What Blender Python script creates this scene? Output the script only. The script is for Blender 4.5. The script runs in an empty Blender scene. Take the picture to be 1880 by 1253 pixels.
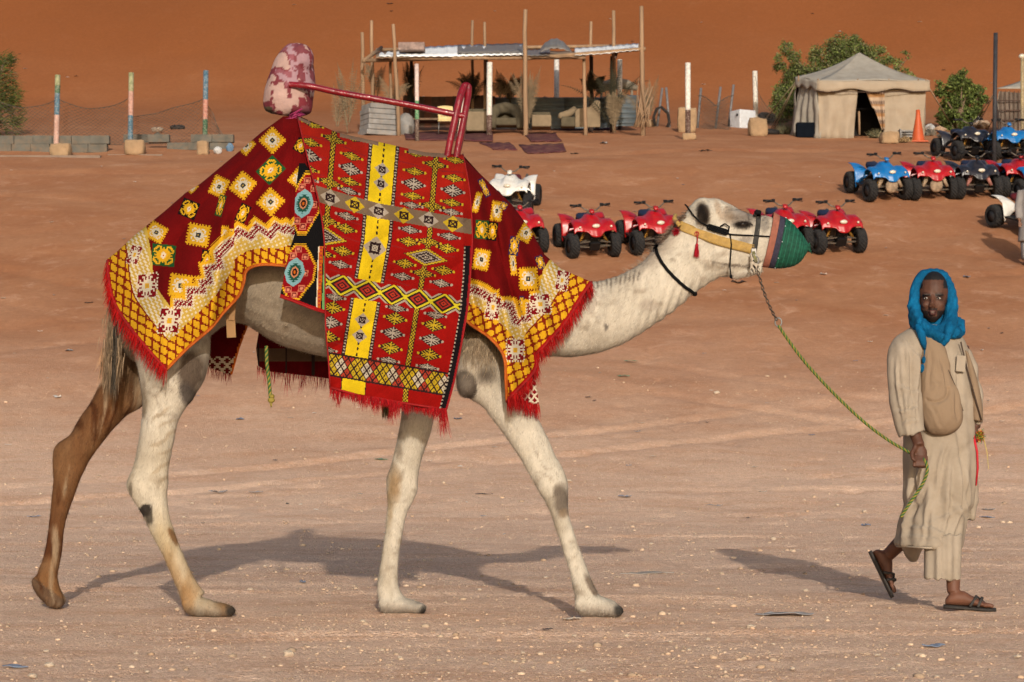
import bpy, bmesh, math, random
import numpy as np
from mathutils import Vector, Matrix, Euler
from mathutils.bvhtree import BVHTree

random.seed(7)
RNG = np.random.default_rng(7)
SC = bpy.context.scene
COL = SC.collection
PI = math.pi

# ------------------------------------------------------------ camera, sky, sun, exposure
F, CX, HY, CH = 4000.0, 940.0, 800.0, 0.9      # lens in photo pixels, centre column, eye-level row, camera height
cam_d = bpy.data.cameras.new('camera')
cam = bpy.data.objects.new('camera', cam_d)
COL.objects.link(cam)
cam.location = (0, 0, CH)
cam.rotation_euler = (math.radians(90), 0, 0)
cam_d.sensor_width = 36
cam_d.lens = 36 * F / 1880
cam_d.shift_y = (HY - 626.5) / 1880
cam_d.clip_start = 0.5
cam_d.clip_end = 2000
cam_d.dof.use_dof = True
cam_d.dof.focus_distance = 11.0
cam_d.dof.aperture_fstop = 11
SC.camera = cam

SUN_EL = math.radians(17.0)
SUN_AZ = 0.09                                    # shadows run straight back and a little left
world = bpy.data.worlds.new('World')
SC.world = world
world.use_nodes = True
wn = world.node_tree
wn.nodes.clear()
sky = wn.nodes.new('ShaderNodeTexSky')
sky.sky_type = 'NISHITA'
sky.sun_disc = False
sky.sun_elevation = SUN_EL
sky.sun_rotation = math.radians(175)
sky.dust_density = 2.5
bg = wn.nodes.new('ShaderNodeBackground')
bg.inputs['Strength'].default_value = 0.12
wo = wn.nodes.new('ShaderNodeOutputWorld')
wn.links.new(sky.outputs[0], bg.inputs[0])
wn.links.new(bg.outputs[0], wo.inputs[0])

sun_d = bpy.data.lights.new('sun', 'SUN')
sun_d.energy = 3.0
sun_d.angle = math.radians(0.8)
sun_d.color = (1.0, 0.92, 0.81)
sun = bpy.data.objects.new('sun', sun_d)
COL.objects.link(sun)
_dir = Vector((-SUN_AZ, 1.0, -math.tan(SUN_EL))).normalized()
sun.rotation_euler = _dir.to_track_quat('-Z', 'Y').to_euler()
sun.location = (3, -20, 12)

SC.view_settings.view_transform = 'Standard'
SC.view_settings.look = 'None'
SC.view_settings.gamma = 1
SC.view_settings.use_curve_mapping = False
SC.view_settings.exposure = 0.2

# ------------------------------------------------------------ helpers
def P(px, py, Y):
    return ((px - CX) * Y / F, Y, CH + (HY - py) * Y / F)

def lin(r, g, b):
    f = lambda c: c / 12.92 if c <= 0.04045 else ((c + 0.055) / 1.055) ** 2.4
    return (f(r / 255), f(g / 255), f(b / 255))

def vnoise(x, y, seed=0):
    x = np.asarray(x, float); y = np.asarray(y, float)
    xi = np.floor(x).astype(np.int64); yi = np.floor(y).astype(np.int64)
    xf = x - xi; yf = y - yi
    u = xf * xf * (3 - 2 * xf); v = yf * yf * (3 - 2 * yf)
    def h(a, b):
        n = (a * 374761393 + b * 668265263 + seed * 974634777) & 0x7fffffff
        n = ((n ^ (n >> 13)) * 1274126177) & 0x7fffffff
        return ((n ^ (n >> 16)) & 0xffff) / 65535.0
    return (h(xi, yi) * (1 - u) + h(xi + 1, yi) * u) * (1 - v) + (h(xi, yi + 1) * (1 - u) + h(xi + 1, yi + 1) * u) * v

def fbm(x, y, oct=4, seed=0):
    s = 0; a = 0.5; t = 0
    for o in range(oct):
        s = s + a * vnoise(np.asarray(x) * 2 ** o, np.asarray(y) * 2 ** o, seed + o * 17); t += a; a *= 0.5
    return s / t - 0.5

MATS = {}
def mat(name, col, rough=0.8, var=0.15, vscale=6.0, bump=0.0, bscale=40.0, metal=0.0, attr=False, spec=0.3,
        stretch=(1, 1, 1), bdist=0.01, dirt=None, dirt_amt=0.4, coat=0.0, subsurf=0.0):
    if name in MATS:
        return MATS[name]
    m = bpy.data.materials.new(name); m.use_nodes = True
    nt = m.node_tree; N = nt.nodes; L = nt.links
    b = N['Principled BSDF']
    b.inputs['Roughness'].default_value = rough
    b.inputs['Metallic'].default_value = metal
    b.inputs['Specular IOR Level'].default_value = spec
    b.inputs['Coat Weight'].default_value = coat
    tc = N.new('ShaderNodeTexCoord')
    mp = N.new('ShaderNodeMapping'); mp.inputs['Scale'].default_value = stretch
    L.new(tc.outputs['Object'], mp.inputs[0])
    n1 = N.new('ShaderNodeTexNoise'); n1.inputs['Scale'].default_value = vscale; n1.inputs['Detail'].default_value = 5
    L.new(mp.outputs[0], n1.inputs['Vector'])
    mr = N.new('ShaderNodeMapRange')
    mr.inputs['From Min'].default_value = 0.3; mr.inputs['From Max'].default_value = 0.7
    mr.inputs['To Min'].default_value = 1 - var; mr.inputs['To Max'].default_value = 1 + var
    L.new(n1.outputs[0], mr.inputs[0])
    mul = N.new('ShaderNodeVectorMath'); mul.operation = 'SCALE'
    if attr:
        at = N.new('ShaderNodeAttribute'); at.attribute_name = 'Col'
        L.new(at.outputs['Color'], mul.inputs[0])
    else:
        mul.inputs[0].default_value = col[:3]
    L.new(mr.outputs[0], mul.inputs['Scale'])
    src = mul.outputs[0]
    if dirt:
        n3 = N.new('ShaderNodeTexNoise'); n3.inputs['Scale'].default_value = vscale * 1.7; n3.inputs['Detail'].default_value = 6
        n3.inputs['Roughness'].default_value = 0.65
        L.new(tc.outputs['Object'], n3.inputs['Vector'])
        r3 = N.new('ShaderNodeMapRange'); r3.inputs['From Min'].default_value = 0.45; r3.inputs['From Max'].default_value = 0.72
        r3.inputs['To Max'].default_value = dirt_amt
        L.new(n3.outputs[0], r3.inputs[0])
        mx = N.new('ShaderNodeMix'); mx.data_type = 'RGBA'
        L.new(r3.outputs[0], mx.inputs[0]); L.new(src, mx.inputs[6]); mx.inputs[7].default_value = (*dirt, 1)
        src = mx.outputs[2]
    L.new(src, b.inputs['Base Color'])
    if bump > 0:
        n2 = N.new('ShaderNodeTexNoise'); n2.inputs['Scale'].default_value = bscale; n2.inputs['Detail'].default_value = 4
        L.new(mp.outputs[0], n2.inputs['Vector'])
        bp = N.new('ShaderNodeBump'); bp.inputs['Strength'].default_value = bump; bp.inputs['Distance'].default_value = bdist
        L.new(n2.outputs[0], bp.inputs['Height']); L.new(bp.outputs[0], b.inputs['Normal'])
    MATS[name] = m
    return m

def thing(name, label, cat, loc=(0, 0, 0), group=None):
    o = bpy.data.objects.new(name, None); COL.objects.link(o)
    o.empty_display_size = 0.2
    o.location = loc; o['label'] = label; o['category'] = cat
    if group: o['group'] = group
    return o

def tag(o, label, cat, group=None):
    o['label'] = label; o['category'] = cat
    if group: o['group'] = group
    return o

def root_loc(o):
    v = Vector((0, 0, 0))
    while o is not None:
        v += o.location; o = o.parent
    return v

def fast_mesh(name, V, faces, cols=None, cdom='POINT', smooth=True):
    """V Nx3; faces MxK array of equal size"""
    me = bpy.data.meshes.new(name)
    V = np.asarray(V, np.float32); faces = np.asarray(faces, np.int32)
    n, k = faces.shape
    me.vertices.add(len(V)); me.vertices.foreach_set('co', V.ravel())
    me.loops.add(n * k); me.loops.foreach_set('vertex_index', faces.ravel())
    me.polygons.add(n)
    me.polygons.foreach_set('loop_start', np.arange(0, n * k, k, dtype=np.int32))
    me.update(calc_edges=True)
    me.validate()
    if smooth: me.polygons.foreach_set('use_smooth', np.ones(len(me.polygons), bool))
    if cols is not None:
        cols = np.asarray(cols, np.float32)
        a = me.color_attributes.new('Col', 'FLOAT_COLOR', cdom)
        if cdom == 'CORNER': cols = np.repeat(cols, k, axis=0)
        c4 = np.ones((len(cols), 4), np.float32); c4[:, :3] = cols
        a.data.foreach_set('color', c4.ravel())
    return me

def link_mesh(name, me, m, parent=None, world_verts=True, kind=None):
    o = bpy.data.objects.new(name, me); COL.objects.link(o)
    if m is not None: me.materials.append(m)
    if parent is not None:
        o.parent = parent
        if world_verts:
            me.transform(Matrix.Translation(-root_loc(parent)))
    if kind: o['kind'] = kind
    return o

class MB:
    def __init__(s): s.v = []; s.f = []; s.c = []; s.cc = None
    def add(s, vs, fs):
        b = len(s.v); s.v.extend([tuple(p) for p in vs]); s.f.extend([tuple(i + b for i in f) for f in fs])
        if s.cc is not None: s.c.extend([s.cc] * len(vs))
    def box(s, c, d, rot=None, taper=1.0):
        hx, hy, hz = d[0] / 2, d[1] / 2, d[2] / 2
        vs = []
        for z, t in ((-hz, 1), (hz, taper)):
            for x, y in ((-hx, -hy), (hx, -hy), (hx, hy), (-hx, hy)):
                p = Vector((x * t, y * t, z))
                if rot is not None: p = rot @ p
                vs.append((p.x + c[0], p.y + c[1], p.z + c[2]))
        s.add(vs, [(3, 2, 1, 0), (4, 5, 6, 7), (0, 1, 5, 4), (1, 2, 6, 5), (2, 3, 7, 6), (3, 0, 4, 7)])
    def rings(s, rs, cap=True, closed=False):
        n = len(rs[0]); b = len(s.v); vs = []; fs = []
        for r in rs: vs.extend(r)
        m = len(rs)
        for i in range(m if closed else m - 1):
            j2 = (i + 1) % m
            for j in range(n):
                k = (j + 1) % n
                fs.append((i * n + j, i * n + k, j2 * n + k, j2 * n + j))
        if cap and not closed:
            for i, flip in ((0, True), (m - 1, False)):
                c = np.mean(np.array(rs[i]), axis=0); vs.append(tuple(c)); ci = len(vs) - 1
                for j in range(n):
                    k = (j + 1) % n
                    fs.append((i * n + k, i * n + j, ci) if flip else (i * n + j, i * n + k, ci))
        s.add(vs, fs)
    def tube(s, path, rad, n=8, cap=True, closed=False, flat=1.0):
        path = [Vector(p) for p in path]; m = len(path)
        if not hasattr(rad, '__len__'): rad = [rad] * m
        rs = []; up = None
        for i, p in enumerate(path):
            if closed: t = path[(i + 1) % m] - path[i - 1]
            else: t = path[min(i + 1, m - 1)] - path[max(i - 1, 0)]
            if t.length < 1e-9: t = Vector((0, 0, 1))
            t.normalize()
            if up is None:
                up = Vector((0, 0, 1)) if abs(t.z) < 0.9 else Vector((1, 0, 0))
            a = (up - t * up.dot(t))
            if a.length < 1e-6: a = t.orthogonal()
            a.normalize(); up = a; bb = t.cross(a)
            rs.append([tuple(p + (a * math.cos(q) + bb * math.sin(q) * flat) * rad[i]) for q in [2 * PI * j / n for j in range(n)]])
        s.rings(rs, cap, closed)
    def ell(s, c, r, n=12, m=8, rot=None):
        rs = []
        for i in range(1, m):
            th = PI * i / m
            ring = []
            for j in range(n):
                p = Vector((r[0] * math.sin(th) * math.cos(2 * PI * j / n), r[1] * math.sin(th) * math.sin(2 * PI * j / n), -r[2] * math.cos(th)))
                if rot is not None: p = rot @ p
                ring.append((p.x + c[0], p.y + c[1], p.z + c[2]))
            rs.append(ring)
        b0 = Vector((0, 0, -r[2])); b1 = Vector((0, 0, r[2]))
        if rot is not None: b0 = rot @ b0; b1 = rot @ b1
        vs = [v for q in rs for v in q] + [tuple(b0 + Vector(c)), tuple(b1 + Vector(c))]
        fs = []
        for i in range(m - 2):
            for j in range(n):
                k = (j + 1) % n
                fs.append((i * n + j, i * n + k, (i + 1) * n + k, (i + 1) * n + j))
        e = len(vs)
        for j in range(n):
            k = (j + 1) % n
            fs.append((k, j, e - 2)); fs.append(((m - 2) * n + j, (m - 2) * n + k, e - 1))
        s.add(vs, fs)
    def grid(s, pts):
        """pts rows x cols of 3d points"""
        R = len(pts); C = len(pts[0])
        s.add([p for r in pts for p in r], [(i * C + j, i * C + j + 1, (i + 1) * C + j + 1, (i + 1) * C + j) for i in range(R - 1) for j in range(C - 1)])
    def mesh(s, name, smooth=False):
        me = bpy.data.meshes.new(name); me.from_pydata(s.v, [], s.f); me.update()
        if smooth: me.polygons.foreach_set('use_smooth', np.ones(len(me.polygons), bool))
        if s.cc is not None:
            a = me.color_attributes.new('Col', 'FLOAT_COLOR', 'POINT')
            c4 = np.ones((len(s.c), 4), np.float32); c4[:, :3] = np.array(s.c)[:, :3]
            a.data.foreach_set('color', c4.ravel())
        return me
    def obj(s, name, m, parent=None, smooth=False, world=False, solid=0, bevel=0, kind=None, offset=0):
        me = s.mesh(name, smooth)
        o = link_mesh(name, me, m, parent, world_verts=world, kind=kind)
        if solid:
            md = o.modifiers.new('solid', 'SOLIDIFY'); md.thickness = solid; md.offset = offset
        if bevel:
            md = o.modifiers.new('bevel', 'BEVEL'); md.width = bevel; md.segments = 2; md.limit_method = 'ANGLE'
            md.angle_limit = math.radians(40)
        return o

def top_at_base(name, mb, m, label, cat, base, group=None, **kw):
    """a thing that is one mesh, with its origin at its base (vertices given in world space)"""
    o = mb.obj(name, m, None, **kw)
    o.data.transform(Matrix.Translation(-Vector(base))); o.location = base
    return tag(o, label, cat, group)

def catmull(pts, k):
    pts = np.asarray(pts, float); n = len(pts); out = []
    for i in range(n - 1):
        p0 = pts[max(i - 1, 0)]; p1 = pts[i]; p2 = pts[i + 1]; p3 = pts[min(i + 2, n - 1)]
        for j in range(k):
            t = j / k
            out.append(0.5 * (2 * p1 + (p2 - p0) * t + (2 * p0 - 5 * p1 + 4 * p2 - p3) * t * t + (3 * p1 - p0 - 3 * p2 + p3) * t ** 3))
    out.append(pts[-1])
    return np.array(out)

def loft(mb, pairs, n=20, k=4, expo=1.0):
    """pairs (ax,ay,bx,by,Y,d): photo pixels of two opposite outline points on the plane Y, half thickness d"""
    for q in [catmull(pairs, k)]:
        rs = []
        for (ax, ay, bx, by, Y, d) in q:
            A = Vector(P(ax, ay, Y)); B = Vector(P(bx, by, Y)); C = (A + B) / 2; U = (A - B) / 2
            ring = []
            for j in range(n):
                th = 2 * PI * j / n; c, s_ = math.cos(th), math.sin(th)
                c2 = math.copysign(abs(c) ** expo, c); s2 = math.copysign(abs(s_) ** expo, s_)
                ring.append(tuple(C + U * c2 + Vector((0, d, 0)) * s2))
            rs.append(ring)
        mb.rings(rs)

def remesh(mb, name, voxel, smooth_it=3, smooth_f=0.5):
    me = mb.mesh(name); o = bpy.data.objects.new(name, me); COL.objects.link(o)
    md = o.modifiers.new('r', 'REMESH'); md.mode = 'VOXEL'; md.voxel_size = voxel
    if smooth_it:
        ms = o.modifiers.new('s', 'SMOOTH'); ms.iterations = smooth_it; ms.factor = smooth_f
    dg = bpy.context.evaluated_depsgraph_get(); dg.update()
    out = bpy.data.meshes.new_from_object(o.evaluated_get(dg))
    bpy.data.objects.remove(o)
    out.name = name
    out.polygons.foreach_set('use_smooth', np.ones(len(out.polygons), bool))
    return out

def co(me):
    a = np.empty(len(me.vertices) * 3, np.float32); me.vertices.foreach_get('co', a); return a.reshape(-1, 3).astype(float)
def set_co(me, a): me.vertices.foreach_set('co', np.asarray(a, np.float32).ravel()); me.update()
def normals(me):
    a = np.empty(len(me.vertices) * 3, np.float32); me.vertex_normals.foreach_get('vector', a); return a.reshape(-1, 3).astype(float)
def set_cols(me, cols):
    a = me.color_attributes.new('Col', 'FLOAT_COLOR', 'POINT')
    c4 = np.ones((len(cols), 4), np.float32); c4[:, :3] = cols; a.data.foreach_set('color', c4.ravel())
def to_px(v):
    return CX + v[:, 0] * F / v[:, 1], HY - (v[:, 2] - CH) * F / v[:, 1]

def copy_tree(o, parent=None, swap=None):
    c = o.copy(); COL.objects.link(c); c.parent = parent
    if swap and c.type == 'MESH' and c.data.materials and c.data.materials[0] in swap:
        c.material_slots[0].link = 'OBJECT'; c.material_slots[0].material = swap[c.data.materials[0]]
    for ch in o.children: copy_tree(ch, c, swap)
    return c

# ------------------------------------------------------------ terrain
_pf = np.array([(-60, 0), (0, 0), (19, 0.0), (22, .04), (25, .30), (30, 1.0), (35, 2.2), (40, 3.7), (42, 4.37), (47, 5.95), (51.5, 7.3),
                (56, 8.3), (61, 9.3), (66, 10.15), (72, 11.4), (75, 12.2), (80, 14.9), (90, 20.6), (120, 38), (160, 62), (260, 95), (600, 110)], float)
_yy = np.arange(-60, 600, 0.1); _zz = np.interp(_yy, _pf[:, 0], _pf[:, 1])
_ker = np.ones(25) / 25; _zz = np.convolve(np.pad(_zz, 12, 'edge'), _ker, 'valid')
def gz(x, y):
    x = np.asarray(x, float); y = np.asarray(y, float)
    z = np.interp(y, _yy, _zz)
    ramp = np.clip((y - 20) / 10, 0, 1)
    z = z + ramp * (0.16 * fbm(x * 0.22, y * 0.3, 3, 3) + 0.05 * fbm(x * 0.9, y * 1.0, 3, 9))
    far = np.clip((y - 76) / 12, 0, 1)
    z = z + far * (1.2 * fbm(x * 0.05, y * 0.06, 3, 21) + 0.012 * x)
    near = np.clip((26 - y) / 6, 0, 1)
    z = z + near * (0.03 * fbm(x * 0.5, y * 1.1, 3, 5) + 0.018 * fbm(x * 2.2, y * 5.0, 3, 6))
    return z
def gzs(x, y): return float(gz(np.array([x]), np.array([y]))[0])
_Ys = np.concatenate([np.arange(6, 30, .02), np.arange(30, 130, .04)])
def G(px, py):
    """the point of the ground seen at a photo pixel"""
    x = (px - CX) * _Ys / F; z = gz(x, _Ys); yy = HY - (z - CH) * F / _Ys
    i = int(np.argmax(yy <= py)); return Vector((x[i], _Ys[i], z[i]))

def ground_grid(name, xs, ys, m, dz=None):
    X, Y = np.meshgrid(xs, ys); Z = gz(X, Y)
    if dz is not None: Z = Z + dz(X, Y)
    V = np.stack([X, Y, Z], -1).reshape(-1, 3)
    R, C = X.shape; i = np.arange(R * C).reshape(R, C)
    Fq = np.stack([i[:-1, :-1], i[:-1, 1:], i[1:, 1:], i[1:, :-1]], -1).reshape(-1, 4)
    o = link_mesh(name, fast_mesh(name, V, Fq), m); o['kind'] = 'structure'
    return o

def prog(a, b, s0, s1):
    out = [a]
    while out[-1] < b:
        t = (out[-1] - a) / (b - a); out.append(out[-1] + s0 + (s1 - s0) * t)
    return out

def ground_material():
    m = bpy.data.materials.new('desert_ground'); m.use_nodes = True
    nt = m.node_tree; N = nt.nodes; L = nt.links; b = N['Principled BSDF']
    b.inputs['Roughness'].default_value = 0.95; b.inputs['Specular IOR Level'].default_value = 0.1
    tc = N.new('ShaderNodeTexCoord'); sep = N.new('ShaderNodeSeparateXYZ'); L.new(tc.outputs['Object'], sep.inputs[0])
    def noise(scale, detail=5, stretch=None, rough=0.55, dist=0.0):
        n = N.new('ShaderNodeTexNoise'); n.inputs['Scale'].default_value = scale; n.inputs['Detail'].default_value = detail
        n.inputs['Roughness'].default_value = rough; n.inputs['Distortion'].default_value = dist
        if stretch:
            mp = N.new('ShaderNodeMapping'); mp.inputs['Scale'].default_value = stretch; L.new(tc.outputs['Object'], mp.inputs[0]); L.new(mp.outputs[0], n.inputs['Vector'])
        else: L.new(tc.outputs['Object'], n.inputs['Vector'])
        return n.outputs[0]
    def mr(src, a, b_, c=0.0, d=1.0, smooth=False):
        r = N.new('ShaderNodeMapRange'); r.inputs['From Min'].default_value = a; r.inputs['From Max'].default_value = b_
        r.inputs['To Min'].default_value = c; r.inputs['To Max'].default_value = d
        if smooth: r.interpolation_type = 'SMOOTHSTEP'
        L.new(src, r.inputs[0]); return r.outputs[0]
    def math_(op, a, b_):
        q = N.new('ShaderNodeMath'); q.operation = op
        for i, s in ((0, a), (1, b_)):
            if isinstance(s, (int, float)): q.inputs[i].default_value = s
            else: L.new(s, q.inputs[i])
        return q.outputs[0]
    def mix(f, a, b_):
        q = N.new('ShaderNodeMix'); q.data_type = 'RGBA'
        if isinstance(f, (int, float)): q.inputs[0].default_value = f
        else: L.new(f, q.inputs[0])
        for i, s in ((6, a), (7, b_)):
            if isinstance(s, tuple): q.inputs[i].default_value = (*s, 1)
            else: L.new(s, q.inputs[i])
        return q.outputs[2]
    GRAVEL, SAND, DUNE = GCOL
    big = noise(0.25, 4)
    dist = math_('ADD', sep.outputs['Y'], math_('MULTIPLY', math_('SUBTRACT', big, 0.5), 9.0))
    f1 = mr(dist, 22.0, 40.0, smooth=True)
    f2 = mr(math_('ADD', sep.outputs['Y'], math_('MULTIPLY', math_('SUBTRACT', big, 0.5), 8.0)), 58, 84, smooth=True)
    gra = mix(mr(noise(1.6, 7, (0.6, 1.2, 1), .65), 0.44, 0.66), GRAVEL, tuple(c * k for c, k in zip(GRAVEL, (.86, .74, .66))))
    def vor(scale, out='Color'):
        q = N.new('ShaderNodeTexVoronoi'); q.inputs['Scale'].default_value = scale; L.new(tc.outputs['Object'], q.inputs['Vector']); return q.outputs[out]
    def chan(o_):
        q = N.new('ShaderNodeSeparateColor'); L.new(o_, q.inputs[0]); return q.outputs[0]
    vg = chan(vor(48)); vh = chan(vor(110))
    gra = mix(mr(vh, 0.0, 0.4, 0.55, 0), gra, tuple(c * k for c, k in zip(GRAVEL, (.60, .50, .44))))
    gra = mix(mr(vg, 0.72, 1.0, 0, 0.75), gra, tuple(min(1, c * k) for c, k in zip(GRAVEL, (1.22, 1.28, 1.35))))
    gra = mix(mr(noise(60, 3), 0.58, 0.72, 0, 0.25), gra, tuple(min(1, c * k) for c, k in zip(GRAVEL, (1.3, 1.36, 1.4))))
    gra = mix(mr(noise(140, 2), 0.5, 0.68, 0, 0.55), gra, tuple(c * k for c, k in zip(GRAVEL, (.66, .56, .5))))
    gra = mix(mr(noise(22, 4), 0.5, 0.66, 0, 0.35), gra, tuple(c * k for c, k in zip(GRAVEL, (.8, .66, .58))))
    sand = mix(mr(noise(0.7, 8, (0.8, 1.0, 1), .68, .5), 0.4, 0.65), SAND, tuple(c * k for c, k in zip(SAND, (1.15, 1.28, 1.38))))
    col = mix(f1, gra, sand)
    col = mix(f2, col, mix(mr(noise(0.12, 4), 0.4, 0.62), DUNE, tuple(c * 0.93 for c in DUNE)))
    fine = mr(noise(9, 6, None, 0.7), 0.3, 0.7, 0.9, 1.1)
    sc = N.new('ShaderNodeVectorMath'); sc.operation = 'SCALE'; L.new(col, sc.inputs[0]); L.new(fine, sc.inputs['Scale'])
    # pale streaks of dust blown across, and faint wheel tracks
    streak = math_('MULTIPLY', mr(noise(2.0, 7, (0.9, 1.0, 1), .72, .6), 0.54, 0.74, 0, 0.24), mr(sep.outputs['Y'], 40, 70, 1, .08))
    col = mix(streak, sc.outputs[0], tuple(min(1, c * 1.15) for c in GRAVEL))
    L.new(col, b.inputs['Base Color'])
    vd = math_('MULTIPLY', math_('SUBTRACT', 1.0, vor(60, 'Distance')), .35)
    h = math_('ADD', math_('ADD', vd, math_('MULTIPLY', noise(85, 5, None, 0.7), 0.6)), math_('MULTIPLY', noise(9, 6, (0.8, 1.2, 1), 0.68), 1.0))
    bp = N.new('ShaderNodeBump'); bp.inputs['Distance'].default_value = 0.03
    bs = mr(sep.outputs['Y'], 18, 75, 0.80, 0.12); L.new(bs, bp.inputs['Strength'])
    L.new(h, bp.inputs['Height']); L.new(bp.outputs[0], b.inputs['Normal'])
    return m
GCOL = ((0.80, 0.555, 0.395), (0.325, 0.139, 0.066), (0.225, 0.074, 0.0235))
GM = ground_material()
_xc = prog(0, 4.2, .045, .05); _xs2 = prog(_xc[-1], 40, .07, .9); _xs3 = prog(_xs2[-1], 320, 2, 25)
_px = np.array(_xc + _xs2[1:] + _xs3[1:])
_gx = np.concatenate([-_px[::-1], _px[1:]])
_gy = np.array(list(np.arange(-60, 5, 5)) + prog(5, 22, .04, .07) + prog(22.1, 80, .1, .35) + prog(80.5, 300, .6, 8) + prog(320, 590, 20, 40))
def near_dz(X, Y):
    n = np.clip((24 - Y) / 4, 0, 1)
    r = np.abs(fbm(X * 1.3, Y * 3.3, 3, 61)) * 2
    tr = 0
    for (a0, b0, c0, w0) in ((13.2, .05, .3, .11), (14.7, .05, .3, .11), (17.5, -.12, .9, .12), (19.2, -.12, .9, .12), (21.6, .30, 2, .13), (11.9, -.2, 1.4, .10), (16.0, .22, 2.2, .12), (10.0, .10, 4, .10)):
        dd = (Y - (a0 + b0 * X + .25 * np.sin(X * .35 + c0))) / w0
        tr = tr + .016 * (-np.exp(-dd ** 2) + .7 * np.exp(-(dd - 1.6) ** 2 * 2) + .7 * np.exp(-(dd + 1.6) ** 2 * 2)) * np.clip(vnoise(X * .5 + a0, Y * .2, 3) * 2 - .4, 0, 1) + .004 * np.exp(-dd ** 2) * np.sin(X * 62)
    mid = np.clip((Y - 17) / 6, 0, 1) * np.clip((74 - Y) / 8, 0, 1)
    for (a0, b0, c0, w0) in ((27, .5, .3, .16), (28.6, .5, .3, .16), (33, -.7, .9, .18), (35, -.7, .9, .18), (38, .35, 2, .2), (39.9, .35, 2, .2), (45, -.3, 1, .22), (53, .2, 0, .25), (24, .15, 2, .14)):
        dd = (Y - (a0 + b0 * X + .8 * np.sin(X * .25 + c0))) / w0
        tr = tr + .030 * (-np.exp(-dd ** 2) + .6 * np.exp(-(dd - 1.6) ** 2 * 2)) * np.clip(vnoise(X * .3 + a0, Y * .2, 3) * 2 - .3, 0, 1)
    pr = vnoise(X * 3.1, Y * 2.2, 44); pr = -.03 * np.clip((pr - .78) / .2, 0, 1) * (vnoise(X * .35, Y * .25, 45) > .45)
    return mid * (tr + .05 * fbm(X * 1.1, Y * .9, 4, 46) + pr) + n * tr + n * .5 * pr + n * (0.012 * fbm(X * 8, Y * 9, 4, 31) - 0.008 * np.exp(-(r / 0.08) ** 2) * (vnoise(X * .4, Y * .5, 4) > .5))
ground = ground_grid('ground', _gx, _gy, GM, near_dz)
# ------------------------------------------------------------ pebbles
def pebbles():
    bmx = bmesh.new(); bmesh.ops.create_icosphere(bmx, subdivisions=1, radius=1)
    tv = np.array([v.co[:] for v in bmx.verts]); tf = np.array([[v.index for v in f.verts] for f in bmx.faces]); bmx.free()
    n = 60000
    u = RNG.random(n); Y = 7.4 * (34 / 7.4) ** (u ** 1.25)
    X = (RNG.random(n) * 2 - 1) * (Y * 0.30 + 0.8)
    r = 0.0020 * (1 - RNG.random(n)) ** (-0.36); r = np.clip(r, .0020, .017) * (0.8 + Y / 30)
    cl = fbm(X * 0.9, Y * 1.6, 3, 77); keep = cl > RNG.random(n) * .6 - .30
    X, Y, r = X[keep], Y[keep], r[keep]; n = len(X)
    Z = gz(X, Y) + near_dz(X, Y) + r * .15
    a = RNG.random(n) * 6.28; s = np.stack([r * (0.8 + .7 * RNG.random(n)), r * (0.8 + .5 * RNG.random(n)), r * (.5 + .4 * RNG.random(n))], -1)
    V = tv[None] * (1 + .25 * (RNG.random((n, len(tv), 1)) - .5)) * s[:, None]
    c, q = np.cos(a)[:, None], np.sin(a)[:, None]
    V = np.stack([V[..., 0] * c - V[..., 1] * q + X[:, None], V[..., 0] * q + V[..., 1] * c + Y[:, None], V[..., 2] + Z[:, None]], -1).reshape(-1, 3)
    Fc = (tf[None] + (np.arange(n) * len(tv))[:, None, None]).reshape(-1, 3)
    base = np.array([.50, .38, .27]); k = RNG.random((n, 1))
    colr = base * (0.62 + .55 * RNG.random((n, 1))) * (1 - k * np.array([[0, .12, .2]]))
    colr = np.clip(colr, 0, .85)
    me = fast_mesh('pebbles', V, Fc, np.repeat(colr, len(tv), 0), smooth=False)
    o = link_mesh('gravel', me, mat('pebble', (1, 1, 1), .9, .1, 30, attr=True)); o['kind'] = 'stuff'
    tag(o, 'small pale stones strewn over the flat sand underfoot', 'gravel')
pebbles()

# ------------------------------------------------------------ camel
YC, YN, YF = 11.05, 10.81, 11.34          # middle plane, near legs, far hind leg
ridge_pts = np.array([(195, 478), (215, 462), (250, 430), (300, 390), (340, 355), (370, 336), (430, 286), (480, 243), (520, 214), (545, 212), (620, 244), (700, 262),
                      (780, 280), (850, 285), (880, 318), (940, 376), (975, 424), (1000, 468), (1030, 494), (1088, 514)], float)
def ridge(px): return np.interp(px, ridge_pts[:, 0], ridge_pts[:, 1])

mb = MB()
# trunk, hump, rump
loft(mb, [(208, 525, 212, 600, YC, .08), (228, 500, 230, 650, YC, .15), (268, 458, 277, 672, YC, .24), (332, 400, 345, 650, YC, .31), (430, 318, 428, 592, YC, .36),
          (520, 262, 515, 634, YC, .38), (600, 258, 600, 656, YC, .39), (700, 282, 700, 676, YC, .38), (800, 305, 795, 688, YC, .33), (870, 335, 865, 690, YC, .28),
          (930, 400, 915, 672, YC, .22), (985, 468, 965, 652, YC, .16)], n=28)
# neck
loft(mb, [(900, 400, 880, 660, YC, .20), (960, 450, 950, 654, YC, .17), (1030, 506, 1005, 655, YC, .14), (1080, 518, 1062, 655, YC, .125), (1130, 508, 1122, 641, YC, .12),
          (1172, 486, 1178, 612, YC, .115), (1203, 455, 1230, 577, YC, .11), (1226, 428, 1268, 545, YC, .10), (1246, 402, 1304, 520, YC, .095), (1270, 385, 1330, 505, YC, .085)], n=22)
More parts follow.
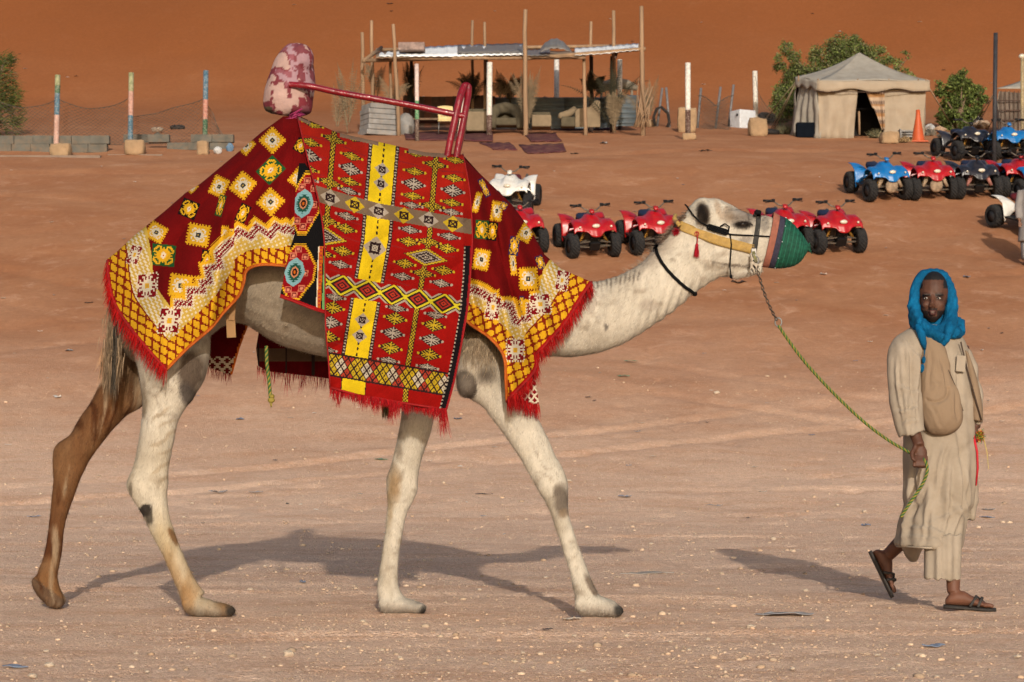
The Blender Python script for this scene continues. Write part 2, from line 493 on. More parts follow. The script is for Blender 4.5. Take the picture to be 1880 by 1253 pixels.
# head
loft(mb, [(1256, 400, 1290, 500, YC, .06), (1266, 378, 1310, 508, YC, .085), (1285, 367, 1330, 510, YC, .10), (1312, 364, 1345, 509, YC, .105), (1337, 374, 1362, 502, YC, .10),
          (1362, 388, 1378, 494, YC, .085), (1385, 394, 1392, 489, YC, .072), (1410, 397, 1408, 488, YC, .068), (1435, 408, 1428, 484, YC, .062), (1458, 428, 1450, 476, YC, .045), (1468, 445, 1464, 465, YC, .02)], n=22, expo=.9)
for s in (-1, 1):                                    # brow bones, cheeks, eye bulges, lips
    mb.ell(P(1352, 396, YC + s * .075), (.07, .035, .026))
    mb.ell(P(1325, 470, YC + s * .06), (.085, .045, .065))
    mb.ell(P(1364, 410, YC + s * .078), (.036, .022, .03))
    mb.ell(P(1300, 395, YC + s * .06), (.08, .04, .05))
mb.ell(P(1290, 374, YC), (.05, .06, .03))
mb.tube([P(1330, 494, YC - .03), P(1352, 506, YC - .03), P(1378, 500, YC - .03), P(1400, 494, YC - .03)], .022)
mb.tube([P(1330, 494, YC + .03), P(1352, 506, YC + .03), P(1378, 500, YC + .03), P(1400, 494, YC + .03)], .022)
# ears
for s, px, py in ((-1, 1291, 392), (1, 1284, 380)):
    c = Vector(P(px, py, YC + s * .105))
    mb.ell(c, (.024, .014, .05), rot=Euler((s * .35, .28, 0)).to_matrix())
    mb.ell(P(px - 2, py + 16, YC + s * .09), (.026, .022, .03))
# near hind leg
loft(mb, [(250, 520, 380, 520, YN + .08, .13), (238, 580, 388, 580, YN + .05, .15), (240, 625, 387, 625, YN + .02, .15), (248, 660, 384, 660, YN, .14), (257, 700, 376, 696, YN, .125), (261, 735, 354, 732, YN, .10),
          (261, 765, 332, 765, YN, .085), (257, 800, 322, 800, YN, .075), (248, 845, 313, 845, YN, .065), (239, 872, 309, 872, YN, .062), (234, 892, 308, 889, YN, .06), (239, 910, 307, 906, YN, .058),
          (253, 932, 309, 930, YN, .052), (266, 957, 313, 953, YN, .044), (285, 995, 326, 990, YN, .038), (306, 1036, 341, 1030, YN, .036), (323, 1076, 362, 1070, YN, .042), (332, 1100, 378, 1090, YN, .05)], n=18)
loft(mb, [(334, 1090, 338, 1122, YN, .045), (350, 1088, 350, 1131, YN, .06), (375, 1098, 375, 1133, YN, .075), (400, 1106, 400, 1134, YN, .08), (418, 1110, 418, 1134, YN, .07), (427, 1118, 427, 1131, YN, .05)], n=14)
# far hind leg
loft(mb, [(225, 520, 330, 560, YF - .12, .12), (215, 600, 310, 620, YF - .05, .13), (202, 650, 290, 665, YF, .13), (190, 690, 276, 715, YF, .115), (168, 735, 262, 745, YF, .10), (146, 768, 232, 764, YF, .085),
          (128, 798, 202, 796, YF, .075), (101, 819, 185, 818, YF, .065), (96, 842, 169, 838, YF, .062), (97, 862, 158, 859, YF, .056), (97, 890, 144, 888, YF, .048), (93, 930, 130, 930, YF, .04),
          (89, 972, 119, 971, YF, .036), (82, 1013, 114, 1012, YF, .038), (72, 1044, 110, 1038, YF, .042), (66, 1064, 106, 1060, YF, .044), (72, 1085, 110, 1078, YF, .05), (84, 1102, 117, 1090, YF, .055), (96, 1112, 121, 1100, YF, .05)], n=18)
loft(mb, [(58, 1066, 66, 1058, YF, .05), (64, 1084, 78, 1066, YF, .07), (76, 1102, 96, 1080, YF, .075), (92, 1115, 112, 1094, YF, .075), (112, 1117, 121, 1104, YF, .06)], n=14)
# near front leg
loft(mb, [(850, 560, 950, 560, YN + .10, .12), (846, 610, 935, 610, YN + .03, .13), (838, 650, 928, 645, YN, .125), (836, 685, 927, 675, YN, .115), (842, 712, 930, 695, YN, .105), (862, 732, 938, 708, YN, .09), (886, 748, 958, 722, YN, .08),
          (910, 778, 980, 750, YN, .07), (938, 816, 1002, 795, YN, .06), (962, 856, 1021, 838, YN, .055), (979, 886, 1037, 868, YN, .056), (990, 905, 1043, 893, YN, .055), (1002, 925, 1042, 920, YN, .05), (1013, 950, 1044, 945, YN, .044),
          (1023, 980, 1053, 975, YN, .037), (1034, 1015, 1065, 1008, YN, .035), (1044, 1048, 1077, 1042, YN, .038), (1051, 1075, 1088, 1068, YN, .045), (1057, 1098, 1098, 1088, YN, .05)], n=18)
loft(mb, [(1056, 1096, 1056, 1122, YN, .045), (1068, 1090, 1068, 1132, YN, .06), (1090, 1090, 1090, 1134, YN, .075), (1112, 1098, 1112, 1134, YN, .08), (1130, 1106, 1130, 1134, YN, .07), (1140, 1114, 1140, 1131, YN, .05)], n=14)
YFF = 11.0
mb.ell(P(855, 704, YN - .02), (.05, .08, .075))
# far front leg
loft(mb, [(760, 560, 850, 560, YFF + .16, .11), (752, 640, 838, 640, YFF + .1, .11), (745, 700, 820, 700, YFF + .04, .10), (739, 748, 802, 748, YFF, .085), (735, 780, 795, 780, YFF, .075), (726, 818, 783, 818, YFF, .065), (719, 848, 774, 848, YFF, .06),
          (712, 873, 769, 873, YFF, .058), (709, 897, 766, 897, YFF, .057), (710, 922, 758, 922, YFF, .05), (709, 947, 746, 947, YFF, .042), (704, 992, 737, 992, YFF, .036), (698, 1033, 731, 1033, YFF, .035),
          (694, 1063, 730, 1063, YFF, .04), (692, 1084, 735, 1084, YFF, .048), (694, 1104, 745, 1100, YFF, .052)], n=18)
loft(mb, [(695, 1096, 697, 1122, YFF, .045), (708, 1092, 708, 1127, YFF, .06), (732, 1094, 732, 1128, YFF, .07), (752, 1100, 752, 1128, YFF, .075), (768, 1106, 768, 1128, YFF, .065), (779, 1113, 779, 1126, YFF, .045)], n=14)
# toes
for (x, y, Y) in ((421, 1122, YN), (1134, 1122, YN), (772, 1117, YFF)):
    for s in (-1, 1): mb.ell(P(x, y, Y + s * .04), (.032, .03, .026))

def camel_paint(me):
    v = co(me); nr = normals(me)
    # muscle and skin relief
    x, z = v[:, 0], v[:, 2]
    d = 0.006 * fbm(x * 9, z * 9 + v[:, 1] * 5, 3, 3) + 0.003 * fbm(x * 30, z * 22 + v[:, 1] * 16, 2, 5)
    legs = np.clip((1.25 - v[:, 2]) / .3, 0, 1)
    d = d + legs * (.007 * fbm(x * 26 + v[:, 1] * 20, z * 4, 3, 71) + .004 * fbm(x * 12, z * 12 + v[:, 1] * 9, 3, 72))
    px, py = to_px(v)
    for (jx, jy, jr, am) in ((244, 888, 16, .010), (300, 880, 14, .006), (118, 832, 15, .010), (150, 828, 12, .007), (1022, 888, 15, .009), (722, 880, 14, .006), (757, 902, 12, .006), (706, 1068, 12, .006), (1062, 1072, 13, .006), (905, 690, 14, -.012), (355, 735, 12, .006), (272, 930, 14, -.004)):
        d = d + am * np.exp(-((px - jx) ** 2 + (py - jy) ** 2) / jr ** 2)
    throat = np.exp(-(((px - 1235) / 95) ** 2 + ((py - 560) / 60) ** 2))
    d = d + 0.004 * throat * np.sin(px * .42 + py * .14)
    nk = np.exp(-(((px - 1130) / 70) ** 2 + ((py - 520) / 16) ** 2)); d = d - .005 * nk * np.clip(np.sin(px * .5), 0, 1)
    v = v + nr * d[:, None]; set_co(me, v)
    px, py = to_px(v)
    wob = fbm(x * 14, z * 14, 4, 8) * 34
    C = np.tile(np.array([.66, .56, .43]), (len(v), 1))
    def blend(mask, c, amt=1.0):
        nonlocal C
        w = np.clip(mask, 0, 1)[:, None] * amt
        C = C * (1 - w) + np.array(c) * w
    def spot(cx, cy, rx, ry, c, amt=1.0, rot=0, side=None, soft=.25, wb=1.0):
        a = math.radians(rot); dx = px - cx + wob * .35 * wb; dy = py - cy + wob * .35 * wb
        u = dx * math.cos(a) + dy * math.sin(a); w = -dx * math.sin(a) + dy * math.cos(a)
        q = np.sqrt((u / rx) ** 2 + (w / ry) ** 2)
        m = np.clip((1 + soft - q) / (2 * soft), 0, 1)
        if side == 'n': m = m * (v[:, 1] < YC)
        blend(m, c, amt)
    mud = np.clip(fbm(x * 7 + v[:, 1] * 5, z * 2.6, 4, 88) * 4 - .35, 0, 1) * np.clip((1.5 - z) / .5, 0, 1)
    blend(mud, (.38, .29, .19), .6)
    mott = np.clip(fbm(x * 5, z * 5, 4, 12) * 2.2 + .1, 0, 1)
    blend(mott, (.42, .335, .235), .5)
    smut = np.clip(fbm(x * 16, z * 16 , 4, 14) * 5 - .8, 0, 1)
    blend(smut, (.27, .19, .12), .5)
    vein = np.clip(1 - np.abs(fbm(x * 9 + z * 4, z * 7 - x * 3, 3, 90)) * 28, 0, 1) * np.clip(fbm(x * 3, z * 3, 2, 91) * 5, 0, 1)
    blend(vein, (.34, .27, .20), .4)
    # flank
    trunk = (py < 700) & (px > 225) & (px < 760)
    blend(trunk * np.clip((px - 380) / 60, 0, 1), (.40, .315, .22), .6)
    # far hind leg brown
    far = (v[:, 1] > YC + .08) & (px < 330) & (py > 560)
    k = np.clip(fbm(x * 10, z * 3.5, 4, 19) * 2.6 + .5, 0, 1)
    blend(far * 1.0, (.31, .17, .08), .95)
    blend(far * k, (.46, .31, .18), .55)
    blend(far * np.clip((py - 880) / 80, 0, 1) * np.clip((1035 - py) / 20, 0, 1) * k, (.19, .075, .028), .75)
    blend(far * np.clip((py - 1040) / 15, 0, 1), (.40, .24, .12), .7)
    blend(far * np.clip((px + py * .0 - 0) * 0 + (py > 1030) * (((px - 60) * .72 - (py - 1058)) < -2), 0, 1), (.22, .17, .13), .6)
    stk_ = np.clip(fbm(x * 30 + v[:, 1] * 22, z * 5, 4, 93) * 5 - .2, 0, 1)
    blend(far * np.clip(stk_ + .25, 0, 1), (.17, .075, .03), .8); blend(far * np.clip(fbm(x * 20 + v[:, 1] * 18, z * 3.2, 4, 94) * 6 - .1, 0, 1), (.52, .40, .27), .75)
    nearh = (v[:, 1] < YC + .05) & (px < 450) & (py > 600)
    blend(nearh * np.clip((py - 760) / 90, 0, 1) * np.clip(.5 + k * .5, 0, 1) * np.clip((py - 900) / 80, .3, 1), (.56, .42, .24), .6)
    blend(nearh * np.clip((py - 990) / 90, 0, 1) * k, (.42, .23, .09), .75)
    for i in range(9):
        spot(295 + (i % 3) * 14, 760 + i * 17, 20, 3.2, (.44, .33, .21), .45, rot=-35 + 8 * (i % 3), side='n')
    spot(236, 640, 16, 75, (.24, .17, .10), .7, soft=.5)
    spot(354, 682, 24, 34, (.21, .15, .105), .85, rot=12, side='n', soft=.3, wb=2.2)
    spot(344, 724, 13, 20, (.19, .15, .12), .85, rot=-8, side='n', soft=.3, wb=1.6)
    spot(262, 742, 9, 26, (.3, .22, .14), .5, side='n')
    spot(268, 938, 15, 13, (.11, .085, .065), .95, side='n', rot=35, soft=.15); spot(277, 952, 8, 13, (.14, .11, .08), .8, side='n', soft=.2)
    spot(240, 897, 4, 12, (.2, .15, .1), .6, side='n')
    spot(318, 985, 6, 16, (.30, .17, .08), .8, side='n', rot=-25)
    # near front leg
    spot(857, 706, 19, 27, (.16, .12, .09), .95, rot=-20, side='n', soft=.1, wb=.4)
    spot(852, 690, 26, 34, (.75, .62, .47), .25, side='n')
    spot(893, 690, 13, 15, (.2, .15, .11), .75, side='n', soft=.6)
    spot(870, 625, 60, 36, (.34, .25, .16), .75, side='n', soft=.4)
    spot(1030, 918, 14, 28, (.27, .21, .155), .85, side='n', soft=.3)
    spot(1036, 942, 12, 8, (.42, .3, .19), .6, side='n')
    spot(1085, 1075, 7, 20, (.24, .17, .12), .7, side='n', rot=-25)
    spot(723, 890, 10, 30, (.42, .28, .15), .75, soft=.5); spot(716, 930, 6, 40, (.42, .3, .17), .6, soft=.5)
    # feet
    sole = np.clip((.075 - v[:, 2]) / .05, 0, 1) * (v[:, 1] < 11.2)
    blend(sole, (.30, .24, .185), .65)
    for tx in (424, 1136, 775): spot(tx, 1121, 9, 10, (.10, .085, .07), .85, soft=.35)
    # neck
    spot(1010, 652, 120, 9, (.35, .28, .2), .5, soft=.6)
    spot(1200, 460, 40, 22, (.38, .28, .2), .45, rot=-50, soft=.7)
    spot(1085, 560, 10, 20, (.42, .33, .25), .4); spot(1190, 560, 16, 12, (.42, .33, .25), .35); spot(1112, 600, 4, 6, (.2, .16, .13), .7)
    for i in range(11): spot(1088 + i * 8.5, 520 - i * 1.3, 1.6, 9 + (i * 5 % 7), (.2, .15, .11), .65, rot=-10 + i * 2, soft=.4, wb=.3)
    spot(1225, 420, 26, 8, (.12, .09, .07), .85, rot=-48, soft=.5)
    # head
    spot(1291, 393, 12, 22, (.115, .08, .055), .95, side='n', rot=-12, soft=.25, wb=.2)
    spot(1291, 393, 6, 15, (.05, .035, .025), .8, side='n', rot=-12, soft=.4, wb=.2)
    spot(1360, 402, 28, 15, (.30, .24, .19), .6, side='n', rot=10, soft=.6)
    spot(1376, 392, 22, 12, (.28, .23, .19), .6, soft=.7)
    spot(1363, 413, 16, 7, (.05, .035, .028), .95, side='n', soft=.35, wb=.3)
    spot(1338, 395, 9, 16, (.42, .31, .21), .5, side='n'); spot(1320, 385, 6, 22, (.5, .36, .24), .5, side='n', rot=-20)
    spot(1404, 412, 8, 16, (.3, .25, .2), .6); spot(1370, 440, 14, 9, (.3, .24, .19), .5)
    spot(1362, 505, 36, 4, (.42, .34, .26), .5); spot(1345, 487, 34, 2.5, (.25, .19, .14), .8, rot=10, soft=.5)
    spot(1385, 482, 16, 2.4, (.25, .19, .14), .8, rot=-20, soft=.5)
    C = np.array([.298, .264, .207]) * (np.clip(C, .001, 1) / np.array([.52, .44, .33])) ** 1.75
    set_cols(me, C)

camel = thing('camel', 'pale dromedary camel in mid stride, draped with red woven blankets', 'camel', (940 and P(600, 1130, YC)[0], YC, 0))
cm = remesh(mb, 'camel_body', .0095, 5, .5)
camel_paint(cm)
cv = co(cm); CN = normals(cm)
_ca = np.empty(len(cv) * 4, np.float32); cm.color_attributes['Col'].data.foreach_get('color', _ca); CCOL = _ca.reshape(-1, 4)[:, :3].astype(float)
CAMEL_BVH = BVHTree.FromPolygons([Vector(p) for p in cv], [tuple(p.vertices) for p in cm.polygons])
fur = mat('camel_hair', (1, 1, 1), .92, .13, 26, bump=.5, bscale=130, attr=True, spec=.12, stretch=(1, 1, .5), bdist=.006)
link_mesh('body', cm, fur, camel)
print('camel verts', len(cv))

def on_body(px, py, off=.004, default=YC - .1):
    d = Vector(((px - CX) / F, 1, (HY - py) / F)).normalized()
    h = CAMEL_BVH.ray_cast(Vector((0, 0, CH)), d)
    if h[0] is None:
        return Vector(P(px, py, default))
    return h[0] + h[1] * off if h[1].dot(d) < 0 else h[0] - h[1] * off

# hair: strands as thin three-sided blades
class Hair:
    def __init__(s): s.v = []; s.f = []; s.c = []
    def strand(s, p, d, L, w, col, droop=.5, curl=.3, seg=4):
        p = Vector(p); d = Vector(d).normalized(); side = d.cross(Vector((random.uniform(-1, 1), random.uniform(-1, 1), random.uniform(-1, 1)))).normalized()
        b = len(s.v); cd = Vector((random.uniform(-1, 1), random.uniform(-1, 1), random.uniform(-1, 1))) * curl
        for i in range(seg + 1):
            t = i / seg; ww = w * (1 - t * .85)
            s.v.append(tuple(p - side * ww)); s.v.append(tuple(p + side * ww)); s.c += [col, col]
            d = (d + Vector((0, 0, -droop / seg)) + cd / seg).normalized(); p = p + d * L / seg
        for i in range(seg): s.f.append((b + 2 * i, b + 2 * i + 1, b + 2 * i + 3, b + 2 * i + 2))
    def obj(s, name, parent, m, label=None):
        o = link_mesh(name, fast_mesh(name, s.v, s.f, s.c), m, parent); o['kind'] = 'stuff'
        if label: o['label'] = label
        return o
hairm = mat('loose_hair', (1, 1, 1), .8, .2, 40, attr=True, spec=.2)
def jit(c, k=.2):
    q = 1 + random.uniform(-k, k); return tuple(max(0, x * q) for x in c)
h = Hair()                                            # wispy mane over the nape
for i in range(420):
    t = random.random(); px = 1150 + 108 * t; py = 502 - 105 * t ** 1.1 + random.uniform(-3, 8)
    p = on_body(px, py + 6, 0) + Vector((0, random.uniform(0, .12), 0))
    h.strand(p, (-.75 + random.uniform(-.3, .3), random.uniform(-.3, .3), .75), random.uniform(.02, .07), .0007, jit((.26, .21, .16)), 1.0, .5)
for i in range(500):                                  # dark tuft behind the ears
    t = random.random(); p = on_body(1215 + 46 * t, 436 - 50 * t + random.uniform(0, 14), 0)
    h.strand(p, (-.7, random.uniform(-.3, .3), .4), random.uniform(.02, .05), .0012, jit((.16, .11, .08), .4), 1.2, .4)
h.obj('mane', camel, hairm)
h = Hair()                                            # shaggy hair at the shoulder
for i in range(1500):
    px = random.gauss(885, 24); py = random.gauss(617, 20)
    if px < 848: continue
    p = on_body(px, py, 0)
    h.strand(p, (random.uniform(-.4, .3), -.5, -.8), random.uniform(.035, .09), .0016, jit(random.choice(((.30, .22, .14), (.20, .14, .09), (.36, .28, .19)))), .6, .7)
h.obj('shoulder_hair', camel, hairm)
# tail
tl = MB(); tl.tube([P(212, 545, YC - .03), P(212, 600, YC - .08), P(210, 650, YC - .08), P(204, 690, YC - .06)], [.035, .032, .024, .012], n=10)
tail = tl.obj('tail', mat('tail_skin', (.30, .22, .14), .9, .2, 20), camel, smooth=True, world=True)
h = Hair()
for i in range(1500):
    t = random.random(); px = 213 - 6 * t + random.gauss(0, 7); py = 560 + 125 * t
    dark = abs(px - (213 - 4 * t)) < 4.5
    c = jit((.05, .04, .03), .5) if dark else jit(random.choice(((.20, .14, .085), (.14, .095, .06), (.27, .19, .12))))
    h.strand(P(px, py, YC - .09 + random.gauss(0, .02)), (-.18 * random.random() if not dark else -.02, random.uniform(-.1, .1), -1), random.uniform(.06, .15), .0022, c, .5, .2)
for i in range(160):
    h.strand(P(random.uniform(186, 204), random.uniform(640, 680), YC - .05), (-.35, 0, -1), random.uniform(.05, .10), .002, jit((.36, .21, .12)), .5, .4)
h.obj('tail_hair', camel, hairm)
# belly hair line
# eyes
for s, nm in ((-1, 'eye'), (1, 'eye')):
    e = MB(); q = on_body(1364, 412, 0)
    c = Vector((q.x, q.y + .012, q.z)) if s < 0 else Vector((q.x, 2 * YC - q.y - .012, q.z))
    e.ell(c, (.019, .017, .015), 14, 10)
    e.obj('eye', mat('dark_eye', (.012, .008, .006), .15, 0, spec=.6), camel, smooth=True, world=True)
h = Hair()
for i in range(130):
    px = random.uniform(1350, 1381); q = on_body(px, 407 + .02 * (px - 1364) ** 2, .003)
    h.strand(q, (random.uniform(.0, .5), -.8, -.3), random.uniform(.014, .026), .0007, (.03, .02, .015), .8, .2)
h.obj('eyelashes', camel, hairm)

# short fur over every uncovered part
def short_fur():
    V = cv; N_ = CN; C = CCOL; px, py = to_px(V)
    keep = ~((px > 235) & (px < 1060) & (py > ridge(px)) & (py < 600) & ~((px > 400) & (px < 605) & (py > 470)))
    keep &= N_[:, 1] < .35
    idx = np.where(keep)[0]; idx = RNG.choice(idx, min(95000, len(idx)), replace=False)
    p = V[idx] + RNG.normal(size=(len(idx), 3)) * .003; n = N_[idx]; c = C[idx]
    flow = np.stack([-.55 + .3 * RNG.normal(size=len(idx)), .15 * RNG.normal(size=len(idx)), -.9 + .3 * RNG.normal(size=len(idx))], -1)
    leg = V[idx][:, 2] < 1.1; flow[leg, 0] *= .3
    t = flow - n * (flow * n).sum(1)[:, None]; t /= np.linalg.norm(t, axis=1)[:, None] + 1e-9
    side = np.cross(t, n); side /= np.linalg.norm(side, axis=1)[:, None] + 1e-9
    L = (.008 + .011 * RNG.random(len(idx)))[:, None]; w = .0011
    a = p - n * .001; m = a + t * L * .5 + n * L * .22; e = a + t * L + n * L * .30
    Q = np.stack([a - side * w, a + side * w, m + side * w * .8, m - side * w * .8, e], 1).reshape(-1, 3)
    b = (np.arange(len(idx)) * 5)[:, None]
    Fq = np.concatenate([b + np.array([[0, 1, 2]]), b + np.array([[0, 2, 3]]), b + np.array([[3, 2, 4]])])
    cc = np.clip(c * (.72 + .55 * RNG.random((len(idx), 1))), 0, 1)
    me = fast_mesh('short_fur', Q, Fq, np.repeat(cc, 5, 0)); o = link_mesh('short_fur', me, hairm, camel); o['kind'] = 'stuff'
short_fur()
# ------------------------------------------------------------ cloths
RED_D, RED, YEL, OCH, WHI, BLK, GRN, NAVY, ORA = (.098, .0028, .003), (.24, .006, .005), (.46, .245, .010), (.30, .20, .05), (.46, .40, .30), (.005, .0045, .005), (.008, .055, .016), (.015, .013, .055), (.35, .075, .006)
def pip(px, py, poly):
    poly = np.asarray(poly, float); ins = np.zeros(px.shape, bool); n = len(poly); j = n - 1
    for i in range(n):
        xi, yi = poly[i]; xj, yj = poly[j]
        if yi != yj:
            ins ^= ((yi > py) != (yj > py)) & (px < (xj - xi) * (py - yi) / (yj - yi) + xi)
        j = i
    return ins
def seg_dist(px, py, line):
    """distance to a polyline and arc length along it"""
    best = np.full(px.shape, 1e9); arc = np.zeros(px.shape); s0 = 0
    for (x0, y0), (x1, y1) in zip(line[:-1], line[1:]):
        L2 = (x1 - x0) ** 2 + (y1 - y0) ** 2; L = math.sqrt(L2)
        t = np.clip(((px - x0) * (x1 - x0) + (py - y0) * (y1 - y0)) / L2, 0, 1)
        d = np.hypot(px - x0 - t * (x1 - x0), py - y0 - t * (y1 - y0))
        m = d < best; best = np.where(m, d, best); arc = np.where(m, s0 + t * L, arc); s0 += L
    return best, arc
def smooth_poly(line, k=6): return [tuple(p) for p in catmull(line, k)]

def body_off(px, py):
    """how far the covered camel swells towards the viewer under a cloth"""
    t = np.clip((py - ridge(px)) / 215.0, 0, 1)
    dm = np.interp(px, [195, 215, 240, 300, 400, 600, 850, 930, 1000, 1090], [.10, .20, .30, .42, .45, .47, .43, .33, .25, .18])
    return .035 + dm * np.sqrt(1 - (1 - t) ** 2)

def cloth_mesh(name, poly, off, colf, cell, sign=-1):
    poly = np.asarray(poly, float)
    x0, y0 = poly.min(0) - cell; x1, y1 = poly.max(0) + cell
    xs = np.arange(x0, x1, cell); ys = np.arange(y0, y1, cell)
    X, Y = np.meshgrid(xs, ys)
    cx, cy = (X[:-1, :-1] + cell / 2), (Y[:-1, :-1] + cell / 2)
    ins = pip(cx, cy, poly)
    R, C = X.shape; idx = np.arange(R * C).reshape(R, C)
    q = np.stack([idx[:-1, :-1], idx[1:, :-1], idx[1:, 1:], idx[:-1, 1:]], -1)[ins]
    used = np.unique(q); remap = np.full(R * C, -1); remap[used] = np.arange(len(used)); q = remap[q]
    vx, vy = X.ravel()[used].copy(), Y.ravel()[used].copy()
    cl = np.vstack([poly, poly[:1]]); best = np.full(vx.shape, 1e9); nx_, ny_ = vx.copy(), vy.copy()
    for (ax_, ay_), (bx_, by_) in zip(cl[:-1], cl[1:]):
        L2 = max((bx_ - ax_) ** 2 + (by_ - ay_) ** 2, 1e-9); t_ = np.clip(((vx - ax_) * (bx_ - ax_) + (vy - ay_) * (by_ - ay_)) / L2, 0, 1)
        qx, qy = ax_ + t_ * (bx_ - ax_), ay_ + t_ * (by_ - ay_); dd_ = np.hypot(vx - qx, vy - qy); m_ = dd_ < best
        best = np.where(m_, dd_, best); nx_ = np.where(m_, qx, nx_); ny_ = np.where(m_, qy, ny_)
    out_ = ~pip(vx, vy, poly); mv = (best < cell * .62) | (out_ & (best < cell * 1.6)); vx[mv] = nx_[mv]; vy[mv] = ny_[mv]
    D = YC + sign * off(vx, vy)
    V = np.stack([(vx - CX) * D / F, D, CH + (HY - vy) * D / F], -1)
    cols = colf(cx[ins], cy[ins])
    if sign > 0: q = q[:, ::-1]
    return fast_mesh(name, V, q, cols, 'CORNER'), V

def bitmap(rows, mirror=True):
    a = np.array([[ord(c) for c in r] for r in rows])
    if mirror:
        a = np.concatenate([a, a[:, -2::-1]], 1); a = np.concatenate([a, a[-2::-1]], 0)
    return a
MED1 = bitmap(["_Y_Y_Y_Y", "YYYYYYYY", "_YYYYYYY", "YYYYWWYW", "_YYWYYWW", "YYYWYWWW", "_YYYWWKK", "YYWWWWKO"])
MED3 = bitmap(["_W_W_W_W", "WDDDDDWW", "_DDDWWDW", "WDDDDWDW", "_DWDDWWW", "WDWWWWWW", "_WDDWWYY", "WWWWWWYO"])
MED2 = bitmap(["BBBBBBBB", "BBBYYYBB", "BBYYBYBY", "BYYBBYYY", "BYBBYYYY", "BYYYYYYW", "BBBYYYWW", "BBYYYYWR"])
CC = {ord('D'): (.13, .004, .007), ord('Y'): YEL, ord('W'): WHI, ord('K'): BLK, ord('O'): OCH, ord('R'): RED}
def stamp(C, px, py, cx, cy, hw, hh, rot, bm_, bgcol=None, shear=0.0, kcol=None):
    a = math.radians(rot); dx = px - cx; dy = py - cy
    u = (dx * math.cos(a) + dy * math.sin(a)); w = (-dx * math.sin(a) + dy * math.cos(a)); u = u - shear * w
    if bm_ is not MED3: hw = hw * .90; hh = hh * .90
    u = u / hw; w = w / hh; m = (np.abs(u) < 1) & (np.abs(w) < 1)
    n = bm_.shape[0]; k = bm_.shape[1]
    i = np.clip(((w + 1) / 2 * n).astype(int), 0, n - 1); j = np.clip(((u + 1) / 2 * k).astype(int), 0, k - 1)
    ch = np.where(m, bm_[i, j], 0)
    for c in np.unique(ch[m]) if m.any() else ():
        colr = bgcol if c == ord('B') else (kcol if c == ord('K') and kcol is not None else CC.get(int(c)))
        if colr is not None: C[ch == c] = colr
    return C

def border(C, d, s, px, py, basis=((14, 8), (-1, 16)), straight=None):
    """lattice of yellow cells next to the hem, then a pale gold band with hooked red squares"""
    q0 = 2.3; X = np.round(px / q0) * q0; Y = np.round(py / q0) * q0
    (ax, ay), (bx, by) = basis; det = ax * by - ay * bx
    ci = (X * by - Y * bx) / det; cj = (-X * ay + Y * ax) / det
    fi = np.abs(ci - np.round(ci)); fj = np.abs(cj - np.round(cj))
    corner = (np.maximum(fi, fj) > .0) & (fi < .20) & (fj < .20)
    line = (fi < .105) | (fj < .105) | corner
    m = d < 37; C[m] = YEL; C[m & line] = (.14, .012, .004)
    P2 = 34.0; ph = s / P2 - np.floor(s / P2); tri = np.abs(ph - .5) * 2; q1 = 1.6 * np.sign(np.sin((px + py) * 1.3))
    st = straight if straight is not None else np.zeros(len(px), bool)
    b = (d >= 37) & (d < 82) & st
    C[b] = (.36, .235, .045)
    C[b & (((np.floor((px + py * .9) / 4.6) + 2 * np.floor((px * .9 - py) / 4.6)) % 5) < 1.2)] = WHI
    C[b & (d > 77)] = (.40, .27, .05)
    C[b & (d < 39.5)] = (.14, .012, .004)
    z = ~st & (d >= 37); o = 17 * (1 - tri) + q1
    C[z & (d < 48 + o)] = (.38, .25, .05)
    C[z & (d < 46 + o) & (((np.floor((px + py * .9) / 4.6) + 2 * np.floor((px * .9 - py) / 4.6)) % 5) < 1)] = WHI
    C[z & (d >= 48 + o) & (d < 53 + o)] = WHI
    C[z & (d >= 53 + o) & (d < 67 + o)] = (.13, .004, .007)
    C[z & (d >= 56 + o) & (d < 64 + o) & ((np.floor(px / 2.8) + np.floor(py / 2.8)) % 3 == 0)] = WHI
    C[z & (d >= 67 + o) & (d < 70 + o)] = WHI
    C[z & (d >= 70 + o) & (d < 80 + o)] = YEL
    return C

def wear(C, px, py, amt=.10):
    return np.clip(C * (1 + amt * 2 * fbm(px * .05, py * .05, 3, 41)[:, None]) * (1 + .10 * (RNG.random((len(C), 1)) - .5)), 0, 1)

clothm = mat('woven_wool', (1, 1, 1), .95, .12, 7, bump=.5, bscale=220, attr=True, spec=.04, bdist=.004)
fringem = mat('wool_fringe', (1, 1, 1), .85, .15, 30, attr=True, spec=.15)

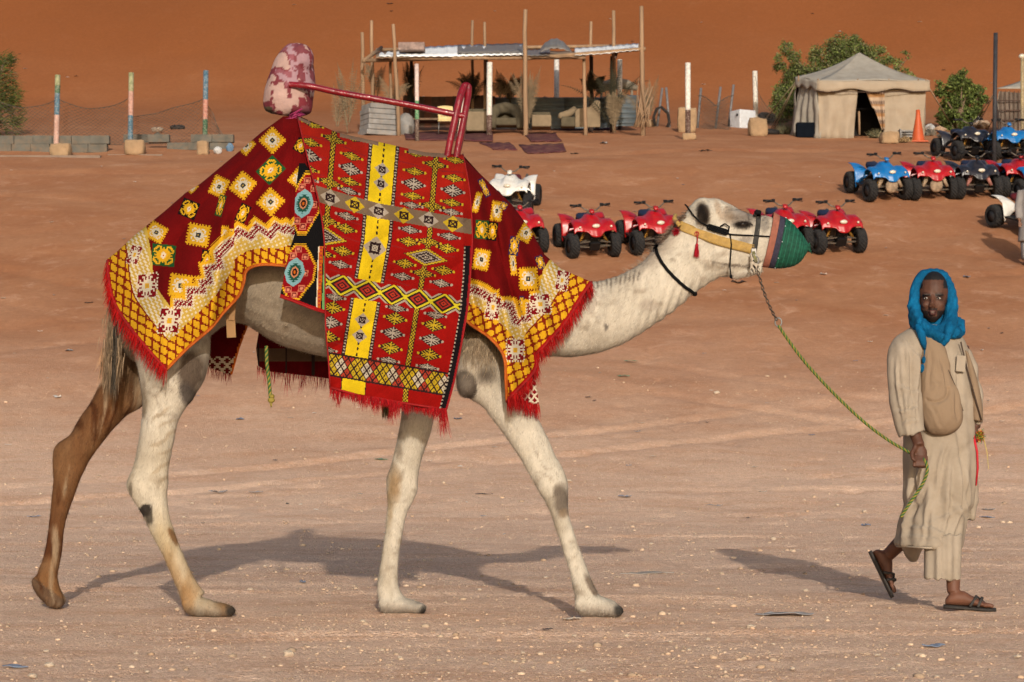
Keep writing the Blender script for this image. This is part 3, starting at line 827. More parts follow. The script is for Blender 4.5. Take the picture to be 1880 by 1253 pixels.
# --- rear blanket
A_left = smooth_poly([(197, 480), (201, 520), (212, 560), (240, 603), (272, 642), (306, 680)], 5)
A_right = smooth_poly([(306, 680), (345, 640), (388, 603), (410, 576), (438, 545), (448, 520), (454, 497), (480, 487), (524, 489)], 5)
A_poly = A_left + A_right[1:] + [(540, 450), (560, 400), (585, 330), (580, 270), (572, 225), (546, 213)] + [tuple(p) for p in ridge_pts[::-1] if p[0] < 540]
medA = [(500, 258, 21, 21, 45, 1), (452, 268, 14, 17, 40, 1), (550, 328, 18, 20, 40, 1), (497, 313, 20, 24, 45, 'g'), (402, 343, 17, 21, 25, 1), (446, 341, 21, 24, 38, 1), (497, 371, 22, 23, 42, 1),
        (347, 384, 18, 18, 22, 'k'), (405, 378, 7, 22, 15, 'g'), (446, 392, 11, 19, 25, 'k'), (287, 427, 20, 19, 28, 1), (364, 432, 24, 23, 10, 1), (300, 469, 24, 22, 6, 'g'), (380, 479, 12, 22, 6, 'k'),
        (412, 434, 8, 22, 5, 1), (332, 525, 25, 24, 8, 1), (354, 345, 12, 8, -45, 1), (552, 268, 12, 14, 30, 'k'), (385, 312, 10, 10, -45, 'n'), (425, 425, 5, 5, 0, 1)]
def colA(px, py):
    C = np.tile(np.array(RED_D), (len(px), 1))
    for (cx, cy, hw, hh, rot, ty) in medA:
        if ty == 1: stamp(C, px, py, cx, cy, hw, hh, rot, MED1, kcol=(.02, .02, .02))
        else: stamp(C, px, py, cx, cy, hw, hh, rot, MED2, bgcol={'g': GRN, 'k': BLK, 'n': NAVY}[ty])
    dl, sl = seg_dist(px, py, [(170, 330)] + A_left); dr, sr = seg_dist(px, py, [(306, 680), (388, 603), (425, 566), (462, 510), (540, 486), (640, 470)])
    dr2, _ = seg_dist(px, py, A_right); dr = np.where(px > 430, np.minimum(dr, dr2 + 6), dr)
    # towards the body edge the left band lies flat; both hems share one band
    d = np.minimum(dl, dr); s = np.where(dl < dr, sl + 14, sr + 20)
    C = border(C, d, s, px, py, straight=(dl < dr))
    for (cx, cy, hw, hh, rot) in ((270, 525, 20, 24, -4), (311, 589, 21, 25, 2), (247, 468, 11, 19, 12), (231, 431, 6, 10, 20)): stamp(C, px, py, cx, cy, hw, hh, rot, MED3, shear=-.12)
    C[(dr2 < 4.0) & (dl > 5)] = (.33,.07,.006)
    C[seg_dist(px, py, A_left)[0] < 3.0] = (.24,.005,.005)
    th = np.arctan2(py - 215, px - 545)
    lines = np.abs(((px - 450) - (py - 540) * -.0)) < 0
    return wear(C, px, py)
def offA(px, py):
    r = np.hypot(px - 542, py - 222); th = np.arctan2(py - 222, -(px - 542))
    f = .065 * (np.abs(np.sin(th * 7.5 + .6 + .5 * np.sin(r * .012))) - .5) * np.clip(r / 260, 0, 1.5) + .008 * np.sin(th * 33 + 2) * np.clip(r / 260, 0, 1.3)
    f = f + .05 * np.exp(-((px - (405 + (py - 450) * -.12)) / 13) ** 2) * np.clip((py - 330) / 100, 0, 1)
    dr, _ = seg_dist(px, py, A_right)
    return body_off(px, py) + .02 + f * np.clip((py - ridge(px)) / 40, 0, 1) + .010 * fbm(px * .03, py * .03, 3, 2)
blanket = thing('saddle_blanket', 'dark red blanket over the camel rump with yellow medallions and a pointed fringed corner', 'blanket', P(350, 500, YC - .3))
meA, _ = cloth_mesh('rear_blanket', A_poly, offA, colA, 1.25)
link_mesh('cloth', meA, clothm, blanket)
# its far half, hanging down the other flank
Af_poly = [tuple(p) for p in ridge_pts if p[0] < 545] + [(545, 560), (470, 520), (455, 600), (440, 640), (426, 690), (386, 676), (330, 640), (250, 560), (205, 520)]
def colAf(px, py):
    C = np.tile(np.array((.08,.003,.005)), (len(px), 1))
    p = 17.0; a = (px + py) / p; b = (px - py) / p
    m = ((np.abs(a - np.round(a)) < .13) | (np.abs(b - np.round(b)) < .13)) & (py > 655); C[m] = WHI
    dd, _ = seg_dist(px, py, [(470, 520), (455, 600), (440, 640), (426, 690)]); C[dd < 4] = (.5, .12, .02)
    return wear(C, px, py)
link_mesh('far_cloth', cloth_mesh('far', Af_poly, lambda x, y: body_off(x, y) + .02, colAf, 3.0, 1)[0], clothm, blanket)

def fringe(line, off, L, spacing, col, parent, out=(0, 1), sign=-1, name='fringe', clump=0, dens=3, w=.0016, tilt=0):
    """strands along a hem; out = hanging direction in the plane of the cloth"""
    h = Hair(); pts = []
    for (x0, y0), (x1, y1) in zip(line[:-1], line[1:]):
        n = max(1, int(math.hypot(x1 - x0, y1 - y0) / spacing))
        for i in range(n): pts.append((x0 + (x1 - x0) * i / n, y0 + (y1 - y0) * i / n))
    for (x, y) in pts:
        D = YC + sign * float(off(np.array([x]), np.array([y]))[0])
        q = 1.0
        if clump:
            q = .45 + 1.1 * (vnoise(np.array([x / clump]), np.array([y / clump]), 5)[0] ** 2) * 1.4
        for k in range(dens):
            p = P(x + random.uniform(-1.5, 1.5), y + random.uniform(-2.5, 1), D + random.uniform(-.006, .006))
            h.strand(p, (out[0] + random.uniform(-.22, .22) + tilt, random.uniform(-.15, .15), -out[1]), L * q * random.uniform(.65, 1.15), w, jit(col, .3), .35, .35)
    return h.obj(name, parent, fringem)
fringe(A_left, offA, .085, 1.6, (.27, .004, .004), blanket, out=(-.25, 1), dens=5, w=.0022)
fringe([(330, 642), (386, 676), (426, 690)], lambda x, y: body_off(x, y) + .02, .06, 2.2, (.22, .006, .01), blanket, sign=1, dens=3)
def hem_tube(line, off, parent, m, r=.006, sign=-1, name='binding'):
    t = MB(); t.tube([P(x, y, YC + sign * float(off(np.array([x]), np.array([y]))[0]) ) for x, y in line], r, 6)
    return t.obj(name, m, parent, smooth=True, world=True)
orangem = mat('orange_binding', (.33,.07,.006), .8, .2, 30); redm = mat('red_wool', (.22,.004,.004), .85, .15, 30)
hem_tube(A_right, offA, blanket, orangem); hem_tube(A_left, offA, blanket, redm, .007)
strap = MB(); strap.box(P(424, 598, YC - .36), (.045, .012, .12), Euler((0, -.05, 0)).to_matrix())
strap.box(P(427, 570, YC - .37), (.03, .01, .10), Euler((0, .1, 0)).to_matrix())
strap.obj('strap', mat('leather_strap', (.24, .13, .055), .8), blanket, world=True, bevel=.002)

# --- black runner between the blankets
B_bot = [(514, 545), (540, 554), (570, 566), (606, 578)]
B_poly = [(549, 300), (560, 300), (580, 330), (600, 400), (606, 480), (606, 578), (570, 566), (540, 554), (514, 545), (519, 520), (524, 492), (533, 455), (541, 430), (540, 395), (543, 350)]
def colB(px, py):
    C = np.tile(np.array(BLK), (len(px), 1))
    for (cx, cy, hw, hh, tl_) in ((561, 374, 27, 58, -.12), (545, 500, 34, 52, -.12)):
        u = (px - cx - tl_ * (py - cy)); w = py - cy
        n = np.maximum(np.maximum(np.abs(u) / hw, np.abs(w) / hh), (np.abs(u) / hw + np.abs(w) / hh) * .78)
        n = n + .03 * np.sign(np.sin(w * 1.6))
        C[n < 1] = YEL; C[n < .91] = (.16, .004, .006)
        for (ax, ay) in ((-10, -30), (12, -28), (15, 2), (12, 30), (-12, 32), (-2, -42), (0, 42)):
            e = np.maximum(np.abs(u - ax), np.abs(w - ay)); C[e < 6] = (.36, .1, .06); C[e < 4.2] = (.1, .01, .01); C[e < 2.6] = (.42, .15, .09)
        n2 = np.maximum(np.abs(u + 4) / 19, np.abs(w) / 27) * .5 + (np.abs(u + 4) / 19 + np.abs(w) / 27) * .5
        n2 = np.maximum(n2, 0); C[n2 < 1] = (.13, .25, .27)
        C[n2 < .66 + .06 * np.sign(np.sin(w * 1.5))] = (.01, .05, .035); C[n2 < .4] = (.35,.14,.07); C[n2 < .27] = BLK; C[n2 < .13] = ORA
    sx = px - np.interp(py, [300, 400, 460, 570], [590, 590, 584, 580])
    m = py > 452
    for a, b, c in ((0, 2, WHI), (2, 9, ORA), (9, 11, BLK), (11, 17, (.12, .28, .10)), (17, 19, WHI), (19, 40, (.2,.01,.01))):
        C[m & (sx >= a) & (sx < b)] = c
    C[m & (sx > 3.5) & (sx < 7.5) & (np.sin(py * .9) > .2)] = (.25, .02, .02)
    d, _ = seg_dist(px, py, B_bot); C[d < 5] = (.22,.005,.007)
    return wear(C, px, py)
offB = lambda x, y: offA(x, y) * 0 + body_off(x, y) + .052 + .010 * np.sin(x * .09)
runner = thing('black_runner', 'narrow black runner with turquoise diamonds showing between the two red weavings', 'runner', P(560, 450, YC - .45))
link_mesh('cloth', cloth_mesh('runner', B_poly, offB, colB, 1.25)[0], clothm, runner)
hem_tube(B_bot, offB, runner, redm, .006)

# --- front blanket
D_out = smooth_poly([(1086, 518), (1066, 548), (1040, 590), (1012, 622), (984, 652)], 5)
D_low = smooth_poly([(984, 652), (985, 672), (972, 694), (950, 716), (930, 738)], 5)
D_in = smooth_poly([(930, 738), (928, 700), (926, 662), (916, 640), (895, 618), (868, 600), (856, 590)], 5)
D_poly = D_out + D_low[1:] + D_in[1:] + [(850, 500), (850, 400), (846, 284)] + [tuple(p) for p in ridge_pts if p[0] > 850 and p[0] < 1080]
medD = [(912, 388, 12, 21, 8, 1), (884, 477, 17, 22, 10, 1), (970, 512, 20, 24, -3, 1), (935, 583, 16, 24, -4, 1), (885, 422, 14, 19, 5, 'g'), (904, 425, 10, 19, 8, 'k'), (942, 484, 7, 25, -6, 1),
        (944, 452, 10, 19, 8, 'n'), (966, 428, 15, 19, 30, 1), (889, 345, 6, 20, -25, 'n'), (925, 378, 7, 8, 30, 'n'), (992, 482, 8, 14, -20, 'n'), (876, 372, 7, 22, 15, 1), (958, 560, 5, 18, 0, 'n'), (930, 345, 5, 14, -40, 1)]
def colD(px, py):
    C = np.tile(np.array(RED_D), (len(px), 1))
    for (cx, cy, hw, hh, rot, ty) in medD:
        if ty == 1: stamp(C, px, py, cx, cy, hw, hh, rot, MED1, kcol=(.02, .02, .02))
        else: stamp(C, px, py, cx, cy, hw, hh, rot, MED2, bgcol={'g': GRN, 'k': BLK, 'n': NAVY}[ty])
    d1, s1 = seg_dist(px, py, D_out + D_low[1:]); d2, s2 = seg_dist(px, py, D_in)
    split = px > np.interp(py, [480, 560, 640, 700, 740], [1000, 985, 955, 928, 925])
    d = np.where((d1 < d2) | split, d1, d2); s = np.where((d1 < d2) | split, s1 + 8, s2 + 20)
    C = border(C, d * np.where(split, .95, 1.1), s, px, py, ((14, -7), (4, 15)), straight=split)
    for (cx, cy, hw, hh, rot) in ((992, 559, 20, 20, -6), (946, 643, 18, 22, 0), (1032, 515, 12, 20, 8), (905, 565, 14, 22, 8)): stamp(C, px, py, cx, cy, hw, hh, rot, MED3, shear=.0)
    C[(d2 < 4)] = (.33,.07,.006); C[(d1 < 5)] = (.24,.005,.005)
    return wear(C, px, py)
def offD(px, py):
    k = np.clip((py - ridge(px)) / 60, 0, 1)
    xx = px - (py - 300) * np.interp(px, [850, 1000], [.12, .30])
    f = .062 * (np.abs(np.sin(xx * .06 + .3)) - .5) + .012 * np.sin(xx * .26 + 2)
    f = f + .045 * np.exp(-((px - (912 + (py - 400) * .10)) / 11) ** 2) * np.clip((py - 330) / 100, 0, 1)
    fade = np.clip((1090 - px) / 90, .15, 1)
    return body_off(px, py) + .022 + f * k * fade + .008 * fbm(px * .03, py * .03, 3, 6) + .10 * np.clip((py - 560) / 150, 0, 1) * np.clip((980 - px) / 60, 0, 1)
fb = thing('saddle_blanket', 'dark red fringed blanket folded over the camel shoulder and the base of the neck', 'blanket', P(940, 500, YC - .3))
meD, _ = cloth_mesh('front_blanket', D_poly, offD, colD, 1.25)
link_mesh('cloth', meD, clothm, fb)
fringe(D_out, offD, .075, 1.5, (.27, .004, .004), fb, out=(.25, 1), dens=5, w=.0022)
fringe(D_low, offD, .085, 1.5, (.27, .004, .004), fb, out=(.05, 1), dens=5, w=.0022)
hem_tube(D_in, offD, fb, orangem); hem_tube(D_out + D_low[1:], offD, fb, redm, .007)
def colDf(px, py):
    C = np.tile(np.array((.13,.005,.008)), (len(px), 1)); a = (px * 1.2 + py) / 15; b = (px * 1.2 - py) / 15
    C[(np.abs(a - np.round(a)) < .16) | (np.abs(b - np.round(b)) < .16)] = WHI
    return wear(C, px, py)
flap_poly = [(938, 715), (955, 690), (978, 676), (984, 705), (990, 742), (965, 736), (940, 726)]
offF = lambda x, y: offD(x, y) - .05
link_mesh('inner_flap', cloth_mesh('flap', flap_poly, offF, colDf, 1.5)[0], clothm, fb)
fringe([(936, 722), (955, 732), (975, 742), (990, 744)], offF, .08, 1.4, (.27,.004,.005), fb, dens=5, w=.0024)
Df_poly = [(850, 285)] + [tuple(p) for p in ridge_pts if 860 < p[0] < 1060] + [(1010, 600), (1000, 648), (985, 662), (960, 640), (900, 600), (850, 560)]
link_mesh('far_cloth', cloth_mesh('farD', Df_poly, lambda x, y: body_off(x, y) + .02, lambda a, b: np.tile(np.array((.2, .006, .008)), (len(a), 1)), 3.0, 1)[0], clothm, fb)

# --- kilim over the saddle
K_left = smooth_poly([(546, 214), (566, 296), (585, 370), (595, 440), (597, 520), (598, 600), (603, 660), (606, 712)], 5)
K_right = smooth_poly([(850, 284), (862, 350), (867, 430), (864, 500), (858, 570), (846, 640), (834, 700), (820, 752)], 5)
K_bot = [(606, 712), (650, 724), (700, 733), (750, 742), (790, 748), (820, 752)]
K_top = [tuple(p) for p in ridge_pts if 560 < p[0] < 840]
K_poly = K_left + K_bot[1:-1] + K_right[::-1] + K_top[::-1]
REDK = (.185, .004, .003)
KY, KW, KD = (.32, .215, .012), (.25, .205, .16), (.018, .009, .009)
def colK(px, py):
    n = len(px); C = np.tile(np.array(REDK), (n, 1))
    xs = np.interp(py, [210, 260, 330, 440, 530, 600, 670, 760], [712, 706, 700, 691, 675, 663, 652, 645])
    a = px - xs
    b = py - (.17 * a + np.where(a < 0, .15 * a, 0) * np.clip((560 - py) / 300, 0, 1))
    # sun-bleached upper half
    up = np.clip((430 - b) / 200, 0, 1)[:, None]; C = C * (1 - .75 * up) + np.array((.25, .014, .006)) * .75 * up
    slit = (np.abs(((b + 2.5 * np.sin(a * .05)) % 31) - 15) < .9) & (np.abs(a) % 75 > 30); C[slit] = (.16, .01, .01)
    def hatch(cx, cy, hw, hh, colr, thin=0, bgc=KD):
        u = np.abs(a - cx) / hw; w = np.abs(b - cy) / hh; q = u + w; m = q < 1
        # angular outline
        C[m] = bgc
        l = m & ((np.abs((u * 1.7 + w * 1.7) * 2.4 % 1 - .5) < .24) & (u > .10) & (w > .14) | (u < .07) | ((w < .13) & (u < .8)))
        l = m & ((np.abs(u - w) < .085) | (np.abs(u - w - .36) < .075) & (u > w) | (np.abs(w - u - .40) < .08) | (w < .09) & (u < .45) | (u < .05))
        l &= q < .93
        C[l] = colr
        for sx in (-1, 1):
            e = np.hypot((a - cx - sx * hw * .86) , (b - cy)); C[e < 2.4] = colr
    def conc(cx, cy, hw, hh, cols):
        q = np.abs(a - cx) / hw + np.abs(b - cy) / hh + .03 * np.sign(np.sin((a - cx) * 1.1))
        for lim, c in cols: C[q < lim] = c
    def star(cx, cy, hw, hh, ground, lc):
        u = np.abs(a - cx) / hw; w = np.abs(b - cy) / hh; q = u + w
        C[q < 1] = ground
        l = (q < .9) & ((np.abs(u - w) < .10) | (np.abs(u - .36) < .09) & (w < .42) | (np.abs(w - .36) < .09) & (u < .42))
        C[l] = lc
    cols4 = [(-136, 1), (-58, 1), (60, 1), (133, 1)]
    for r, (cy, hh, ty) in enumerate([(250, 8, 'w'), (272, 8, 'y'), (283, 8, 'w2'), (305, 9, 'y'), (328, 14, 'W'), (350, 9, 'y'), (367, 8, 'w'), (412, 9, 'w'), (434, 11, 'y'), (474, 11, 'y'), (498, 9, 'w'),
                                      (556, 9, 'w'), (575, 14, 'Y'), (602, 14, 'W'), (629, 14, 'Y'), (652, 8, 'w')]):
        for (cx, _) in cols4:
            if ty == 'w2': continue
            hw = 27
            hatch(cx, cy, 24 if ty in 'WY' else 23, hh * .88, KY if ty in 'yY' else KW)
    for cy in (286, 362, 428, 486):
        for cx in (-94, 97): hatch(cx, cy, 26, 9, KY)
    # big framed diamonds on the cords
    for cx in (-94, 97):
        conc(cx, 456, 43, 17, [(1, KD), (.93, KY), (.74, KD), (.66, KW), (.56, KD), (.34, KW), (.24, KD), (.10, KW)])
    # cords
    for cx in (-94, 97):
        m = np.abs(a - cx) < 5.2
        pat = ((np.floor((a - cx + 50) / 2.6) + np.floor(b / 3.2)) % 2) == 0
        ok = m & ~((np.abs(b - 456) < 17)) & ~((np.abs(b - 533) < 18))
        C[ok] = KD; C[ok & pat & (np.abs(a - cx) < 4)] = KY
    # yellow stripe
    ww = 21.5
    st = np.abs(a) < ww
    C[st] = (.47, .325, .008)
    e = (np.abs(a) >= ww - 0.0) & (np.abs(a) < ww + 7); C[e] = KD; C[e & (np.sin(b * 1.15) > .1) & (np.abs(np.abs(a) - ww - 3.5) < 2)] = KW
    C[(np.abs(a) < 1.6) & (np.sin(b * .62) > -.25)] = KD
    for cy in (312, 338, 588, 617): star(0, cy, 14, 13, KW, KD)
    star(0, 456, 22, 22, KW, KD); star(0, 456, 12, 12, KD, KW)
    # faded grey band with small diamonds
    g = (b > 374) & (b < 401) & (np.abs(b - 387.5) < 13.5)
    C[g] = np.array((.115, .078, .05))
    for i, cx in enumerate((-136, -91, -45, 0, 47, 93, 138)):
        lc = KW if i % 2 else KY
        if i == 2: lc = KY
        star(cx, 388, 19, 15, lc, KD)
    # crossed lattice band
    m = (b > 516) & (b < 551); C[m] = (.40, .33, .015)
    per = 48.0; q = (a / per - np.round(a / per)) * per; w = b - 533.5
    qq = np.abs(q) / 24 + np.abs(w) / 17
    for lim, c in ((.88, KD), (.62, (.25, .02, .012)), (.42, KD), (.26, (.28, .025, .012)), (.10, KD)): C[m & (qq < lim)] = c
    q2 = (a / per - np.floor(a / per) - .5) * per; tri = m & (np.abs(w) > 4) & (qq > 1.12); C[tri] = KD
    C[tri & (qq > 1.28)] = KW; C[tri & (qq > 1.5)] = REDK
    # bottom diamond band
    m = (b > 658) & (b < 696); C[m] = REDK
    per = 24.0; qa = ((a + 2) / per + (b - 677) / 34); qb = ((a + 2) / per - (b - 677) / 34)
    fa = qa - np.round(qa); fb_ = qb - np.round(qb); ia = np.round(qa).astype(int); ib = np.round(qb).astype(int)
    kk = (ia + ib) % 4
    cen = (ia == ib); lc = np.where((cen & (ia % 2 == 0))[:, None], np.array(KY), np.where(cen[:, None], np.array((.36, .30, .22)), np.where((np.abs(ia - ib) == 1)[:, None] & ((ia + ib) % 4 == 1)[:, None], np.array(KY), np.array((.26, .03, .015)))))
    cell = (np.abs(fa) < .455) & (np.abs(fb_) < .455); C[m] = KD
    C[m & cell] = lc[m & cell]
    C[m & cell & ((np.abs(fa) < .07) | (np.abs(fb_) < .07))] = KD
    C[m & (np.abs(np.abs(fa) - .22) < .05) & (np.abs(np.abs(fb_) - .22) < .05)] = KD
    C[(np.abs(b - 657) < 1.6) | (np.abs(b - 697) < 1.6)] = KD
    m = (b > 698) & (b < 722) & (np.abs(a) < 17); C[m] = (.47, .325, .008)
    m = (b > 698) & (np.abs(a - 97) < 4.5); C[m] = KD; C[m & (((np.floor(a / 2.6) + np.floor(b / 3.2)) % 2) == 0)] = KY
    C[(b > 722) | ((b > 699) & (b < 722) & (np.abs(a) > 23) & (np.abs(a - 97) > 5))] = REDK
    # selvedge on the right
    xr = np.interp(py, [430, 500, 570, 640, 700, 752], [867, 864, 858, 846, 834, 820])
    sv = (xr - px < 14) & (py > 452); C[sv] = (.007, .005, .006)
    C[sv & (xr - px > 11.0) & (np.sin(py * .9) > 0)] = KW
    C[sv & (xr - px < 2.5)] = (.2,.006,.01)
    C[(py - ridge(px) < 7) & (np.sin(px * .05) > -.2)] = (.16,.10,.065)
    return wear(C, px, py, .13)
def offK(px, py):
    k = np.clip((py - ridge(px)) / 70, 0, 1)
    f = .024 * np.sin(px * .045 + py * .02) + .016 * np.abs(np.sin(px * .03 + py * .045)) + .008 * np.sin(px * .021 - py * .035 + 1)
    diag = px * .5 + (py - 300) * .9
    f = f + .016 * np.exp(-((py - (300 + (px - 560) * .55)) / 14) ** 2) * (px < 700)
    f = f + .010 * np.sin((py - px * .15) * .075) * np.exp(-((px - 620) / 60) ** 2)
    return body_off(px, py) + .072 + f * k + .008 * fbm(px * .02, py * .02, 3, 16) + .04 * np.clip((px - 830) / 40, 0, 1) * np.clip((py - 560) / 60, 0, 1)
kil = thing('saddle_kilim', 'flat woven red kilim with a yellow stripe hanging down the camel side', 'kilim', P(700, 480, YC - .4))
link_mesh('cloth', cloth_mesh('kilim', K_poly, offK, colK, 1.2)[0], clothm, kil)
fringe(K_bot, offK, .075, 1.1, (.25, .004, .006), kil, dens=5, clump=9, w=.0021, out=(-.05, 1))
fringe([(808, 752), (820, 754)], offK, .13, 1.0, (.25, .004, .006), kil, dens=5, w=.0021)
hem_tube(K_left, offK, kil, redm, .004); hem_tube(K_right, offK, kil, redm, .004); hem_tube(K_bot, offK, kil, redm, .006)
Kf_poly = [(550, 214)] + K_top + [(848, 284), (840, 560), (800, 640), (700, 700), (640, 700), (560, 690), (490, 682), (474, 672), (470, 640), (490, 520)]
def colKf(px, py):
    C = np.tile(np.array((.08,.003,.006)), (len(px), 1)); C[(py > 640) & (py < 664)] = (.09, .06, .04); C[(np.abs((px % 50) - 25) < 2) & (py > 630)] = (.03, .02, .02)
    return wear(C, px, py)
offKf = lambda x, y: body_off(x, y) + .05 + .015 * np.sin(x * .1)
link_mesh('far_cloth', cloth_mesh('farK', Kf_poly, offKf, colKf, 3.0, 1)[0], clothm, kil)
fringe([(472, 672), (490, 682), (560, 690), (640, 700), (700, 702)], offKf, .075, 1.8, (.30, .006, .012), kil, sign=1, dens=3, clump=7)
# ------------------------------------------------------------ saddle frame
saddle = thing('saddle', 'red tubular saddle frame with a cloth wrapped horn on top of the blankets', 'saddle', P(700, 230, YC))
hb = MB()
loft(hb, [(487, 204, 560, 212, YC, .10), (484, 190, 573, 205, YC, .115), (486, 170, 575, 180, YC, .125), (494, 140, 577, 150, YC, .12), (503, 112, 576, 118, YC, .11), (516, 93, 573, 98, YC, .09), (530, 82, 560, 84, YC, .05)], n=24, k=4)
hb.ell(P(556, 108, YC - .06), (.06, .06, .07)); hb.ell(P(568, 97, YC - .05), (.02, .02, .018)); hb.ell(P(520, 180, YC - .07), (.075, .055, .09))
hm_ = remesh(hb, 'horn', .008, 4)
v = co(hm_); nn = normals(hm_); px, py = to_px(v)
d = .010 * fbm(v[:, 0] * 14, v[:, 2] * 9 + v[:, 0] * 8, 3, 4) + .007 * np.sin((px * .8 + py * .5) * .12) * fbm(v[:, 0] * 5, v[:, 2] * 5, 2, 9) * 2 + .006 * np.abs(fbm(v[:, 0] * 22 + v[:, 2] * 12, v[:, 2] * 6, 2, 11))
v = v + nn * d[:, None]; set_co(hm_, v)
n1 = fbm(v[:, 0] * 15 + v[:, 1] * 9, v[:, 2] * 10, 3, 51); n2 = fbm(v[:, 0] * 34, v[:, 2] * 34 + v[:, 1] * 20, 3, 52)
C = np.tile(np.array((.36, .235, .205)), (len(v), 1)); C[(n1 > -.02)] = (.29, .175, .20)
dark = (np.abs(n1) < .035) | (n2 > .19) | ((px > 545) & (py < 135) & (n2 > -.06)) | ((py > 160) & (px > 552) & (n1 > -.08))
C[dark] = (.135,.02,.028); C[(n1 > .03) & (n2 > .02)] = (.20, .06, .075); C[(px > 540) & (py < 150) & (n2 > -.02)] = (.15, .035, .045); C[(px > 548) & (py > 178) & (px < 580) & (n2 < .1)] = (.16, .02, .03)
C[(py > 196) & (px < 500)] = (.07, .055, .03)
set_cols(hm_, C)
link_mesh('horn_wrap', hm_, mat('printed_cotton', (1, 1, 1), .8, .1, 20, bump=.4, bscale=50, attr=True), saddle)
redp = mat('red_tape', (.17,.0025,.008), .3, .25, 25, bump=.5, bscale=60, spec=.5, coat=.3)
def ribbed(path, r, name, nseg=90):
    pts = catmull(path, 40); out = []; rad = []
    for i in range(0, len(pts)): out.append(tuple(pts[i])); rad.append(r * (1 + .10 * (i % 3 == 0) - .04 * (i % 3 == 1)))
    t = MB(); t.tube(out, rad, 12); return t.obj(name, redp, saddle, smooth=True, world=True)
ribbed([P(532, 156, YC - .12), P(570, 159, YC - .15), P(620, 170, YC - .15), P(700, 184, YC - .15), P(780, 199, YC - .14), P(852, 214, YC - .12)], .0155, 'side_bar')
ribbed([P(560, 156, YC + .13), P(620, 170, YC + .15), P(700, 184, YC + .15), P(780, 199, YC + .14), P(850, 214, YC + .12)], .0155, 'side_bar')
ribbed([P(821, 290, YC - .17), P(826, 262, YC - .16), P(834, 225, YC - .14), P(843, 185, YC - .10), P(850, 164, YC - .04), P(855, 158, YC), P(860, 164, YC + .05), P(856, 190, YC + .10), P(850, 230, YC + .14), P(842, 272, YC + .16), P(836, 296, YC + .17)], .0175, 'back_arch')
ribbed([P(836, 298, YC - .18), P(840, 276, YC - .17), P(846, 245, YC - .14), P(854, 205, YC - .10), P(859, 176, YC - .04), P(860, 160, YC)], .0165, 'back_arch')
t = MB(); t.tube([P(838, 262, YC - .155), P(846, 215, YC - .12), P(851, 180, YC - .06)], .004, 6)
t.obj('rope_lacing', mat('white_cord', (.6, .5, .42), .8), saddle, world=True, smooth=True)
t = MB()
for i in range(7):
    a = P(548 + i * 2, 205 + i, YC - .12); t.tube([a, P(542 + i * 3 - 10, 212 + i % 3 * 3, YC - .16), P(555 - i * 8, 200 + i * 5, YC - .15)], .004, 6)
t.obj('knotted_cord', mat('purple_cord', (.25, .02, .08), .7), saddle, world=True, smooth=True)

# ------------------------------------------------------------ halter
halter = thing('halter', 'camel halter of yellow webbing and black cord with red tassels', 'halter', P(1330, 440, YC - .1))
def surf_path(pts, k=6, off=.006): return [on_body(x, y, off) for x, y in catmull(pts, k)]
def strap_band(top, bot, off, m, name, parent, th=.004):
    a = catmull(top, 6); b = catmull(bot, 6); rows = []
    for i in range(5):
        t = i / 4; rows.append([tuple(on_body(*(a[j] * (1 - t) + b[j] * t), off)) for j in range(len(a))])
    q = MB(); q.grid(rows); return q.obj(name, m, parent, smooth=True, world=True, solid=th)
webm = mat('yellow_webbing', (.34,.21,.055), .7, .2, 50, bump=.4, bscale=200, dirt=(.3, .2, .1), dirt_amt=.5)
strap_band([(1250, 407), (1280, 419), (1320, 433), (1360, 444), (1384, 450)], [(1248, 424), (1278, 436), (1318, 451), (1358, 461), (1382, 467)], .007, webm, 'cheek_strap', halter)
darkweb = mat('grey_black_webbing', (.03, .028, .025), .8, .5, 60)
blackm = mat('black_cord', (.004, .004, .0045), .8, .2, 40, spec=.1)
strap_band([(1388, 396), (1386, 420), (1380, 452), (1377, 462)], [(1397, 396), (1395, 420), (1390, 452), (1387, 464)], .007, darkweb, 'nose_strap', halter)
# over the nose and under the jaw, on to the far side
q = MB()
q.tube([P(1386, 395, YC - .06), P(1389, 389, YC - .03), P(1390, 388, YC), P(1390, 390, YC + .04), P(1385, 420, YC + .078), P(1380, 465, YC + .075), P(1384, 492, YC + .04), P(1386, 494, YC), P(1386, 490, YC - .05), P(1384, 470, YC - .078)], .009, 8)
q.obj('nose_band', darkweb, halter, smooth=True, world=True)
q = MB(); q.box(P(1391, 391, YC - .045), (.032, .06, .022), Euler((0, .05, 0)).to_matrix()); q.obj('nose_knot', blackm, halter, world=True, bevel=.006)
q = MB()
q.tube([P(1248, 415, YC - .10), P(1238, 402, YC - .08), P(1240, 396, YC), P(1240, 402, YC + .08), P(1262, 420, YC + .11), P(1320, 440, YC + .12), P(1384, 462, YC + .08)], .011, 8); q.obj('cheek_strap', webm, halter, smooth=True, world=True)
def cord(pts, r, name, m, parent, k=6, off=.006):
    q = MB(); q.tube(surf_path(pts, k, off), r, 6); return q.obj(name, m, parent, smooth=True, world=True)
cord([(1263, 381), (1275, 396), (1290, 410), (1308, 419), (1325, 425), (1342, 431), (1375, 433), (1395, 434), (1416, 435)], .0042, 'black_cord', blackm, halter)
q = MB(); q.tube([P(1263, 381, YC - .085), P(1258, 376, YC - .03), P(1258, 376, YC + .04), P(1268, 388, YC + .10), P(1300, 415, YC + .12), P(1342, 430, YC + .11), P(1416, 434, YC + .075)], .0042, 6)
q.obj('black_cord', blackm, halter, smooth=True, world=True)
q = MB()
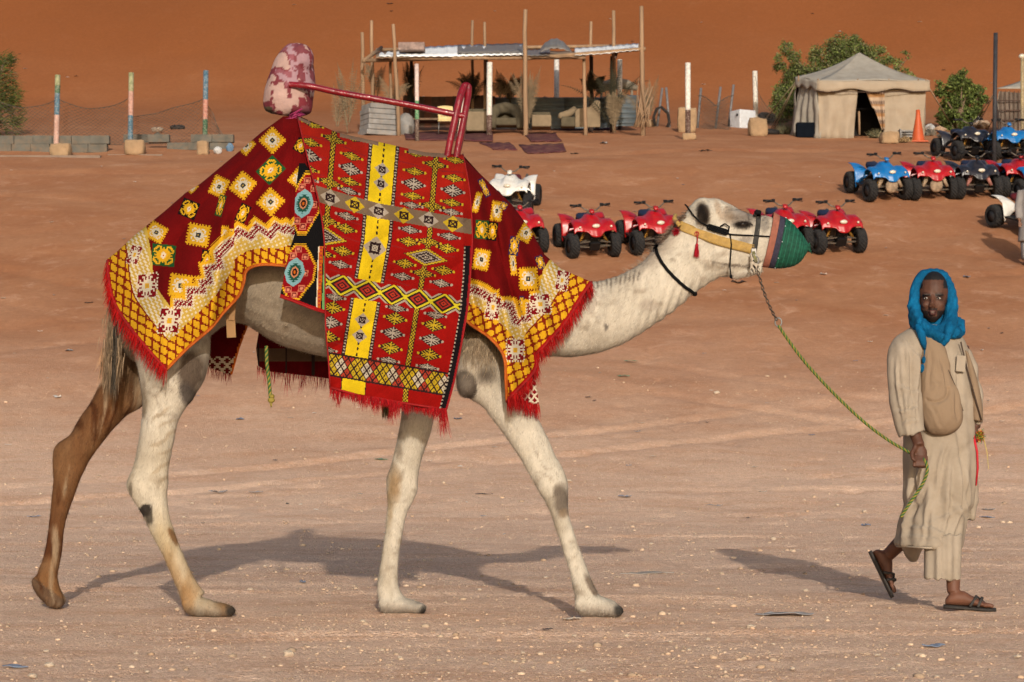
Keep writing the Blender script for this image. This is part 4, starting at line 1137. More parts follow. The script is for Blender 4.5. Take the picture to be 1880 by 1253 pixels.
for i in range(9):
    x = 1303 + i * 3.6; c = on_body(x, 418 + i * 1.1, .01)
    q.tube([c + Vector((.012 * math.cos(a), -.004, .013 * math.sin(a))) for a in [j * PI / 4 for j in range(8)]], .0042, 6, closed=True)
q.tube([on_body(1322, 417, .01), on_body(1330, 413, .02), on_body(1338, 418, .02), on_body(1336, 430, .012)], .004, 6)
q.obj('cord_knot', blackm, halter, smooth=True, world=True)
q = MB(); pts = [on_body(1340, 431, .008), on_body(1342, 450, .010), on_body(1340, 470, .012), Vector(P(1340, 490, YC - .12)), Vector(P(1342, 508, YC - .125)), Vector(P(1344, 512, YC - .12))]
q.tube(pts, .0036, 6); q.ell(pts[-2], (.008, .008, .01)); q.obj('black_cord', blackm, halter, smooth=True, world=True)
# buckle, ring and pale knotted rag by the chain
steel = mat('dull_steel', (.20, .19, .18), .5, .2, 40, metal=.7)
q = MB(); c = Vector(P(1384, 462, YC - .10)); q.box(c, (.026, .006, .03)); q.box(c + Vector((.004, -.004, -.03)), (.018, .006, .03)); q.obj('buckle', steel, halter, world=True, bevel=.002)
q = MB(); q.tube([Vector(P(1387, 478, YC - .105)) + Vector((.017 * math.cos(a), .004 * math.sin(a), .020 * math.sin(a))) for a in [j * PI / 6 for j in range(12)]], .0035, 6, closed=True); q.obj('ring', steel, halter, smooth=True, world=True)
olv = mat('olive_webbing', (.13, .12, .05), .8, .3, 50)
q = MB(); q.tube([P(1383, 462, YC - .10), P(1386, 474, YC - .105), P(1388, 485, YC - .10)], [.010, .009, .008], 8, flat=.5); q.obj('jaw_strap', olv, halter, smooth=True, world=True)
ragm = mat('pale_rag', (.38,.32,.25), .9, .2, 30)
q = MB()
for (a, b) in (((1380, 480), (1375, 500)), ((1382, 482), (1390, 496)), ((1378, 486), (1386, 505)), ((1378, 466), (1380, 486)), ((1384, 484), (1394, 490))):
    q.tube([P(*a, YC - .11), P((a[0] + b[0]) / 2 + 2, (a[1] + b[1]) / 2, YC - .12), P(*b, YC - .11)], [.006, .005, .002], 6)
q.ell(P(1381, 484, YC - .11), (.013, .01, .012)); q.obj('knotted_rag', ragm, halter, smooth=True, world=True)
# tassels
tasm = mat('red_tassel', (.26,.006,.015), .8, .2, 40)
def tassel(x, y0, y1, y2, wpx, name='tassel'):
    h = Hair(); r = root = None
    q = MB(); c = on_body(x, y0, .008); c1 = on_body(x - 1, y1, .016)
    q.tube([c, (c + c1) / 2 + Vector((.003, -.006, 0)), c1], .003, 6); q.ell(c1, (.008, .008, .012)); q.tube([c + Vector((.010 * math.cos(a), -.004, .012 * math.sin(a) - .008)) for a in [j * PI / 4 for j in range(8)]], .0025, 5, closed=True)
    o = q.obj(name, tasm, halter, smooth=True, world=True)
    L = (y2 - y1) * YC / F
    for i in range(90): h.strand(c1 + Vector((random.uniform(-1, 1) * .006, random.uniform(-1, 1) * .006, -.004)), (random.uniform(-.32, .22), random.uniform(-.3, .3), -1), L * random.uniform(.8, 1.05), .0018, jit((.28,.006,.015), .3), .3, .1)
    f = h.obj('tassel_fringe', o, fringem)
    f.data.transform(Matrix.Translation(root_loc(halter))); f.data.transform(Matrix.Translation(-root_loc(o)))
tassel(1279, 428, 452, 474, 10)
q = MB(); c = on_body(1243, 428, .014)
q.tube([on_body(1250, 402, .006), on_body(1247, 412, .01), c], .0035, 6); pom = q.obj('tassel', tasm, halter, smooth=True, world=True)
h = Hair()
for i in range(220):
    d = Vector((random.gauss(0, 1), random.gauss(0, 1), random.gauss(0, 1))).normalized(); h.strand(c, d, .024, .0018, jit((.28,.006,.015), .3), .3, .2)
f = h.obj('pompom', halter, fringem)
# small red thread at the nape
# collar cord
collar = thing('neck_cord', 'plain black cord tied round the camel neck below the jaw', 'cord', P(1240, 495, YC))
q = MB(); ring = []
near = [on_body(x, y, .006) for x, y in catmull([(1205, 452), (1208, 468), (1218, 487), (1236, 508), (1256, 526), (1276, 539)], 5)]
far = [Vector((p.x, 2 * YC - p.y, p.z)) for p in near[::-1]]
q.tube(near + far, .0085, 8, closed=True); q.ell(P(1275, 539, YC - .02), (.014, .014, .012)); q.ell(P(1205, 453, YC - .02), (.012, .014, .014))
q.obj('cord', blackm, collar, smooth=True, world=True)

# ------------------------------------------------------------ muzzle basket
basket = thing('muzzle_basket', 'green crocheted muzzle cover with a pink and a navy band on the camel nose', 'muzzle cover', P(1440, 445, YC))
def bring(pairs, n=36):
    out = []
    for (ax, ay, bx, by, Y, d) in pairs:
        A = Vector(P(ax, ay, Y)); B = Vector(P(bx, by, Y)); Cc = (A + B) / 2; U = (A - B) / 2
        out.append([tuple(Cc + U * math.cos(t) + Vector((0, d, 0)) * math.sin(t)) for t in [2 * PI * j / n for j in range(n)]])
    return out
K = catmull([(1420, 390, 1399, 490, YC, .083), (1433, 397, 1412, 492, YC, .084), (1444, 402, 1424, 493, YC, .083), (1458, 414, 1441, 492, YC, .078), (1470, 428, 1458, 488, YC, .066), (1477, 438, 1470, 480, YC, .048), (1481, 445, 1477, 470, YC, .03), (1484, 450, 1481, 464, YC, .016)], 8)
def segm(i0, i1, m, name, amp):
    rs = []
    for i in range(i0, i1 + 1):
        k = K[i].copy(); g = 1 + amp * (1 if i % 2 else -1); cx, cy = (k[0] + k[2]) / 2, (k[1] + k[3]) / 2
        k[0] = cx + (k[0] - cx) * g; k[1] = cy + (k[1] - cy) * g; k[2] = cx + (k[2] - cx) * g; k[3] = cy + (k[3] - cy) * g; k[5] *= g
        rs.append(bring([k])[0])
    q = MB(); q.rings(rs, cap=(i1 == len(K) - 1)); return q.obj(name, m, basket, smooth=True, world=True, solid=.003)
segm(0, 7, mat('salmon_band', (.24,.085,.055), .85, .15, 30, bump=.4, bscale=200), 'pink_band', .006)
segm(7, 14, mat('navy_band', (.028, .024, .042), .85, .3, 60, bump=.4, bscale=200), 'navy_band', .008)
def crochet():
    m = mat('green_crochet', (.003,.052,.030), .75, .35, 50, bump=.8, bscale=150, bdist=.004)
    return m
segm(14, len(K) - 1, crochet(), 'green_cone', .016)
ribm = mat('pale_green_yarn', (.010, .095, .058), .8, .3, 50)
for i in range(16, len(K) - 2, 4):
    q = MB(); k = K[i].copy(); q.tube(bring([k])[0], .0028, 5, closed=True); q.obj('crochet_row', ribm, basket, smooth=True, world=True)
q = MB()
for i in range(9):
    a = i * .7; c = Vector(P(1478 + 2 * math.cos(a), 455 + 8 * math.sin(a), YC - .01 + .012 * math.cos(a)))
    q.ell(c, (.010, .010, .008))
for i in range(5): q.tube([P(1482, 456, YC), P(1487 + i, 446 + i * 5, YC - .01 + .006 * i)], [.006, .003], 6)
q.obj('gathered_tip', crochet(), basket, smooth=True, world=True)
q = MB()
for i in range(28):
    j = 15 + (i % 3) * 1; k = K[min(j, len(K) - 1)]; t = 2 * PI * i / 28
    A = Vector(P(k[0], k[1], k[4])); B = Vector(P(k[2], k[3], k[4])); Cc = (A + B) / 2; U = (A - B) / 2
    if i % 3 == 0: q.ell(Cc + U * math.cos(t) * 1.02 + Vector((0, k[5] * 1.02, 0)) * math.sin(t), (.003, .003, .003), 6, 4)
if q.v: q.obj('white_stitch', mat('pale_thread', (.5, .5, .5), .8), basket, smooth=True, world=True)['kind'] = 'stuff'

# ------------------------------------------------------------ chain and rope
MY = 11.45                                        # the walking man's depth
lead = thing('lead_rope', 'green and yellow rope with a steel chain leading from the halter to the man', 'rope', P(1430, 592, 11.1))
chp = catmull([(1387, 482, YC - .10), (1393, 505, YC - .09), (1402, 535, YC - .06), (1414, 565, YC - .02), (1426, 588, 11.08)], 14)
cp = [Vector(P(*p)) for p in chp]
def link_geo():
    q = MB(); L, w = .0125, .0062
    path = [Vector((w * math.cos(a), 0, w * math.sin(a) + (L - w) * (1 if math.sin(a) >= 0 else -1))) for a in [PI * (j + .5) / 6 for j in range(12)]]
    q.tube(path, .0026, 6, closed=True); return q.mesh('chain_link', True)
lm = link_geo(); lm.materials.append(mat('rusty_steel', (.13, .10, .08), .45, .4, 60, metal=.8))
acc = 0; last = cp[0]; nl = 0
total = sum((cp[i + 1] - cp[i]).length for i in range(len(cp) - 1)); step = .0195; dpos = 0; i = 0; seg = 0
while dpos < total and seg < len(cp) - 1:
    a = cp[seg]; b = cp[seg + 1]; l = (b - a).length
    if acc + l < dpos: acc += l; seg += 1; continue
    p = a.lerp(b, (dpos - acc) / l)
    o = bpy.data.objects.new('chain_link', lm); COL.objects.link(o); o.parent = lead
    o.matrix_local = Matrix.Translation(p - root_loc(lead)) @ (b - a).to_track_quat('Z', 'Y').to_matrix().to_4x4() @ Matrix.Rotation(nl % 2 * PI / 2 + .5, 4, 'Z')
    nl += 1; dpos += step
q = MB(); c = Vector(P(1429, 592, 11.08)); q.tube([c + Vector((.017 * math.cos(a), 0, .022 * math.sin(a))) for a in [j * PI / 7 for j in range(14)]], .004, 6, closed=True); q.obj('ring', steel, lead, smooth=True, world=True)
HANDY = MY - .26
rp = catmull([(1429, 598, 11.08), (1448, 626, 11.09), (1480, 668, 11.1), (1530, 722, 11.12), (1585, 774, 11.15), (1630, 808, 11.17), (1668, 830, HANDY + .01), (1689, 838, HANDY), (1700, 850, HANDY - .03), (1702, 868, HANDY - .04), (1692, 892, HANDY - .03), (1672, 922, HANDY - .02), (1654, 950, HANDY - .01)], 16)
rpts = [Vector(P(*p)) for p in rp]
def twisted(pts, r, parent, colors, name, pitch=.05, strands=4):
    t = 0; acc = [0]
    for i in range(1, len(pts)): acc.append(acc[-1] + (pts[i] - pts[i - 1]).length)
    n = max(8, int(acc[-1] / .006)); S = np.linspace(0, acc[-1], n); A = np.array([p[:] for p in pts])
    Q = np.stack([np.interp(S, acc, A[:, k]) for k in range(3)], -1)
    for ci, (nm, m) in enumerate(colors):
        q = MB()
        for s_ in range(strands):
            if s_ % len(colors) != ci: continue
            path = []
            for i in range(n):
                tg = Vector(Q[min(i + 1, n - 1)] - Q[max(i - 1, 0)]).normalized(); u = tg.cross(Vector((0, 1, 0))).normalized(); w = tg.cross(u)
                a = 2 * PI * (S[i] / pitch) + 2 * PI * s_ / strands
                path.append(Vector(Q[i]) + (u * math.cos(a) + w * math.sin(a)) * r * .55)
            q.tube(path, r * .62, 6)
        q.obj(nm, m, parent, smooth=True, world=True)
ropeY = mat('yellow_strand', (.22,.17,.03), .7, .2, 60); ropeG = mat('green_strand', (.012,.085,.018), .7, .2, 60)
twisted(rpts, .0072, lead, (('yellow_strand', ropeY), ('green_strand', ropeG)), 'rope')
# girth rope end hanging under the belly
girth = thing('girth_rope', 'short knotted green and yellow rope end hanging below the camel belly', 'rope', P(495, 640, YC - .2))
twisted([Vector(P(489, 636, YC - .22)), Vector(P(490, 668, YC - .22)), Vector(P(494, 700, YC - .21)), Vector(P(497, 735, YC - .2))], .0085, girth, (('yellow_strand', ropeY), ('green_strand', ropeG)), 'rope')
q = MB(); q.ell(P(498, 735, YC - .2), (.018, .015, .015)); q.ell(P(499, 728, YC - .2), (.014, .015, .012)); q.tube([P(497, 738, YC - .2), P(498, 748, YC - .2)], [.008, .003]); q.obj('knot', ropeY, girth, smooth=True, world=True)
tass = thing('girth_tassel', 'olive brown yarn tassel hanging below the kilim by the front leg', 'tassel', P(710, 735, YC - .1))
h = Hair()
for i in range(260): h.strand(P(random.uniform(702, 718), random.uniform(728, 738), YC - .1 + random.uniform(-.02, .02)), (random.uniform(-.12, .12), random.uniform(-.1, .1), -1), random.uniform(.07, .10), .002, jit(random.choice(((.12, .08, .04), (.10, .11, .03), (.2, .13, .06)))), .3, .2)
h.obj('yarn', tass, hairm)
q = MB(); q.tube([P(710, 700, YC - .05), P(710, 732, YC - .1)], [.01, .022]); q.obj('cord', mat('brown_cord', (.12, .08, .04), .8), tass, smooth=True, world=True)

# ------------------------------------------------------------ the walking man
man = thing('person', 'man in a long beige robe and blue headscarf leading the camel by its rope', 'person', (P(1715, 1110, MY)[0], MY, 0))
sk = MB()
Yh = MY - .02
sk.ell(P(1713, 537, Yh), (.082, .098, .112), 16, 12)                  # skull
sk.ell(P(1712, 560, Yh - .035), (.067, .068, .088), 16, 12)           # face
sk.ell(P(1713, 580, Yh - .055), (.036, .04, .034))                    # chin
for s in (-1, 1):
    sk.ell(P(1713 + s * 11.5, 541, Yh - .086), (.026, .014, .009))    # brows
    sk.ell(P(1713 + s * 13, 560, Yh - .076), (.022, .022, .020))      # cheekbones
    sk.ell(P(1713 + s * 25.5, 552, Yh + .0), (.012, .022, .032))      # ears
    sk.ell(P(1711 + s * 3.2, 562.5, Yh - .110), (.009, .012, .008), 8, 6)
sk.tube([P(1712, 543, Yh - .090), P(1711.5, 552, Yh - .106), P(1711, 560, Yh - .121)], [.009, .010, .014], 8)
sk.ell(P(1712, 572, Yh - .102), (.022, .014, .007)); sk.ell(P(1712, 577, Yh - .099), (.018, .014, .008))
loft(sk, [(1696, 580, 1736, 575, MY, .055), (1694, 600, 1740, 598, MY + .01, .058), (1690, 625, 1748, 622, MY + .02, .07)], n=16)
# torso, hips
loft(sk, [(1662, 622, 1765, 628, MY, .09), (1660, 660, 1768, 665, MY, .11), (1670, 730, 1765, 730, MY, .11), (1675, 800, 1765, 800, MY, .12), (1672, 850, 1768, 850, MY, .12), (1680, 880, 1760, 880, MY, .10)], n=18)
def limb(pts, n=12): sk.tube([P(*p[:3]) for p in pts], [p[3] for p in pts], n)
limb([(1665, 632, MY - .03, .055), (1658, 680, MY - .08, .05), (1660, 735, MY - .12, .042), (1672, 775, MY - .2, .036), (1684, 808, HANDY + .02, .029), (1688, 820, HANDY, .029)])
limb([(1760, 640, MY + .03, .055), (1775, 690, MY + .06, .05), (1788, 735, MY + .05, .042), (1790, 765, MY, .034), (1790, 786, MY - .02, .028)])
# near hand, closed on the rope
sk.ell(P(1690, 833, HANDY + .012), (.036, .022, .046), 12, 8)
for i, (x, ln) in enumerate(((1678, .9), (1685, 1.05), (1692, 1.1), (1699, 1.0))):
    sk.tube([P(x + 2, 838, HANDY - .004), P(x + 1, 848, HANDY - .020), P(x, 855 + 2 * ln, HANDY - .030), P(x + 1, 856 + 3 * ln, HANDY - .012), P(x + 3, 849, HANDY + .004)], [.0095, .0098, .0092, .009, .007], 8)
sk.tube([P(1680, 822, HANDY), P(1674, 832, HANDY - .02), P(1675, 842, HANDY - .035), P(1681, 847, HANDY - .044)], [.014, .012, .0105, .009], 8)
# far hand
HF = MY - .04
sk.ell(P(1789, 797, HF), (.026, .022, .038), 12, 8)
for i, x in enumerate((1782, 1787, 1792, 1796)):
    sk.tube([P(x + 1, 800, HF - .01), P(x, 808 - i, HF - .025), P(x + 2, 815 - i * 2, HF - .022), P(x + 4, 812 - i, HF)], [.0085, .0085, .008, .006], 8)
sk.tube([P(1784, 790, HF - .01), P(1782, 800, HF - .03), P(1788, 806, HF - .035)], [.011, .010, .008], 8)
# legs and feet
FY, RY = 11.22, 11.95
limb([(1738, 870, MY, .085), (1742, 960, MY - .02, .05), (1745, 1010, FY + .09, .042), (1750, 1045, FY + .04, .038), (1750, 1070, FY + .01, .036), (1750, 1088, FY, .033)])
limb([(1692, 870, MY, .085), (1690, 950, MY + .2, .06), (1672, 985, RY - .1, .052), (1650, 1000, RY - .04, .042), (1630, 1020, RY, .036), (1620, 1035, RY, .036)])
def foot(hx, hy, tx, ty, Y, up, tw=.05):
    """heel and toe pixels of the sole; up = unit offset away from the sole, in pixels"""
    hv = Vector(P(hx, hy, Y)); tv_ = Vector(P(tx, ty, Y - .05)); u = Vector((up[0], 0, up[1])); d = tv_ - hv; side = d.cross(u).normalized()
    ring = []
    for t, w, hgt in ((-.02, .018, .03), (.06, .032, .055), (.2, .035, .075), (.38, .036, .078), (.55, .042, .055), (.7, .047, .040), (.8, .044, .030), (.86, .038, .024)):
        c = hv + d * t + u * (hgt / 2 + .004)
        ring.append([tuple(c + side * w * math.cos(a) + u * hgt / 2 * math.sin(a)) for a in [2 * PI * j / 12 for j in range(12)]])
    sk.rings(ring)
    for i, (o, l) in enumerate(((-.032, .92), (-.014, .97), (.002, .99), (.018, 1.0), (.036, 1.0))):
        r = .0085 if i < 4 else .0125
        b = hv + d * .80 + side * o * 1.0 + u * .016; sk.tube([b, b + d * (l - .80) * .6 + u * .003, b + d * (l - .80) - u * .004], [r * 1.05, r, r * .9], 8)
    return hv, d, u, side
f1 = foot(1737, 1112, 1824, 1118, FY, (0, 1))
f2 = foot(1601, 1016, 1638, 1092, RY, (.87, .49))
mm = remesh(sk, 'person_body', .0062, 2, .5)
v = co(mm); px, py = to_px(v)
C = np.tile(np.array((.080, .033, .019)), (len(v), 1))
nz = fbm(v[:, 0] * 25, v[:, 2] * 25, 3, 5)[:, None]; C = C * (1 + .5 * nz)
front = v[:, 1] < Yh - .04
hair_ = ((py < 514) | ((py < 530) & (np.abs(px - 1713) > 19))) & (py > 480); C[hair_] = (.008, .007, .007)
be = front & (((py > 581) & (py < 596)) | ((np.abs(px - 1712) > 8) & (py > 570) & (py < 596)) | ((py > 566.5) & (py < 569.5) & (np.abs(px - 1712) < 9))); C[be] = (.016, .009, .007)
lip = front & (py > 570) & (py < 579) & (np.abs(px - 1712) < 7); C[lip] = (.07, .024, .019)
C[front & (np.abs(py - 573.8) < .6) & (np.abs(px - 1712) < 3.5)] = (.12, .09, .07)
br = front & (np.abs(py - 541.5 - .05 * np.abs(px - 1713)) < 1.6) & (np.abs(np.abs(px - 1713) - 11.5) < 7.5); C[br] = (.012, .008, .007)
so = (py > 538) & (py < 553) & front & (np.abs(np.abs(px - 1713) - 11.5) < 7); C[so & ~br] *= .62
ft = py > 1000; C[ft] = C[ft] * 1.5
set_cols(mm, C)
link_mesh('body', mm, mat('skin', (1, 1, 1), .58, .06, 30, bump=.15, bscale=120, attr=True, spec=.3), man)
MAN_BVH = BVHTree.FromPolygons([Vector(p) for p in v], [tuple(p.vertices) for p in mm.polygons])
for s, x in ((-1, 1700.5), (1, 1723.5)):
    dd_ = Vector(((x - CX) / F, 1, (HY - 548) / F)).normalized(); hit = MAN_BVH.ray_cast(Vector((0, 0, CH)), dd_)[0]
    e = MB(); c = hit + Vector((0, .0030, 0)); e.ell(c, (.0125, .0095, .0056), 14, 8); eo = e.obj('eye', mat('eye_white', (.42, .37, .33), .3, 0, spec=.5), man, smooth=True, world=True)
    e = MB(); e.ell(c + Vector((-.0030, -.0070, .0003)), (.0052, .005, .0050), 10, 6); io = e.obj('iris', mat('dark_eye', (.01, .01, .01)), eo, smooth=True, world=True)
    e = MB(); e.tube([c + Vector((-.015, -.004, .001)), c + Vector((-.006, -.0090, .0068)), c + Vector((.006, -.0090, .0068)), c + Vector((.015, -.004, .001))], [.0015, .0022, .0022, .0015], 6); e.obj('eyelid', mat('dark_lid', (.03, .012, .008), .6), eo, smooth=True, world=True)
# clothes
robem = mat('beige_robe_cotton', (.305, .252, .195), .9, .10, 5, bump=.4, bscale=22, spec=.1, dirt=(.19,.145,.10), dirt_amt=.5, bdist=.012, stretch=(1, 1, .6))
def folds(me, fn):
    v = co(me); n = normals(me); px, py = to_px(v); set_co(me, v + n * fn(px, py, v)[:, None])
def creases(px, py, lines):
    f = np.zeros(len(px))
    for (x0, y0, x1, y1, w, am) in lines:
        L2 = (x1 - x0) ** 2 + (y1 - y0) ** 2; t = ((px - x0) * (x1 - x0) + (py - y0) * (y1 - y0)) / L2; L = math.sqrt(L2)
        dd = ((px - x0) * (y1 - y0) - (py - y0) * (x1 - x0)) / L + 3 * np.sin(t * 5 + x0); fade = np.clip(t * 4, 0, 1) * np.clip((1 - t) * 4, 0, 1) * ((t > 0) & (t < 1))
        f += am * fade * (np.exp(-(dd / w) ** 2) - .8 * np.exp(-((dd - 1.7 * w) / w) ** 2))
    return f
CR = [(1700, 880, 1658, 965, 4, .016), (1748, 830, 1728, 1000, 4.5, .015), (1684, 905, 1655, 990, 3.5, .013), (1762, 850, 1752, 1000, 3.5, .014), (1668, 815, 1674, 935, 4, .014), (1660, 962, 1742, 985, 3.5, .010), (1740, 800, 1712, 930, 4, .013), (1715, 900, 1690, 1000, 3.5, .012),
      (1700, 810, 1684, 900, 4, .012), (1735, 900, 1765, 960, 4, .010), (1655, 985, 1750, 998, 2.5, .008), (1752, 640, 1760, 760, 3.5, .010), (1720, 960, 1760, 930, 3.5, .010), (1770, 860, 1776, 950, 3, .012)]
CS = [(1662, 625, 1668, 795, 3.5, .013), (1646, 650, 1657, 790, 3, .011), (1682, 640, 1687, 780, 3, .010), (1640, 700, 1692, 730, 3.5, .007), (1645, 760, 1690, 745, 3, .008), (1650, 620, 1690, 660, 3, .008), (1655, 780, 1690, 770, 2.5, .007), (1672, 690, 1678, 790, 2.5, .009)]
CV = [(1735, 635, 1762, 745, 3, .008), (1700, 640, 1704, 720, 3, .006), (1718, 650, 1738, 740, 3, .007), (1700, 745, 1730, 790, 3, .006), (1745, 720, 1758, 780, 3, .007), (1712, 700, 1720, 720, 3, .006)]
rb = MB()
loft(rb, [(1684, 598, 1745, 600, MY + .02, .085), (1664, 608, 1762, 614, MY, .11), (1652, 625, 1772, 632, MY, .135), (1654, 660, 1779, 662, MY, .155), (1660, 720, 1786, 716, MY, .165), (1660, 790, 1788, 780, MY, .17), (1658, 850, 1788, 850, MY, .18),
          (1660, 905, 1786, 905, MY, .19), (1662, 940, 1776, 945, MY, .20), (1654, 972, 1768, 978, MY, .235), (1646, 1000, 1763, 1006, MY - .01, .25)], n=36)
rb.tube([P(1784, 860, MY + .12), P(1785, 910, MY + .13), P(1782, 958, MY + .13)], [.03, .032, .03], 10)
rmesh = remesh(rb, 'robe', .011, 4)
def rf(px, py, v):
    k = np.clip((py - 640) / 300, 0, 1); a = np.arctan2(v[:, 1] - MY, v[:, 0] - P(1715, 800, MY)[0])
    f = .009 * k * np.sin(a * 7 + v[:, 2] * 4 + 3 * fbm(v[:, 2] * 2, a * 1.5, 2, 8)) + .006 * k * np.sin(a * 15 + 1 + v[:, 2] * 6 + 4 * fbm(v[:, 2] * 3, a, 2, 9))
    dg = px * .55 + py * .8
    f = f + .010 * np.exp(-((py - 940 + (px - 1700) * .55) / 10) ** 2) * (px < 1740) + .008 * np.exp(-((py - 968 + (px - 1700) * .5) / 8) ** 2) - .008 * np.exp(-((py - 900 + (px - 1690) * .9) / 9) ** 2)
    f = f + .022 * fbm(v[:, 0] * 8 + v[:, 2] * 3, v[:, 2] * 4 - v[:, 0] * 5, 4, 31) + .009 * (1 - np.abs(fbm(v[:, 0] * 9 + v[:, 2] * 2, v[:, 2] * 2.5, 2, 33)) * 5)* (py>620)
    f = f - .014 * np.exp(-((px - (1738 + (py - 640) * .13)) / 2.5) ** 2) * (py > 620)
    return f * .7 + creases(px, py, CR)
folds(rmesh, rf)
robe = link_mesh('robe', rmesh, robem, man)
hemp = MB(); hemp.tube([tuple(P(1646 + 117 * t, 1003 + 7 * t, MY - .01 - .245 * math.sin(PI * t))) for t in np.linspace(0, 1, 20)], .006, 6); hemp.obj('robe_hem', robem, man, smooth=True, world=True)
sl = MB()
loft(sl, [(1668, 606, 1712, 618, MY - .04, .07), (1642, 622, 1706, 640, MY - .08, .085), (1631, 650, 1694, 660, MY - .12, .085), (1632, 700, 1691, 704, MY - .16, .08), (1638, 750, 1692, 750, MY - .2, .075), (1646, 785, 1695, 782, MY - .22, .07), (1651, 804, 1698, 791, MY - .23, .068)], n=26)
s1 = remesh(sl, 'sleeve', .009, 3)
folds(s1, lambda px, py, v: .006 * np.sin((px - (py - 640) * .12) * .24 + 5 * fbm(v[:, 0] * 4, v[:, 2] * 3, 2, 7)) * np.clip((py - 610) / 80, 0, 1) + .006 * np.abs(fbm(v[:, 2] * 9 + v[:, 0] * 6, v[:, 0] * 4, 2, 47)) * 2 + .018 * fbm(v[:, 0] * 12, v[:, 2] * 5 + v[:, 0] * 6, 3, 41) - .010 * np.exp(-((px - (1658 + (py - 620) * .07)) / 2.5) ** 2) * (py > 640) + creases(px, py, CS))
link_mesh('sleeve', s1, robem, man)
sl = MB()
loft(sl, [(1745, 615, 1774, 640, MY + .04, .07), (1752, 650, 1787, 655, MY + .05, .075), (1762, 700, 1800, 700, MY + .04, .07), (1772, 745, 1806, 742, MY + .02, .065), (1779, 780, 1806, 779, MY, .055)], n=22)
s2 = remesh(sl, 'sleeve', .009, 3); folds(s2, lambda px, py, v: .014 * fbm(v[:, 0] * 12, v[:, 2] * 7, 3, 42) + .006 * np.sin(px * .35 + py * .05) * np.clip((py - 630) / 60, 0, 1))
link_mesh('sleeve', s2, robem, man)
vestm = mat('tan_vest_cloth', (.215, .15, .098), .9, .1, 6, bump=.7, bscale=18, spec=.1, bdist=.02, stretch=(1, 1, .5))
vs_ = MB()
loft(vs_, [(1690, 614, 1724, 620, MY - .12, .05), (1690, 650, 1738, 646, MY - .15, .05), (1690, 690, 1744, 684, MY - .17, .05), (1690, 725, 1758, 720, MY - .19, .055), (1691, 755, 1766, 748, MY - .20, .062), (1696, 780, 1768, 770, MY - .20, .062), (1706, 795, 1760, 788, MY - .19, .05), (1722, 800, 1745, 797, MY - .18, .03)], n=26)
vm = remesh(vs_, 'vest', .007, 3)
folds(vm, lambda px, py, v: -.012 * np.exp(-((np.hypot(px - 1716, (py - 715) * 1.1) - 26) / 3) ** 2) * (py > 712) * (px > 1700) + .006 * fbm(v[:, 0] * 12, v[:, 2] * 9, 3, 44) + creases(px, py, CV))
link_mesh('vest', vm, vestm, man)
vm2 = MB(); loft(vm2, [(1768, 640, 1778, 650, MY - .06, .04), (1772, 690, 1792, 690, MY - .05, .05), (1778, 740, 1802, 735, MY - .05, .05), (1782, 772, 1805, 775, MY - .05, .045)], n=16)
link_mesh('vest', remesh(vm2, 'vest', .007, 3), vestm, man)
q = MB(); q.tube([P(1764, 628, MY - .15), P(1776, 680, MY - .12), P(1790, 730, MY - .11), P(1802, 772, MY - .10)], .004, 6); q.tube([P(1716, 620, MY - .165), P(1732, 660, MY - .185), P(1752, 705, MY - .20), P(1768, 755, MY - .19)], .0032, 6)
q.obj('piping', mat('dark_piping', (.05, .03, .02), .7), man, smooth=True, world=True)
q = MB(); q.box(P(1764, 668, MY - .165), (.052, .01, .085), Euler((0, .08, .25)).to_matrix()); q.obj('chest_pocket', robem, man, world=True, bevel=.004)
# trousers
tr = MB()
loft(tr, [(1700, 980, 1764, 980, MY - .12, .13), (1697, 1010, 1763, 1012, FY + .07, .11), (1696, 1040, 1762, 1042, FY + .05, .10), (1695, 1062, 1762, 1066, FY + .04, .095)], n=24)
trm = remesh(tr, 'trousers', .009, 2); folds(trm, lambda px, py, v: .006 * np.sin(px * .3) - .012 * np.exp(-((px - 1727) / 2) ** 2)); link_mesh('trouser_leg', trm, robem, man)
tr = MB(); loft(tr, [(1652, 990, 1712, 975, RY - .25, .09), (1656, 1008, 1700, 1000, RY - .15, .08), (1664, 1024, 1692, 1010, RY - .1, .07), (1672, 1033, 1684, 1030, RY - .1, .04)], n=20)
link_mesh('trouser_leg', remesh(tr, 'trousers', .009, 2), robem, man)
# sandals
sandm = mat('worn_black_sandal', (.035, .03, .027), .7, .3, 30, bump=.3, bscale=90)
for (hv, d, u, side), flip in ((f1, 1), (f2, 1)):
    q = MB(); rs = []
    for t, w in ((-.06, .012), (-.04, .028), (.1, .040), (.35, .040), (.6, .048), (.8, .052), (.95, .046), (1.03, .03), (1.06, .012)):
        c = hv + d * t - u * .006
        rs.append([tuple(c + side * w * math.cos(a) + u * .011 * math.sin(a)) for a in [2 * PI * j / 10 for j in range(10)]])
    q.rings(rs); so_ = q.obj('sandal', sandm, man, smooth=True, world=True)
    q = MB()
    for (t0, t1, hh) in ((.38, .80, .055), (.55, .82, .05)):
        path = []
        for i in range(13):
            a = PI * i / 12; tt = t0 + (t1 - t0) * math.sin(a) * .35
            path.append(hv + d * (tt + .12) + side * .047 * math.cos(a) + u * (hh * math.sin(a) + .004))
        q.tube(path, .0075, 8, flat=.5)
    q.tube([hv + d * .66 + u * .055, hv + d * .78 + u * .036, hv + d * .86 + u * .01], .005, 6)
    st = q.obj('sandal_strap', sandm, man, smooth=True, world=True)
